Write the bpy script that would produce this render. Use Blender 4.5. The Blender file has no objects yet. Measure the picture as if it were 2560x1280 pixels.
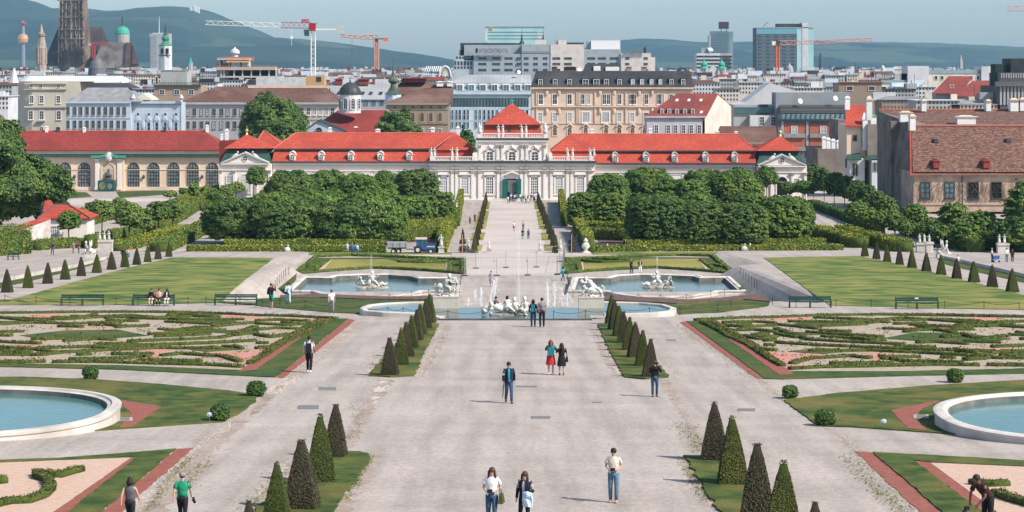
import bpy, math, random
import numpy as np
from mathutils import Vector, Matrix, noise as mnoise
R = math.radians
SC = bpy.context.scene
COL = SC.collection
rng = random.Random(7)
nrg = np.random.default_rng(11)

# ---------------------------------------------------------------- camera, sky, sun, exposure
F, CZ, HY = 5200.0, 30.0, 170.0        # focal length in photo pixels, eye height, horizon row
cam_d = bpy.data.cameras.new('camera'); cam = bpy.data.objects.new('camera', cam_d); COL.objects.link(cam)
cam.location = (0, 0, CZ); cam.rotation_euler = (R(90), 0, 0)
cam_d.sensor_width = 36; cam_d.sensor_fit = 'HORIZONTAL'; cam_d.lens = 36 * F / 2560
cam_d.shift_y = -(640 - HY) / 2560
cam_d.clip_start = 1; cam_d.clip_end = 40000
SC.camera = cam
W = bpy.data.worlds.new('World'); SC.world = W; W.use_nodes = True
nt = W.node_tree; nt.nodes.clear()
sky = nt.nodes.new('ShaderNodeTexSky'); sky.sky_type = 'NISHITA'; sky.sun_disc = False
SUN_TO = Vector((1.48, -0.88, 1.62)).normalized()
sky.sun_elevation = math.asin(SUN_TO.z); sky.sun_rotation = math.atan2(SUN_TO.x, SUN_TO.y)
sky.altitude = 200; sky.air_density = 0.92; sky.dust_density = 1.25; sky.ozone_density = 1.0
bg = nt.nodes.new('ShaderNodeBackground'); bg.inputs['Strength'].default_value = 0.145
wo = nt.nodes.new('ShaderNodeOutputWorld')
nt.links.new(sky.outputs[0], bg.inputs['Color']); nt.links.new(bg.outputs[0], wo.inputs['Surface'])
sd = bpy.data.lights.new('sun', 'SUN'); sd.energy = 4.9; sd.angle = R(0.5); sd.color = (1.0, 0.925, 0.83)
so = bpy.data.objects.new('sun', sd); COL.objects.link(so)
so.rotation_euler = SUN_TO.to_track_quat('Z', 'Y').to_euler()
SC.view_settings.view_transform = 'Standard'; SC.view_settings.look = 'None'
SC.view_settings.gamma = 1; SC.view_settings.exposure = 0.30; SC.view_settings.use_curve_mapping = False
SC.cycles.max_bounces = 5; SC.cycles.diffuse_bounces = 2; SC.cycles.glossy_bounces = 3
SC.cycles.transparent_max_bounces = 8; SC.cycles.volume_bounces = 0
SC.cycles.caustics_reflective = False; SC.cycles.caustics_refractive = False
SC.cycles.use_denoising = True

# ---------------------------------------------------------------- photo rows to places
UA, UB = 9.7, 270.0 / F               # upper garden: falls 5.2 % away from the eye
LA, LB = 17.0, 130.0 / F              # lower garden: falls 2.5 %
def zU(Y): return CZ - UA - UB * Y
def zL(Y): return CZ - LA - LB * Y if Y < 520 else 0.0
def X(x, Y): return (x - 1280.0) / F * Y
def Z(y, Y): return CZ - (y - HY) / F * Y
def P(x, y, Y): return Vector((X(x, Y), Y, Z(y, Y)))
def gU(x, y):
    Y = F * UA / (y - HY - UB * F); return Vector((X(x, Y), Y, zU(Y)))
def gL(x, y):
    Y = F * LA / (y - HY - LB * F); return Vector((X(x, Y), Y, zL(Y)))
YJ = (LA - UA) / (UB - LB)            # 271: where both planes meet
def inner(Y): return 22.5 if Y < 226 else (25.5 if Y > 232 else 22.5 + (Y - 226) * .5)
def H(x, Y):
    u, l = zU(Y), zL(Y)
    if Y >= YJ: return l
    a = abs(x); yd = 155.0 if a < 7.5 else 161.0
    if a > 7.5 and a < 9: yd = 155 + (a - 7.5) * 4
    t = min(1, max(0, (Y - yd) / 4.0)); zc = u * (1 - t) + l * t
    i = inner(Y); s = min(1, max(0, (a - i + .6) / 3.0)); s = s * s * (3 - 2 * s)
    if Y < 165: s = max(s, min(1, max(0, (a - 13.5) / 3)) if Y < 161 else s)
    return zc * (1 - s) + u * s
def g(x, y):                          # ground point seen at a photo pixel (side slopes and lower garden)
    p = gU(x, y)
    if y > 626: return p
    return gL(x, y)

MATS={}
def lin(c):
 if isinstance(c,str):
  c=[int(c[i:i+2],16)/255 for i in(0,2,4)]
  return tuple(v/12.92 if v<=.04045 else((v+.055)/1.055)**2.4 for v in c)
 return tuple(c)
def M(name,c1,c2=None,scale=1.0,rough=.85,bump=0.0,bscale=None,spec=.25,stretch=(1,1,1),detail=4,island=0.0,c3=None,scale3=.1,metal=0.0,lo=.35,hi=.65):
 """noise mix of two (three) colours over world position; island: value jitter per loose piece"""
 if name in MATS:return MATS[name]
 m=bpy .data .materials .new(name);m .use_nodes=True;n=m .node_tree;b=n .nodes['Principled BSDF']
 b .inputs['Roughness'].default_value=rough;b .inputs['Specular IOR Level'].default_value=spec;b .inputs['Metallic'].default_value=metal
 c1=lin(c1);out=None
 geo=n .nodes .new('ShaderNodeNewGeometry');vec=geo .outputs['Position']
 if stretch!=(1,1,1):
  mp=n .nodes .new('ShaderNodeVectorMath');mp .operation='MULTIPLY';mp .inputs[1].default_value=stretch
  n .links .new(vec,mp .inputs[0]);vec=mp .outputs[0]
 def nz(sc,det=detail):
  t=n .nodes .new('ShaderNodeTexNoise');t .inputs['Scale'].default_value=sc;t .inputs['Detail'].default_value=det
  n .links .new(vec,t .inputs['Vector']);return t .outputs['Fac']
 def ramp(s,a,c):
  r=n .nodes .new('ShaderNodeMapRange');r .inputs[1].default_value=a;r .inputs[2].default_value=c;n .links .new(s,r .inputs[0]);return r .outputs[0]
 def mix(f,a,c):
  x=n .nodes .new('ShaderNodeMix');x .data_type='RGBA'
  if isinstance(f,float):x .inputs[0].default_value=f
  else:n .links .new(f,x .inputs[0])
  for s,v in((6,a),(7,c)):
   if isinstance(v,tuple):x .inputs[s].default_value=(*v,1)
   else:n .links .new(v,x .inputs[s])
  return x .outputs[2]
 out=c1
 if c2 is not None:out=mix(ramp(nz(scale),lo,hi),c1,lin(c2))
 if c3 is not None:out=mix(ramp(nz(scale3,3),.45,.7),out,lin(c3))
 if island:
  hs=n .nodes .new('ShaderNodeHueSaturation');r=n .nodes .new('ShaderNodeMapRange')
  r .inputs[3].default_value=1-island;r .inputs[4].default_value=1+island
  n .links .new(geo .outputs['Random Per Island'],r .inputs[0]);n .links .new(r .outputs[0],hs .inputs['Value'])
  if isinstance(out,tuple):hs .inputs['Color'].default_value=(*out,1)
  else:n .links .new(out,hs .inputs['Color'])
  out=hs .outputs[0]
 if isinstance(out,tuple):b .inputs['Base Color'].default_value=(*out,1)
 else:n .links .new(out,b .inputs['Base Color'])
 if bump:
  bp=n .nodes .new('ShaderNodeBump');bp .inputs['Strength'].default_value=bump;bp .inputs['Distance'].default_value=.05
  n .links .new(nz(bscale or scale*4),bp .inputs['Height']);n .links .new(bp .outputs[0],b .inputs['Normal'])
 MATS[name]=m;return m
def rows(m,period,depth=.35,axis='Z',dark=.72,vperiod=None,jitter=.5):
 """course lines on a roof or slatted wall: darker joint every period metres, with relief and broken colour"""
 n=m .node_tree;b=n .nodes['Principled BSDF']
 geo=n .nodes .new('ShaderNodeNewGeometry');sp=n .nodes .new('ShaderNodeSeparateXYZ');n .links .new(geo .outputs['Position'],sp .inputs[0])
 mu=n .nodes .new('ShaderNodeMath');mu .operation='MULTIPLY';mu .inputs[1].default_value=1/period;n .links .new(sp .outputs[axis],mu .inputs[0])
 fr=n .nodes .new('ShaderNodeMath');fr .operation='FRACT';n .links .new(mu .outputs[0],fr .inputs[0])
 mr=n .nodes .new('ShaderNodeMapRange');mr .inputs[1].default_value=0;mr .inputs[2].default_value=.3;mr .inputs[3].default_value=dark;mr .inputs[4].default_value=1
 n .links .new(fr .outputs[0],mr .inputs[0])
 hs=n .nodes .new('ShaderNodeHueSaturation');n .links .new(mr .outputs[0],hs .inputs['Value'])
 l=b .inputs['Base Color'].links
 if l:n .links .new(l[0].from_socket,hs .inputs['Color'])
 else:hs .inputs['Color'].default_value=b .inputs['Base Color'].default_value
 n .links .new(hs .outputs[0],b .inputs['Base Color'])
 return m
def wear(m):
 n=m .node_tree;b=n .nodes['Principled BSDF'];geo=n .nodes .new('ShaderNodeNewGeometry');src=b .inputs['Base Color'].links[0].from_socket
 for st,sc,a,c,lo,hi in(((1,.07,1),1.1,.40,.72,.80,1.07),((.25,1,1),.35,.35,.7,.88,1.05),((1,.6,1),5,.3,.7,.86,1.08)):
  v=n .nodes .new('ShaderNodeVectorMath');v .operation='MULTIPLY';v .inputs[1].default_value=st;n .links .new(geo .outputs['Position'],v .inputs[0])
  t=n .nodes .new('ShaderNodeTexNoise');t .inputs['Scale'].default_value=sc;t .inputs['Detail'].default_value=6;n .links .new(v .outputs[0],t .inputs['Vector'])
  r=n .nodes .new('ShaderNodeMapRange');r .inputs[1].default_value=a;r .inputs[2].default_value=c;r .inputs[3].default_value=hi;r .inputs[4].default_value=lo;n .links .new(t .outputs['Fac'],r .inputs[0])
  h=n .nodes .new('ShaderNodeHueSaturation');n .links .new(r .outputs[0],h .inputs['Value']);n .links .new(src,h .inputs['Color']);src=h .outputs[0]
 n .links .new(src,b .inputs['Base Color'])
gravel=M('gravel_mat',(.365,.318,.278),(.455,.402,.358),scale=16,rough=.95,bump=.5,bscale=22,c3=(.40,.35,.315),scale3=.14,detail=3,lo=.4,hi=.6)
wear(gravel)
gravel2=M('gravel_pale',(.46,.40,.355),(.56,.50,.45),scale=4,rough=.95,c3=(.43,.37,.33),scale3=.08,detail=8)
lawn=M('lawn_mat',(.034,.070,.020),(.105,.130,.034),scale=1.6,rough=.9,bump=.9,bscale=18,stretch=(.7,.6,1),c3=(.165,.14,.045),scale3=.5,spec=.1,detail=10,lo=.38,hi=.66)
lawn_side=M('lawn_side',(.062,.115,.030),(.165,.205,.050),scale=.9,rough=.95,bump=.6,bscale=6,stretch=(.38,.42,1),c3=(.27,.24,.078),scale3=.7,spec=.1,detail=12,lo=.4,hi=.6)
lawn_dark=M('lawn_dark',(.032,.070,.022),(.075,.112,.034),scale=1.5,rough=.95,bump=.5,bscale=12,spec=.1,c3=(.115,.105,.034),scale3=.3)
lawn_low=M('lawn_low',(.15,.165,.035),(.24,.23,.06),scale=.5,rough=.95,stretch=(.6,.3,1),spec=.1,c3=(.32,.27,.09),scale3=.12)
redgrav=M('red_gravel',(.235,.075,.055),(.30,.11,.08),scale=4,rough=.95,bump=.4,bscale=20)
pinkgrav=M('pink_gravel',(.46,.20,.155),(.54,.27,.215),scale=4,rough=.95,bump=.3,bscale=20)
creamgrav=M('cream_gravel',(.31,.25,.185),(.45,.37,.29),scale=5,rough=.95,bump=.3,bscale=20)
peachgrav=M('peach_gravel',(.50,.345,.26),(.57,.41,.32),scale=5,rough=.95,bump=.4,bscale=20)
soil=M('soil',(.09,.055,.045),(.17,.11,.09),scale=3,rough=1,bump=.8,bscale=6)
cobble=M('cobble',(.33,.27,.23),(.45,.38,.33),scale=3,rough=.9,island=.4)
whitestone=M('white_stone',(.54,.50,.45),(.62,.58,.53),scale=1.4,rough=.75,c3=(.40,.37,.32),scale3=.5,detail=8)
statue_m=M('statue_stone',(.70,.68,.63),(.58,.55,.49),scale=1.6,rough=.75,c3=(.43,.41,.36),scale3=1.1)
palace_w=M('palace_plaster',(.76,.685,.625),(.80,.73,.67),scale=.6,rough=.85,c3=(.70,.62,.56),scale3=.25)
palace_trim=M('palace_trim',(.79,.745,.70),(.74,.68,.63),scale=2.5,rough=.8)
roof_red=rows(M('roof_red',(.39,.062,.040),(.48,.100,.066),scale=1.6,rough=.95,spec=.08,c3=(.32,.060,.045),scale3=.16,detail=9),.35,dark=.7)
roof_red2=rows(M('roof_red_dull',(.225,.040,.034),(.29,.060,.050),scale=1.5,rough=.95,spec=.08,c3=(.19,.042,.036),scale3=.18,detail=9),.35,dark=.72)
ridge_red=M('ridge_red',(.44,.11,.075),(.52,.15,.1),scale=2)
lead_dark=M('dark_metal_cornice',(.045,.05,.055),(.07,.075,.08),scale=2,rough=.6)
copper=M('green_copper',(.04,.30,.215),(.075,.36,.27),scale=1.2,rough=.6)
copper_d=M('dark_copper',(.022,.06,.05),(.04,.085,.07),scale=1.2,rough=.6)
glass_d=M('window_glass',(.022,.028,.032),(.055,.065,.07),scale=.35,rough=.15,spec=.35)
glass_p=M('window_glass_pale',(.30,.32,.33),(.42,.43,.43),scale=.5,rough=.25,spec=.5)
glass_t=M('teal_glass',(.05,.11,.12),(.12,.20,.21),scale=.12,rough=.1,spec=.7)
frame_w=M('window_white',(.72,.70,.67),rough=.6)
frame_g=M('window_grey',(.22,.22,.22),rough=.6)
frame_dk=M('window_dark_frame',(.035,.045,.045),rough=.6)
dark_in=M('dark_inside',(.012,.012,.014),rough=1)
iron=M('black_iron',(.018,.02,.02),rough=.5)
bark=M('bark',(.06,.045,.035),(.11,.085,.065),scale=4,rough=.95)
white_m=M('plain_white',(.78,.77,.75),(.72,.71,.70),scale=1.5,rough=.6)
def leafm(name,a,b,c=None,island=.45):
 m=M(name,a,b,scale=1.4,rough=.6,spec=.2,island=island,c3=c,scale3=.35)
 return m
leaf_a=leafm('leaf_chestnut',(.050,.108,.020),(.098,.168,.030),(.155,.225,.040))
leaf_b=leafm('leaf_dark',(.038,.082,.022),(.074,.134,.030),(.125,.185,.036))
leaf_c=leafm('leaf_young',(.105,.17,.034),(.16,.215,.05),(.085,.15,.034))
leaf_y=leafm('leaf_yellow_tips',(.17,.205,.026),(.27,.27,.034),(.10,.155,.026))
leaf_h=leafm('leaf_hedge',(.085,.145,.028),(.135,.19,.036),(.19,.205,.04))
leaf_box=leafm('leaf_box',(.055,.078,.016),(.105,.12,.026),(.16,.125,.034))
yew_g=leafm('yew_green',(.050,.070,.018),(.078,.092,.022),(.105,.108,.026),.18)
yew_b=leafm('yew_brown',(.054,.050,.032),(.068,.060,.036),(.085,.082,.036),.16)
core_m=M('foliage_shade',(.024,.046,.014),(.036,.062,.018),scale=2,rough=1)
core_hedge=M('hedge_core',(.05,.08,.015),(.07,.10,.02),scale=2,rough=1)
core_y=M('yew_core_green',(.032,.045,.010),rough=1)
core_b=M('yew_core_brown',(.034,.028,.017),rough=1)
def wmat(name,base,deep):
 m=bpy .data .materials .new(name);m .use_nodes=True;n=m .node_tree;b=n .nodes['Principled BSDF']
 b .inputs['Roughness'].default_value=.16;b .inputs['Specular IOR Level'].default_value=.5
 geo=n .nodes .new('ShaderNodeNewGeometry');t=n .nodes .new('ShaderNodeTexNoise');t .inputs['Scale'].default_value=1.2;t .inputs['Detail'].default_value=6
 mp=n .nodes .new('ShaderNodeVectorMath');mp .operation='MULTIPLY';mp .inputs[1].default_value=(1,.5,1)
 n .links .new(geo .outputs['Position'],mp .inputs[0]);n .links .new(mp .outputs[0],t .inputs['Vector'])
 x=n .nodes .new('ShaderNodeMix');x .data_type='RGBA';x .inputs[6].default_value=(*base,1);x .inputs[7].default_value=(*deep,1)
 n .links .new(t .outputs['Fac'],x .inputs[0]);n .links .new(x .outputs[2],b .inputs['Base Color'])
 bp=n .nodes .new('ShaderNodeBump');bp .inputs['Strength'].default_value=.25;bp .inputs['Distance'].default_value=.04
 t2=n .nodes .new('ShaderNodeTexNoise');t2 .inputs['Scale'].default_value=4;n .links .new(mp .outputs[0],t2 .inputs['Vector'])
 n .links .new(t2 .outputs['Fac'],bp .inputs['Height']);n .links .new(bp .outputs[0],b .inputs['Normal'])
 MATS[name]=m;return m
water_near=wmat('basin_water',(.050,.15,.14),(.08,.20,.185))
water_mid=wmat('pool_water',(.060,.115,.112),(.09,.15,.145))
class MB:
 def __init__(s):s .v=[];s .f=[];s .m=[]
 def add(s,vs,fs,mi=0):
  b=len(s .v);s .v+=[tuple(p)for p in vs];s .f+=[tuple(b+i for i in f)for f in fs];s .m+=[mi]*len(fs);return s
 def box(s,x0,y0,z0,x1,y1,z1,mi=0):
  return s .frust((x0,y0,x1,y1,z0),(x0,y0,x1,y1,z1),mi)
 def frust(s,b,t,mi=0):
  v=[(b[0],b[1],b[4]),(b[2],b[1],b[4]),(b[2],b[3],b[4]),(b[0],b[3],b[4]),(t[0],t[1],t[4]),(t[2],t[1],t[4]),(t[2],t[3],t[4]),(t[0],t[3],t[4])]
  return s .add(v,[(3,2,1,0),(4,5,6,7),(0,1,5,4),(1,2,6,5),(2,3,7,6),(3,0,4,7)],mi)
 def prism(s,lo,hi,mi=0):
  n=len(lo);s .add(list(lo)+list(hi),[tuple(range(n))[::-1],tuple(range(n,2*n))]+[(i,(i+1)%n,n+(i+1)%n,n+i)for i in range(n)],mi);return s
 def xz(s,poly,y0,y1,mi=0):
  return s .prism([(x,y0,z)for x,z in poly],[(x,y1,z)for x,z in poly],mi)
 def tube(s,pts,r,n=6,mi=0):
  pts=[Vector(p)for p in pts];rs=r if isinstance(r,(list,tuple))else[r]*len(pts);rings=[]
  for i,p in enumerate(pts):
   d=(pts[min(i+1,len(pts)-1)]-pts[max(i-1,0)])
   d=d .normalized()if d .length>1e-9 else Vector((0,0,1))
   a=d .cross(Vector((0,0,1))if abs(d .z)<.9 else Vector((0,1,0))).normalized();c=d .cross(a)
   q=rs[i];q=q if isinstance(q,tuple)else(q,q)
   rings .append([p+a*(q[0]*math .cos(2*math .pi*k/n))+c*(q[1]*math .sin(2*math .pi*k/n))for k in range(n)])
  return s .loft(rings,mi)
 def loft(s,rings,mi=0,caps=True):
  n=len(rings[0]);vs=[p for r in rings for p in r];fs=[]
  for i in range(len(rings)-1):
   for k in range(n):fs .append((i*n+k,i*n+(k+1)%n,(i+1)*n+(k+1)%n,(i+1)*n+k))
  if caps:fs+=[tuple(range(n))[::-1],tuple(range((len(rings)-1)*n,len(rings)*n))]
  return s .add(vs,fs,mi)
 def lathe(s,c,prof,n=12,mi=0,sy=1):
  return s .loft([[(c[0]+r*math .cos(2*math .pi*k/n),c[1]+sy*r*math .sin(2*math .pi*k/n),c[2]+z)for k in range(n)]for r,z in prof],mi)
 def ell(s,c,r,n=10,m=6,mi=0):
  if not isinstance(r,(tuple,list)):r=(r,r,r)
  return s .loft([[(c[0]+r[0]*max(.02,math .sin(math .pi*j/m))*math .cos(2*math .pi*k/n),c[1]+r[1]*max(.02,math .sin(math .pi*j/m))*math .sin(2*math .pi*k/n),c[2]-r[2]*math .cos(math .pi*j/m))for k in range(n)]for j in range(m+1)],mi)
 def data(s,name,mats,smooth=False,off=(0,0,0)):
  me=bpy .data .meshes .new(name);o=Vector(off)
  me .from_pydata([(v[0]-o .x,v[1]-o .y,v[2]-o .z)for v in s .v],[],s .f)
  for m in(mats if isinstance(mats,(list,tuple))else[mats]):me .materials .append(m)
  if any(s .m):me .polygons .foreach_set('material_index',s .m)
  if smooth:me .polygons .foreach_set('use_smooth',[True]*len(me .polygons))
  me .update();return me
 def build(s,name,mats,parent=None,loc=None,smooth=False):
  if loc is None:loc=parent .location .copy()if parent else Vector((0,0,0))
  base=parent_world(parent)if parent else Vector((0,0,0))
  o=bpy .data .objects .new(name,s .data(name,mats,smooth,loc));COL .objects .link(o)
  o .location=Vector(loc)-base
  if parent:o .parent=parent
  return o
def parent_world(o):
 p=Vector((0,0,0))
 while o:p+=o .location;o=o .parent
 return p
def inst(name,me,loc,parent=None,rz=0,sc=None):
 o=bpy .data .objects .new(name,me);COL .objects .link(o);o .location=Vector(loc)-(parent_world(parent)if parent else Vector((0,0,0)))
 if parent:o .parent=parent
 if rz:o .rotation_euler=(0,0,rz)
 if sc:o .scale=sc if isinstance(sc,tuple)else(sc,sc,sc)
 return o
def tag(o,label=None,cat=None,group=None,kind=None):
 if label:o['label']=label
 if cat:o['category']=cat
 if group:o['group']=group
 if kind:o['kind']=kind
 return o
def empty(name,loc,label,cat,group=None,rz=0):
 o=bpy .data .objects .new(name,None);COL .objects .link(o);o .location=loc;o .rotation_euler=(0,0,rz);o .empty_display_size=.2
 return tag(o,label,cat,group)
def mesh_np(name,V,Q,mats,core=None,Qm=0):
 """quads Q over V (numpy), plus an MB core whose faces come first (core material index as given)"""
 V=np .asarray(V,dtype=np .float32)
 nv0=len(core .v)if core else 0
 me=bpy .data .meshes .new(name)
 cv=np .array(core .v,dtype=np .float32).reshape(-1,3)if core else np .zeros((0,3),np .float32)
 allv=np .vstack([cv,V]);me .vertices .add(len(allv));me .vertices .foreach_set('co',allv .ravel())
 loops=[];starts=[];tot=0;mi=[]
 if core:
  for f,k in zip(core .f,core .m):starts .append(tot);tot+=len(f);loops+=f;mi .append(k)
 q=(np .asarray(Q)+nv0).ravel()
 la=np .concatenate([np .array(loops,dtype=np .int32),q .astype(np .int32)])
 sa=np .concatenate([np .array(starts,dtype=np .int32),tot+4*np .arange(len(Q),dtype=np .int32)])
 me .loops .add(len(la));me .loops .foreach_set('vertex_index',la)
 me .polygons .add(len(sa));me .polygons .foreach_set('loop_start',sa)
 me .polygons .foreach_set('material_index',np .concatenate([np .array(mi,dtype=np .int32),np .full(len(Q),Qm,np .int32)]))
 for m in mats:me .materials .append(m)
 me .update(calc_edges=True);me .validate();return me
def leaf_quads(pts,nrm,size,spread=.7,aspect=1.5):
 n=len(pts);pts=np .asarray(pts);nr=np .asarray(nrm)+nrg .normal(0,spread,(n,3));nr/=np .linalg .norm(nr,axis=1,keepdims=True)+1e-9
 t=np .cross(nr,nrg .normal(0,1,(n,3)));t/=np .linalg .norm(t,axis=1,keepdims=True)+1e-9
 b=np .cross(nr,t);s=size*nrg .uniform(.65,1.3,(n,1))
 V=np .stack([pts-t*s*.5,pts+b*s*.5/aspect,pts+t*s*.5,pts-b*s*.5/aspect],1).reshape(-1,3)
 return V,np .arange(4*n).reshape(-1,4)
def sup(cx,cy,rx,ry,a,e=2.4):
 c,s=math .cos(a),math .sin(a);q=(abs(c)**e+abs(s)**e)**(-1/e);return(cx+rx*c*q,cy+ry*s*q)
def ragged(pts,amt,step,seed):
 out=[]
 for i,p in enumerate(pts):
  q=pts[(i+1)%len(pts)];n=max(1,min(60,int((q-p).length/step)))
  for k in range(n):w=p .lerp(q,k/n);v=Vector((w .x*1.3,w .y*1.3,seed));out .append(w+Vector((mnoise .noise(v)+.6*mnoise .noise(v*3.1),mnoise .noise(v+Vector((7,3,1)))+.6*mnoise .noise(v*3.3),0))*amt)
 return out
def slab(name,px,mat,pl=gU,lo=-.06,hi=.05,kind='structure',parent=None,label=None,cat=None,arc=None):
 """a flat bed, lawn or strip: outline in photo pixels laid on a garden plane, with its own small kerb height"""
 pts=[pl(x,y)for x,y in px]
 if arc:
  i,cx,cy,rr,a0,a1=arc;pts[i+1:i+1]=[Vector((*sup(cx,cy,rr[0],rr[1],R(a0+(a1-a0)*k/24)),0))for k in range(25)]
  for p in pts:p .z=zU(p .y)
 if parent is None and mat in(lawn,lawn_dark,lawn_side,redgrav):pts=ragged(pts,.16 if name=='grass_strip' else .07,.3 if pts[0].y<170 else .8,len(px))
 m=MB();m .prism([(p .x,p .y,p .z+lo)for p in pts],[(p .x,p .y,p .z+hi)for p in pts])
 c=sum((p for p in pts),Vector())/len(pts)
 o=m .build(name,mat,parent,loc=c if parent is None else None)
 return tag(o,label,cat,kind=kind)
def ordinal(i):return['first','second','third','fourth','fifth','sixth','seventh','eighth','ninth','tenth','eleventh','twelfth','thirteenth','fourteenth','fifteenth','sixteenth'][i]
# ================================================================ TERRAIN
def grid_mesh(name,xs,ys,hf,mat):
 v=[(x,y,hf(x,y))for y in ys for x in xs];n=len(xs)
 f=[(j*n+i,j*n+i+1,(j+1)*n+i+1,(j+1)*n+i)for j in range(len(ys)-1)for i in range(n-1)]
 me=bpy .data .meshes .new(name);me .from_pydata(v,[],f);me .materials .append(mat)
 o=bpy .data .objects .new(name,me);COL .objects .link(o);return tag(o,kind='structure')
def fr(a,b,s):
 out=[];x=a
 while x<b-1e-6:out .append(x);x+=s
 return out
half=fr(0,7,1.75)+fr(7,34,.5)+[34,40,60,100,200,400]
xs=sorted(set([-h for h in half]+half))
ys=[20,45,60,75,90,105,120,135,148]+fr(152,172,.5)+fr(172,190,3)+fr(190,236,2)+[240,250,260,271,300,350,442,520,521,600]
grid_mesh('garden_ground',xs,ys,H,gravel)
cityg=M('city_ground',(.22,.21,.20),(.28,.27,.26),scale=.02)
grid_mesh('city_ground',[-9000,-400,400,9000],[600,1000,3000,5200,9000,14000],lambda x,y:-.02,cityg)
grid_mesh('city_edge',[-9000,-400],[-300,300,600],lambda x,y:-.5,cityg)
grid_mesh('city_edge',[400,9000],[-300,300,600],lambda x,y:-.5,cityg)
hill_m=M('hill_woods',(.008,.020,.018),(.026,.048,.034),scale=.006,rough=1,bump=1,bscale=.03,detail=10,stretch=(1,.6,1.5),c3=(.05,.075,.045),scale3=.0013)
field_m=M('vineyards',(.075,.10,.06),(.05,.08,.045),scale=.02,rough=1,stretch=(3,.3,1))
def ridge(pts):
 def h(x):
  for(a,ya),(b,yb)in zip(pts,pts[1:]):
   if a<=x<=b:return ya+(yb-ya)*(x-a)/(b-a)
  return pts[0][1]if x<pts[0][0]else pts[-1][1]
 return h
def hills(name,pts,Yr,Y0,x0,x1,seed,rough=6):
 h=ridge(pts);nx,ny=300,46;v=[];f=[]
 for j in range(ny):
  t=j/(ny-1)
  for i in range(nx):
   px=x0+(x1-x0)*i/(nx-1);Y=Y0+(Yr-Y0)*min(1,t/.82)+(t>.82)*(t-.82)*6000
   xw=(px-1280)/F*Yr*(.55+.45*Y/Yr)if False else(px-1280)/F*Yr
   top=max(4,Z(h(px),Yr)-3)
   s=(math .sin(min(1,t/.82)*math .pi/2))**1.05
   z=top*s if t<=.82 else top*(1-(t-.82)*3)
   nz=mnoise .fractal(Vector((xw*.0016+seed,Y*.0016,0)),1,2,5)*(28*(1-abs(s*2-1))+rough*s)+mnoise .noise(Vector((xw*.02,Y*.02,seed)))*3*s
   v .append((xw,Y,max(-3,z+nz*.8)))
 for j in range(ny-1):
  for i in range(nx-1):f .append((j*nx+i,j*nx+i+1,(j+1)*nx+i+1,(j+1)*nx+i))
 me=bpy .data .meshes .new(name);me .from_pydata(v,[],f);me .materials .append(hill_m);me .materials .append(field_m)
 idx=[]
 for p in me .polygons:
  c=p .center;n1=mnoise .cell(Vector((c .x*.0042+.0014*c .y,c .z*.02,seed)));zr=c .z/330
  idx .append(1 if(.10<zr<.62 and n1>.66)else 0)
 me .polygons .foreach_set('material_index',idx)
 o=bpy .data .objects .new(name,me);COL .objects .link(o);return tag(o,kind='structure')
hills('wooded_hill',[(-500,-60),(-60,-40),(40,-12),(85,0),(140,21),(205,22),(250,24),(300,28),(345,27),(372,24),(400,20),(440,16),(475,18),(510,22),(540,31),(580,48),(620,64),(650,75),(690,95),(720,118),(800,150),(900,170)],8600,5600,-500,900,1.7)
hills('vineyard_hill',[(400,110),(600,92),(690,93),(760,97),(800,100),(850,105),(900,112),(960,120),(1000,127),(1060,135),(1130,147),(1200,158),(1400,166),(1500,170)],8000,5300,380,1500,8.2)
hills('distant_hill',[(1200,160),(1450,120),(1550,101),(1580,98),(1650,99),(1700,104),(1780,107),(1830,104),(1900,103),(2050,104),(2170,106),(2280,107),(2380,112),(2450,118),(2520,122),(2600,130),(3000,150)],10500,7000,1200,3000,4.4)
hz=MB();hz .box(-8800,-40,-4.5,8800,13600,420)
hm=bpy .data .materials .new('haze_air');hm .use_nodes=True;hm .node_tree .nodes .clear()
pv=hm .node_tree .nodes .new('ShaderNodeVolumePrincipled');ho=hm .node_tree .nodes .new('ShaderNodeOutputMaterial')
pv .inputs['Color'].default_value=(.31,.61,.85,1);pv .inputs['Density'].default_value=0.000063;pv .inputs['Anisotropy'].default_value=0
hm .node_tree .links .new(pv .outputs[0],ho .inputs['Volume'])
tag(hz .build('haze',hm),kind='stuff')
# ================================================================ UPPER GARDEN: lawns, beds, strips
slab('lawn',[(-40,752),(20,752),(90,733),(200,702),(330,668),(430,645),(560,644),(683,646),(640,680),(590,716),(545,757),(300,762),(-40,764)],lawn_side)
slab('lawn',[(1910,645),(2000,643),(2150,641),(2230,657),(2330,681),(2450,711),(2600,748),(2600,776),(2380,772),(2075,764),(2020,726)],lawn_side)
slab('grass_verge',[(0,755.5),(300,762.6),(545,757.6),(640,764),(690,769),(770,776),(770,772),(640,758),(530,753),(0,750)],lawn_dark)
slab('grass_strip',[(-40,706),(60,690),(190,662),(285,644),(265,650),(240,660),(130,690),(-40,731)],lawn_dark)
slab('grass_strip',[(2345,648),(2400,652),(2600,700),(2600,716),(2450,682),(2360,660)],lawn_dark)
slab('grass_frame',[(808,797),(870,798),(690,944),(560,938),(300,925),(-40,917),(-40,910),(300,915),(600,928),(640,918)],lawn_dark)
slab('red_gravel_strip',[(871,798),(889,800),(708,946),(691,944)],redgrav,hi=.02)
slab('red_gravel_strip',[(790,796),(822,797),(640,926),(596,931)],redgrav,hi=.062)
slab('gravel_bed',[(-40,786),(100,782),(420,784),(660,788),(800,794),(618,927),(300,915),(-40,908)],creamgrav,hi=.045)
slab('grass_frame',[(1716,804),(1786,803),(1950,930),(2250,930),(2600,922),(2600,934),(2250,941),(1958,949),(1912,948)],lawn_dark)
slab('red_gravel_strip',[(1700,806),(1715,804),(1912,948),(1892,947)],redgrav,hi=.02)
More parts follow.
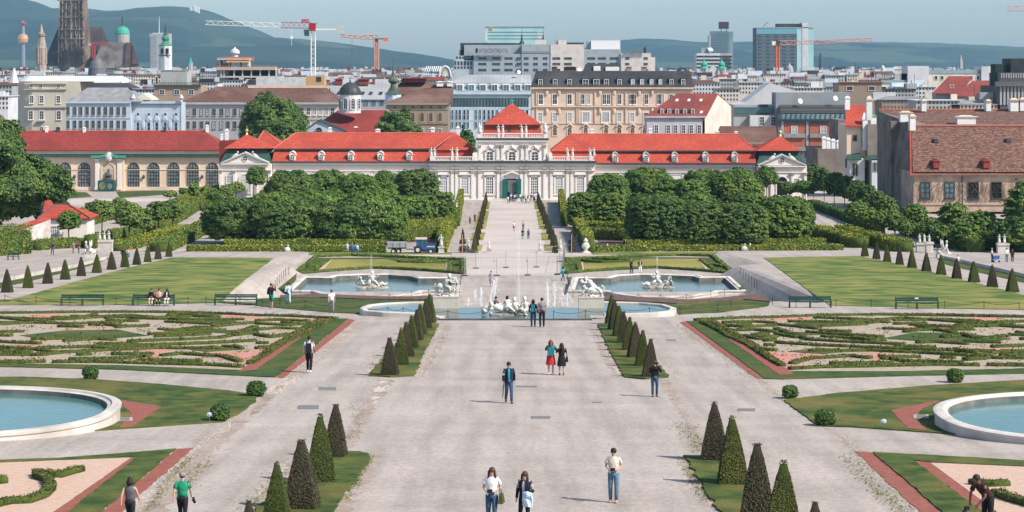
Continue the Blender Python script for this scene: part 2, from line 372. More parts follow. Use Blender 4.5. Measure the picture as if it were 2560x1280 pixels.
slab('red_gravel_strip',[(1758,806),(1790,803),(1985,937),(1948,939)],redgrav,hi=.062)
slab('gravel_bed',[(1786,802),(1900,795),(2100,789),(2600,797),(2600,921),(2250,930),(1964,937)],creamgrav,hi=.045)
slab('lawn',[(-40,944),(60,944),(235,950),(400,962),(570,978),(643,989),(640,1004),(600,1034),(556,1056),(300,1074),(160,1083),(-40,1098)],lawn,arc=(10,-23.2,81.4,(7.7,5.85),-58,80))
slab('red_gravel_patch',[(262,996),(404,1019),(331,1070),(297,1072),(330,1040),(303,1012)],redgrav,hi=.06)
slab('lawn',[(1958,1002),(2100,984),(2330,965),(2600,949),(2600,1104),(2330,1083),(2130,1069),(2046,1066)],lawn,arc=(3,24.2,79.8,(7.7,5.75),100,238))
slab('red_gravel_patch',[(2228,1028),(2348,1004),(2300,1028),(2290,1052),(2322,1080),(2268,1074)],redgrav,hi=.06)
slab('grass_frame',[(-40,1154),(150,1147),(300,1136),(440,1124),(252,1282),(200,1330),(120,1330),(170,1282),(344,1143),(330,1143),(150,1151),(-40,1160)],lawn)
slab('red_gravel_strip',[(441,1124),(484,1120),(302,1282),(250,1330),(200,1330),(253,1282)],redgrav,hi=.02)
slab('red_gravel_strip',[(328,1146),(343,1144),(170,1282),(120,1330),(80,1330),(133,1282)],redgrav,hi=.03)
slab('gravel_bed',[(-40,1161),(150,1153),(326,1147),(132,1283),(80,1330),(-40,1330)],peachgrav,hi=.035)
slab('grass_frame',[(2182,1133),(2370,1143),(2600,1156),(2600,1170),(2325,1158),(2283,1153),(2455,1282),(2520,1330),(2420,1330),(2350,1278)],lawn)
slab('red_gravel_strip',[(2138,1130),(2180,1132),(2350,1280),(2420,1330),(2360,1330),(2300,1282)],redgrav,hi=.02)
slab('red_gravel_strip',[(2284,1153),(2326,1158),(2490,1282),(2560,1330),(2520,1330),(2456,1282)],redgrav,hi=.03)
slab('gravel_bed',[(2326,1159),(2600,1171),(2600,1330),(2562,1330),(2492,1282)],peachgrav,hi=.035)
slab('grass_strip',[(922,941),(980,944),(1033,941),(1062,880),(1098,811),(1060,806),(1010,845),(965,890)],lawn,hi=.07)
slab('grass_strip',[(850,1134),(905,1131),(930,1140),(905,1180),(860,1240),(800,1330),(600,1330),(655,1262),(740,1190)],lawn,hi=.07)
slab('grass_strip',[(1494,812),(1545,808),(1600,860),(1650,915),(1672,944),(1610,949),(1560,944),(1525,880)],lawn,hi=.07)
slab('grass_strip',[(1712,1142),(1780,1141),(1860,1200),(1960,1290),(2010,1330),(1840,1330),(1770,1240)],lawn,hi=.07)
slab('grass_bank',[(640,748),(720,744),(830,742),(905,762),(905,772),(830,782),(770,777),(690,770),(640,765)],lawn_dark)
slab('grass_bank',[(830,743),(950,752),(1085,753),(1088,757),(990,758),(930,764),(905,772),(930,786),(830,782)],lawn_dark)
slab('soil_bed',[(700,741),(800,738),(900,742),(1000,745),(1085,742),(1085,752),(985,751),(900,750),(800,746),(700,746)],soil,hi=.12)
slab('grass_bank',[(1510,752),(1640,755),(1690,760),(1860,750),(1898,770),(1800,780),(1700,787),(1690,772),(1600,758),(1510,757)],lawn_dark)
slab('grass_bank',[(1690,760),(1860,750),(1925,755),(1920,766),(1800,782),(1695,786)],lawn)
slab('soil_bed',[(1500,741),(1640,748),(1720,752),(1800,748),(1900,736),(1925,757),(1860,751),(1760,756),(1690,761),(1600,757),(1500,752)],soil,hi=.12)
slab('front_lawn',[(500,633),(700,632),(1130,631),(1130,636),(800,638),(470,640)],lawn_side,gL,lo=-.3)
slab('front_lawn',[(1480,631),(2080,628),(2150,634),(1480,637)],lawn_side,gL,lo=-.3)
slab('grass_verge',[(690,690),(743,694),(729,737),(685,733)],lawn,gL,lo=-.5,hi=.5)
slab('grass_verge',[(1830,696),(1858,694),(1888,731),(1850,736)],lawn,gL,lo=-.5,hi=.5)
slab('grass_verge',[(1417,694),(1441,694),(1450,731),(1428,731)],lawn,gL)
slab('pale_paving',[(1165,640),(1395,640),(1400,687),(1160,688)],gravel2,gL,hi=.02)
slab('terrace_path',[(-60,640),(300,627),(700,637),(1160,640),(1400,639),(2150,636),(2600,640),(2600,622),(2100,626),(1300,629),(700,629),(300,621),(-60,612)],gravel2,gL,lo=-.3,hi=.008)
slab('avenue_paving',[(1216,497),(1336,497),(1368,632),(1192,632)],gravel2,gL,hi=.01)
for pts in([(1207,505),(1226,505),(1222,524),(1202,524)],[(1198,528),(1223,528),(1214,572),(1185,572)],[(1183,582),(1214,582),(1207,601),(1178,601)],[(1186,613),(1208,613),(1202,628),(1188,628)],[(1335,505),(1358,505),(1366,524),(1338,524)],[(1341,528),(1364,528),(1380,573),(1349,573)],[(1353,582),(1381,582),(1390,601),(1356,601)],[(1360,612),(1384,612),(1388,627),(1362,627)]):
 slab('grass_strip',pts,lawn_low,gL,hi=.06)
for pts in([(165,480),(215,481),(230,492),(160,497)],[(290,479),(420,476),(420,486),(300,495)]):
 slab('lawn',pts,lawn_dark,gL,lo=-.2)
slab('path',[(-40,497),(160,498),(400,496),(430,500),(200,511),(-40,512)],gravel2,gL,lo=-.2)
slab('path',[(590,485),(620,480),(540,545),(462,585),(440,585),(520,540)],gravel2,gL,lo=-.2,hi=.02)
slab('path',[(370,560),(440,535),(470,530),(330,606),(270,620),(262,612)],gravel2,gL,lo=-.2,hi=.02)
slab('path',[(2010,512),(2060,512),(2180,580),(2130,595),(2060,560)],gravel,gL,lo=-.2,hi=.02)
slab('underwood',[(620,530),(1060,505),(1110,560),(1110,606),(560,606),(575,590)],soil,gL,hi=.03)
slab('underwood',[(1430,540),(1500,490),(1900,490),(2040,560),(2090,610),(1500,608)],soil,gL,hi=.03)
dirt=M('worn_dirt',(.31,.245,.205),(.42,.35,.305),scale=7,rough=1,bump=.8,bscale=14,c3=(.25,.21,.15),scale3=.6,detail=8)
slabs_=[([(905,1128),(955,1142),(925,1200),(870,1290),(800,1290),(870,1200)],dirt),([(740,1130),(700,1190),(600,1290),(660,1290),(735,1200),(765,1140)],dirt),([(1110,812),(1085,870),(1045,945),(1060,946),(1105,870),(1125,815)],dirt),([(1470,812),(1500,880),(1530,944),(1548,944),(1520,880),(1490,812)],dirt),([(985,870),(940,910),(900,946),(918,946),(960,905),(1000,872)],dirt),([(945,950),(880,1060),(840,1130),(880,1120),(925,1040),(985,950)],dirt),([(1650,950),(1690,1020),(1740,1090),(1770,1140),(1745,1085),(1705,1015),(1675,950)],dirt),([(1690,815),(1810,890),(1960,1005),(2085,1085),(2300,1290),(2350,1290),(2180,1140),(2060,1066),(1960,995),(1830,890),(1712,812)],dirt),([(885,802),(790,880),(700,960),(560,1060),(330,1290),(400,1290),(540,1130),(690,985),(840,868),(905,806)],dirt),([(1690,1135),(1740,1215),(1800,1300),(1860,1300),(1780,1215),(1720,1140)],dirt),([(952,952),(912,1008),(935,1008),(984,952)],gravel2),([(690,962),(660,985),(690,985),(745,945),(715,945)],gravel2)]
for px,mt in slabs_:
 q=ragged([gU(x,y)for x,y in px],.22,.25,len(px));m=MB();m .add([(p .x,p .y,p .z+.003)for p in q],[tuple(range(len(q)))]);tag(m .build('worn_edge',mt,None,loc=q[0]),kind='structure')
def stones(name,px,n,size,pl=gU,seed=0,mat=cobble):
 r=np .random .default_rng(seed);m=MB();tri=[]
 pts=[np .array(p,float)for p in px];k=len(pts)//2
 L,Rr=pts[:k],pts[k:][::-1]
 for _ in range(n):
  t=r .random()*(k-1);i=int(t);u=t-i;a=L[i]*(1-u)+L[i+1]*u;b=Rr[i]*(1-u)+Rr[i+1]*u
  s=r .beta(1.3,1.3);p=a*(1-s)+b*s;w=pl(*p);q=size*r .uniform(.35,.95);an=r .random()*3
  c,sn=math .cos(an)*q,math .sin(an)*q;h=q*r .uniform(.25,.6)
  m .add([(w .x+c,w .y+sn,w .z-.02),(w .x-sn,w .y+c,w .z-.02),(w .x-c,w .y-sn,w .z-.02),(w .x+sn,w .y-c,w .z-.02),(w .x+c*.2,w .y+sn*.2,w .z+h)],[(0,1,4),(1,2,4),(2,3,4),(3,0,4)])
 o=m .build(name,mat,None,loc=pl(*pts[0]));return tag(o,kind='stuff')
stones('edge_stones',[(640,985),(560,1050),(480,1120),(390,1200),(300,1280),(355,1280),(420,1210),(520,1120),(590,1062),(668,990)],1500,.07,seed=1)
stones('edge_stones',[(893,800),(800,868),(715,946),(660,985),(700,985),(755,946),(838,868),(910,803)],1500,.085,seed=2)
stones('edge_stones',[(1102,812),(1072,870),(1036,942),(1052,945),(1095,872),(1115,815)],330,.09,seed=3)
stones('edge_stones',[(985,880),(950,905),(918,940),(900,945),(925,905),(975,878)],300,.07,seed=4)
stones('edge_stones',[(905,1130),(945,1140),(900,1210),(850,1290),(790,1290),(840,1235),(885,1180),(900,1140)],500,.06,seed=5)
stones('edge_stones',[(735,1140),(690,1190),(640,1260),(600,1285),(650,1285),(680,1262),(720,1200),(755,1150)],800,.055,seed=6)
stones('edge_stones',[(940,950),(915,1005),(895,1040),(870,1100),(895,1100),(920,1045),(945,1005),(985,950)],900,.05,seed=7)
stones('edge_stones',[(1480,812),(1510,880),(1545,944),(1560,944),(1525,880),(1494,812)],350,.085,seed=8)
stones('edge_stones',[(1660,900),(1690,950),(1705,948),(1672,900)],120,.08,seed=9)
stones('edge_stones',[(1690,812),(1800,885),(1900,955),(1960,1000),(2040,1060),(2075,1068),(1985,1005),(1918,953),(1815,885),(1703,808)],1500,.07,seed=10)
stones('edge_stones',[(2085,1085),(2150,1150),(2230,1230),(2290,1285),(2345,1285),(2270,1220),(2185,1145),(2110,1085)],1400,.06,seed=11)
stones('edge_stones',[(1690,1140),(1740,1215),(1790,1290),(1850,1290),(1772,1215),(1715,1142)],700,.06,seed=12)
stones('edge_stones',[(1645,960),(1680,1010),(1720,1065),(1745,1065),(1705,1010),(1665,960)],500,.05,seed=13)
stones('edge_stones',[(1890,1210),(1950,1290),(2010,1290),(1925,1200)],300,.055,seed=14)
def tufts(name,px,n,size,mat,seed=0,spreadpx=10,pl=gU,hgt=.12):
 r=np .random .default_rng(seed);pts=[];nr=[]
 for _ in range(n):
  i=r .integers(0,len(px)-1);u=r .random();p=np .array(px[i],float)*(1-u)+np .array(px[i+1],float)*u+r .normal(0,1,2)*(spreadpx,spreadpx*.45)
  w=pl(*p);pts .append((w .x,w .y,w .z+.01+r .random()*hgt*.4));nr .append((0,0,1))
 V,Q=leaf_quads(np .array(pts),np .array(nr),size*.75,.45,2.2);c=pl(*px[0]);V-=np .array(c)
 o=bpy .data .objects .new(name,mesh_np(name,V,Q,[mat]));o .location=c;COL .objects .link(o);return tag(o,kind='stuff')
weed_m=leafm('leaf_weed',(.17,.17,.06),(.26,.23,.10),(.12,.14,.04),.3)
tufts('weeds',[(1690,1060),(1740,1100),(1760,1130)],500,.12,weed_m,1,14)
tufts('weeds',[(480,1140),(420,1200),(370,1280)],500,.12,weed_m,2,8)
tufts('weeds',[(520,1150),(440,1240)],250,.12,weed_m,3,12)
tufts('weeds',[(1690,815),(1800,885),(1900,950)],700,.10,weed_m,4,12)
tufts('weeds',[(2110,1140),(2200,1230),(2260,1280)],700,.12,weed_m,5,14)
tufts('weeds',[(930,1140),(900,1190),(860,1250)],400,.13,weed_m,6,9)
tufts('weeds',[(880,1010),(900,1060),(870,1100)],200,.11,weed_m,7,12)
tufts('weeds',[(715,1160),(650,1240),(610,1280)],350,.12,weed_m,8,14)
tufts('weeds',[(1700,1150),(1770,1260)],350,.12,weed_m,9,10)
tufts('weeds',[(930,905),(985,870)],250,.11,weed_m,10,12)
# ================================================================ BUILDING TOOLS
WIN={}
def win_mesh(w,h,cols=2,rows_=3,arch=False,ft=.13,glass=None,frame=None,sill=0,bar=.07,rnd=False):
 key=(round(w,2),round(h,2),cols,rows_,arch,ft,glass .name,frame .name,sill,rnd)
 if key in WIN:return WIN[key]
 m=MB();hw=w/2;hs=h-hw if arch else h
 if rnd:out=[(hw*math .cos(a*math .pi/8),hw+hw*math .sin(a*math .pi/8))for a in range(16)]
 elif arch:out=[(-hw,0),(hw,0),(hw,hs)]+[(hw*math .cos(a*math .pi/8),hs+hw*math .sin(a*math .pi/8))for a in range(1,8)]+[(-hw,hs)]
 else:out=[(-hw,0),(hw,0),(hw,h),(-hw,h)]
 m .add([(x,-.04,z)for x,z in out],[tuple(range(len(out)))],0)
 cx,cz=0,h/2
 def sc(p):
  x,z=p;fx=(hw+ft)/hw;fz=(h/2+ft)/(h/2);return(x*fx,cz+(z-cz)*fz)
 n=len(out);o2=[sc(p)for p in out]
 vs=[(x,-.16,z)for x,z in out]+[(x,-.16,z)for x,z in o2]+[(x,-.03,z)for x,z in out]+[(x,.05,z)for x,z in o2]
 fs=[]
 for i in range(n):
  j=(i+1)%n;fs+=[(i,j,n+j,n+i),(n+i,n+j,3*n+j,3*n+i),(2*n+i,2*n+j,j,i)]
 m .add(vs,fs,1)
 for c in range(1,cols):x=-hw+w*c/cols;m .box(x-bar/2,-.10,0,x+bar/2,-.045,h if not arch else h-.05,1)
 for r_ in range(1,rows_):z=hs*r_/rows_ if arch else h*r_/rows_;m .box(-hw,-.105,z-bar/2,hw,-.046,z+bar/2,1)
 if arch:m .box(-hw,-.11,hs-bar/2,hw,-.047,hs+bar/2,1)
 if sill:m .box(-hw-ft*1.6,-.30,-ft-sill,hw+ft*1.6,.06,-ft+.01,1)
 WIN[key]=m .data('window',[glass,frame]);return WIN[key]
class Bld:
 """a building drawn on its facade plane: all x, y are photo pixels of points on the plane at distance Y"""
 def __init__(s,name,label,cat,xc,Y,zb=2.0,group=None):
  s .Y=Y;s .zb=zb;s .root=empty(name,(X(xc,Y),Y,zb),label,cat,group)
 def wall(s,x0,x1,yt,mat,depth=12,dy=0,yb=None,name='wall',slant=None):
  m=MB();Y=s .Y+dy;m .box(X(x0,s .Y),Y,s .zb if yb is None else Z(yb,s .Y),X(x1,s .Y),Y+depth,Z(yt,s .Y));return m .build(name,mat,s .root)
 def band(s,x0,x1,y0,y1,mat,proj=.3,name='cornice',dy=0,back=.05,parent=None):
  m=MB();m .box(X(x0,s .Y),s .Y+dy-proj,Z(y1,s .Y),X(x1,s .Y),s .Y+dy+back,Z(y0,s .Y));return m .build(name,mat,parent or s .root)
 def bands(s,lst,mat,name='cornice',dy=0):
  m=MB()
  for x0,x1,y0,y1,pr in lst:m .box(X(x0,s .Y),s .Y+dy-pr,Z(y1,s .Y),X(x1,s .Y),s .Y+dy+.05,Z(y0,s .Y))
  return m .build(name,mat,s .root)
 def wins(s,xs,y0,y1,w,cols=2,rows_=3,arch=False,glass=None,frame=None,ft=.13,sill=0,dy=0,name='window',rnd=False,bar=.07):
  k=s .Y/F
  for x in xs:
   gl=glass
   if isinstance(glass,list):gl=rng .choice(glass)
   me=win_mesh(w*k,(y1-y0)*k,cols,rows_,arch,ft,gl or glass_d,frame or frame_w,sill,bar,rnd)
   inst(name,me,(X(x,s .Y),s .Y+dy,Z(y1,s .Y)),s .root)
 def hip(s,x0,x1,ye,rx0,rx1,yr,depth,mat,name='roof',over=.4,dy=0,rd=.5,th=.18):
  """eave row ye on the facade; ridge row yr and columns rx as seen at the ridge's own distance"""
  Y=s .Y+dy;a,b=X(x0,s .Y)-over,X(x1,s .Y)+over;z=Z(ye,s .Y);Yr=Y+depth*rd
  y0,y1=Y-over,Y+depth+over;r0,r1,zr=X(rx0,Yr),X(rx1,Yr),Z(yr,Yr)
  m=MB();lo=[(a,y0,z),(b,y0,z),(b,y1,z),(a,y1,z)]
  m .add(lo+[(r0,Yr,zr),(r1,Yr,zr)]+[(p[0],p[1],z-th)for p in lo],[(0,1,5,4),(1,2,5),(2,3,4,5),(3,0,4),(6,7,1,0),(7,8,2,1),(8,9,3,2),(9,6,0,3),(9,8,7,6)])
  o=m .build(name,mat,s .root)
  return o,(r0,r1,Yr,zr,a,b,y0,z)
 def ridge(s,q,mat=None,r=.14):
  r0,r1,Yr,zr,a,b,y0,z=q;m=MB()
  m .tube([(r0,Yr,zr),(r1,Yr,zr)],r,5);m .tube([(a,y0,z),(r0,Yr,zr)],r,5);m .tube([(b,y0,z),(r1,Yr,zr)],r,5)
  return m .build('ridge_tiles',mat or ridge_red,s .root)
 def mansard(s,x0,x1,ye,tx0,tx1,yt,setback,depth,mat,name='mansard',over=.2,dy=0,top=None):
  Y=s .Y+dy;Yt=Y+setback;m=MB()
  m .frust((X(x0,s .Y)-over,Y-over,X(x1,s .Y)+over,Y+depth+over,Z(ye,s .Y)),(X(tx0,Yt),Yt,X(tx1,Yt),Y+depth-setback,Z(yt,Yt)))
  return m .build(name,mat,s .root)
 def chimney(s,x,yt,yb,w,dY,mat,cap=None,name='chimney',wd=None):
  Y=s .Y+dY;hw=w/2*Y/F;d=wd or hw;cx=X(x,Y);m=MB();zt,zb=Z(yt,Y),Z(yb,Y)
  m .box(cx-hw,Y-d,zb,cx+hw,Y+d,zt-(zt-zb)*.18)
  m .box(cx-hw*1.25,Y-d*1.25,zt-(zt-zb)*.18,cx+hw*1.25,Y+d*1.25,zt-(zt-zb)*.10,1 if cap else 0)
  m .frust((cx-hw*.9,Y-d*.9,cx+hw*.9,Y+d*.9,zt-(zt-zb)*.10),(cx-hw*.55,Y-d*.55,cx+hw*.55,Y+d*.55,zt),1 if cap else 0)
  return m .build(name,[mat,cap or mat],s .root)
STW=[statue_m]
def dormer(b,x,y0,y1,w,slope_y,wallm=palace_w,gl=None,proj=.9):
 """small dormer with a curved hood, its front at facade distance + slope_y"""
 Y=b .Y+slope_y;k=Y/F;cx=X(x,Y);hw=w/2*k;z1,z0=Z(y0,Y),Z(y1,Y);h=z1-z0
 m=MB();out=[(cx-hw,z0),(cx+hw,z0),(cx+hw,z0+h*.62),(cx+hw*.7,z0+h*.86),(cx,z1),(cx-hw*.7,z0+h*.86),(cx-hw,z0+h*.62)]
 m .xz(out,Y,Y+2.6);hood=[(cx-hw*1.2,z0+h*.60),(cx-hw*.75,z0+h*.88),(cx,z1+.12),(cx+hw*.75,z0+h*.88),(cx+hw*1.2,z0+h*.60),(cx+hw*1.2,z0+h*.68),(cx+hw*.8,z0+h*.98),(cx,z1+.28),(cx-hw*.8,z0+h*.98),(cx-hw*1.2,z0+h*.68)]
 m .xz(hood[:5]+hood[5:],Y-.18,Y+2.5)
 o=m .build('dormer',wallm,b .root)
 inst('window',win_mesh(hw*1.15,h*.56,2,2,True,.05,gl or glass_d,frame_w,0,.08),(cx,Y-.02,z0+h*.12),o)
 return o
 # ================================================================ THE PALACE (nearest building row)
YP=442.0
zP=zL(YP)-.6
def blind_panels(b,xs,y0,y1,w,mat):
 m=MB()
 for x in xs:
  hw=w/2
  for q in((x-hw,x+hw,y0,y0+1.6),(x-hw,x+hw,y1-1.6,y1),(x-hw,x-hw+1.6,y0,y1),(x+hw-1.6,x+hw,y0,y1)):
   m .box(X(q[0],b .Y),b .Y-.12,Z(q[3],b .Y),X(q[1],b .Y),b .Y+.04,Z(q[2],b .Y))
 return m .build('wall_panel',mat,b .root)
def wing(name,label,x0,x1,ridge0,ridge1,yr,ybr,ye,bx0,bx1,dorm,wx,wy,hipside):
 b=Bld(name,label,'palace wing',(x0+x1)/2,YP+6,zP)
 b .wall(x0,x1,ye+3,palace_w,16)
 b .bands([(x0-2,x1+2,ye+1,ye+5,.9)],lead_dark,'gutter_cornice')
 b .bands([(x0,x1,ye+5.2,ye+11,.55),(x0,x1,ye+23,ye+25.5,.25),(x0,x1,ye+12,ye+14,.3)],palace_trim)
 blind_panels(b,wx,ye+29,520,30,palace_trim)
 b .wins(wx,wy,wy+40,17,4,6,glass=glass_p,ft=.2)
 blind_panels(b,[(p+q)/2 for p,q in zip(wx,wx[1:])],ye+29,520,34,palace_trim)
 b .mansard(x0,x1,ye+1,bx0,bx1,ybr,2.2,16,roof_red)
 k=1.0
 dz=MB()
 o,q=b .hip(bx0,bx1,ybr-1,ridge0,ridge1,yr,12,roof_red,dy=2.2,over=.5);b .ridge(q)
 b .band(bx0-1,bx1+1,ybr-1.2,ybr+1.6,lead_dark,.7,'eave_shadow_strip',dy=2.0)  # dark strip added to draw the shadow line under the upper eave
 for x in dorm:dormer(b,x,380 if x<1280 else 382,401 if x<1280 else 405,15,-.15)
 return b
bl=wing('palace_wing','long white palace wing with orange red mansard roof and five small dormers, nearer the orangery',682,1078,739,1139,332,373,402,687,1078,[731,803,877,951,1023],[693,767,841,915,989,1055],436,1)
br=wing('palace_wing','long white palace wing with orange red mansard roof and five small dormers, nearer the brick roofed house',1482,1888,1425,1842,335,378,406,1482,1887,[1538,1615,1687,1764,1837],[1505,1575,1650,1727,1800,1872],440,-1)
for b,xs in((bl,[(1082,318,336,10),(945,322,333,11),(1145,315,345,8),(825,318,333,8)]),(br,[(1480,322,337,9),(1626,320,340,8),(1793,327,337,10),(1840,328,338,8)])):
 for x,a,c,w in xs:b .chimney(x,a,c+3,w,9.4,white_m,name='chimney')
cp=Bld('palace_pavilion','white baroque garden front with statues, balustrades and steep orange red tent roof above open green doors','palace',1280,YP,zP)
cp .wall(1075,1487,404,palace_w,18,name='lower_storey')
cp .wall(1193,1369,348,palace_w,16,dy=.5,yb=403.5,name='upper_storey')
m=MB();Y0=YP+3.2
m .frust((X(1202,Y0),Y0,X(1357,Y0),Y0+12.5,Z(345,Y0)),(X(1213,Y0+.8),Y0+.8,X(1350,Y0+.8),Y0+11.5,Z(311,Y0+.8)));m .build('mansard',roof_red,cp .root)
m=MB();Ya=Y0+6.2
m .frust((X(1210,Y0),Y0+.3,X(1352,Y0),Y0+12,Z(311.5,Y0)),(X(1276,Ya),Ya-.3,X(1283,Ya),Ya+.3,Z(260,Ya)));m .build('roof',roof_red,cp .root)
m=MB();m .box(X(1209,Y0),Y0-.1,Z(313,Y0),X(1353,Y0),Y0+.7,Z(311.7,Y0));m .build('eave_shadow_strip',lead_dark,cp .root)  # same dark strip, drawing the eave shadow of the tent roof
m=MB();m .lathe((X(1279.5,Ya),Ya,Z(261,Ya)),[(.25,0),(.12,.3),(.3,.7),(.05,1.0),(.03,1.9)],8);m .build('finial',copper,cp .root)
m=MB();m .box(X(1270,Y0),Y0+.35,Z(330,Y0),X(1278,Y0),Y0+1.2,Z(320,Y0));m .build('roof_hatch',lead_dark,cp .root)
for a,bb,ap,ye,yr_ in((1089,1184,1139,375,332),(1376,1480,1425,378,334)):
 m=MB();Yf=YP+4.5;Yr=YP+12
 m .add([(X(a,Yf),Yf,Z(ye,Yf)),(X(bb,Yf),Yf,Z(ye,Yf)),(X(bb,Yr),Yr+4,Z(ye,Yf)),(X(a,Yr),Yr+4,Z(ye,Yf)),(X(ap,Yr),Yr,Z(yr_,Yr))],[(0,1,4),(1,2,4),(2,3,4),(3,0,4),(3,2,1,0)])
 m .build('roof',roof_red,cp .root)
 m=MB();m .frust((X(a+3,Yf),Yf-.2,X(bb-3,Yf),Yf+10,Z(404,Yf)),(X(a+3,Yf),Yf+.5,X(bb-3,Yf),Yf+10,Z(ye+.5,Yf)));m .build('mansard',roof_red,cp .root)
cp .bands([(1072,1490,402,408,1.0)],lead_dark,'ledge')
cp .bands([(1073,1489,408.2,412,.75),(1074,1488,425.5,427,.35),(1075,1487,412.2,414.5,.35),(1075,1487,496,506,.25)],palace_trim)
cp .bands([(1190,1372,345.5,350,.5)],lead_dark,'ledge',dy=.5)
cp .bands([(1191,1371,350.2,354,.4),(1193,1369,400.5,403.8,.3)],palace_trim,dy=.5)
def pilaster(b,x,yt,yb,w,dy=0,proj=.3,cap=True):
 m=MB();k=b .Y;hw=w/2;m .box(X(x-hw,k),b .Y+dy-proj,Z(yb,k),X(x+hw,k),b .Y+dy+.05,Z(yt,k))
 m .box(X(x-hw-1.2,k),b .Y+dy-proj-.12,Z(yb,k),X(x+hw+1.2,k),b .Y+dy+.04,Z(yb-6,k))
 o=m .build('pilaster',palace_trim,b .root)
 if cap:
  c=MB();c .frust((X(x-hw,k),b .Y+dy-proj-.03,X(x+hw,k),b .Y+dy+.03,Z(yt+7,k)),(X(x-hw-2,k),b .Y+dy-proj-.35,X(x+hw+2,k),b .Y+dy+.03,Z(yt-1,k)))
  c .box(X(x-hw-2.4,k),b .Y+dy-proj-.4,Z(yt-1,k),X(x+hw+2.4,k),b .Y+dy+.02,Z(yt-2.5,k));c .build('capital',statue_m,o)
 return o
for x in(1086,1131,1142,1182,1199,1246,1257):
 for q in(x,2561-x):pilaster(cp,q,428,504,7.5)
for x in(1199,1244,1256):
 for q in(x,2561-x):pilaster(cp,q,364,401,5.5,dy=.5,proj=.25)
m=MB()
for x in(1086,1131,1142,1182,1199,1246,1257):
 for q in(x,2561-x):
  for d in(-3,0,3):m .box(X(q+d-.9,YP),YP-.5,Z(421,YP),X(q+d+.9,YP),YP+.05,Z(414.7,YP))
m .build('triglyph_blocks',palace_trim,cp .root)
tag(bpy .data .objects['triglyph_blocks'],kind='stuff')
def surround(b,x,y0,y1,w,ped=True,dy=0):
 m=MB();k=b .Y;hw=w/2;t=4
 for q in((x-hw-t,x-hw-.5,y0-t,y1),(x+hw+.5,x+hw+t,y0-t,y1),(x-hw-t-.6,x+hw+t+.6,y0-t-1.5,y0-1),(x-hw-t-2,x+hw+t+2,y1+.8,y1+4)):
  m .box(X(q[0],k),k+dy-.22,Z(q[3],k),X(q[1],k),k+dy+.04,Z(q[2],k))
 if ped==1:m .box(X(x-hw-7,k),k+dy-.5,Z(y0-7,k),X(x+hw+7,k),k+dy+.04,Z(y0-9.5,k));m .box(X(x-hw-5,k),k+dy-.3,Z(y0-9.6,k),X(x+hw+5,k),k+dy+.04,Z(y0-14,k))
 if ped==2:
  for s in(-1,1):m .prism([(X(x,k),k+dy-.45,Z(y0-12,k)),(X(x,k),k+dy-.45,Z(y0-15,k)),(X(x+s*13,k),k+dy-.45,Z(y0-6.5,k)),(X(x+s*13,k),k+dy-.45,Z(y0-4,k))][::s],[(X(x,k),k+dy+.04,Z(y0-12,k)),(X(x,k),k+dy+.04,Z(y0-15,k)),(X(x+s*13,k),k+dy+.04,Z(y0-6.5,k)),(X(x+s*13,k),k+dy+.04,Z(y0-4,k))][::s])
  m .ell((X(x,k),k+dy-.3,Z(y0-15.5,k)),.32,8,5)
 return m .build('window_surround',palace_trim,b .root)
for x in(1109,1162,1224,1336,1397.5,1451):surround(cp,x,444,484,17)
cp .wins([1224,1336],444,484,17,4,6,glass=glass_d,ft=.12,bar=.12)
cp .wins([1109,1162,1397.5,1451],444,484,17,4,6,glass=glass_p,ft=.12,bar=.12)
for x in(1224,1280,1337):surround(cp,x,381,401,16,2,dy=.5)
cp .wins([1224,1280,1337],380,401,15.5,2,2,True,glass=glass_d,ft=.15,dy=.5,bar=.12)
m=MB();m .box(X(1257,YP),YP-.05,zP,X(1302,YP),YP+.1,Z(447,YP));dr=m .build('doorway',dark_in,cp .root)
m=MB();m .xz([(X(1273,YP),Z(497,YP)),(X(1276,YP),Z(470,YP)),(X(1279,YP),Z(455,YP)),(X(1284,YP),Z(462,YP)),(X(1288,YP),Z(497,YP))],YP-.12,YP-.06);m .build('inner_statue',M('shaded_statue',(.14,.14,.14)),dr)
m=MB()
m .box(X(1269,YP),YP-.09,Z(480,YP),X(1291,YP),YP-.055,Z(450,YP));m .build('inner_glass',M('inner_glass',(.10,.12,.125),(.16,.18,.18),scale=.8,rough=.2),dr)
doorg=M('green_door',(.008,.105,.082),(.012,.13,.10),scale=1,rough=.5)
for a,c in((1256,1267.5),(1291.5,1303)):
 m=MB();m .box(X(a,YP),YP-.7,zP,X(c,YP),YP-.5,Z(447,YP))
 o=m .build('door',doorg,cp .root)
 m=MB()
 for r_ in range(4):m .box(X(a+2,YP),YP-.76,Z(495-r_*12,YP),X(c-2,YP),YP-.705,Z(486-r_*12,YP))
 m .build('door_panel',doorg,o)
m=MB();hood=[(X(1262,YP),Z(436,YP)),(X(1266,YP),Z(432,YP)),(X(1280,YP),Z(427,YP)),(X(1294,YP),Z(432,YP)),(X(1298,YP),Z(436,YP)),(X(1298,YP),Z(438.5,YP)),(X(1292,YP),Z(435,YP)),(X(1280,YP),Z(431,YP)),(X(1268,YP),Z(435,YP)),(X(1262,YP),Z(438.5,YP))]
m .xz(hood[::-1],YP-.7,YP+.04);m .build('door_hood',palace_trim,cp .root)
m=MB();m .box(X(1225,YP),YP-4.5,zP,X(1340,YP),YP-.8,zP+.75);m .box(X(1235,YP),YP-3.2,zP,X(1330,YP),YP-.8,zP+.95);m .build('steps',whitestone,cp .root)
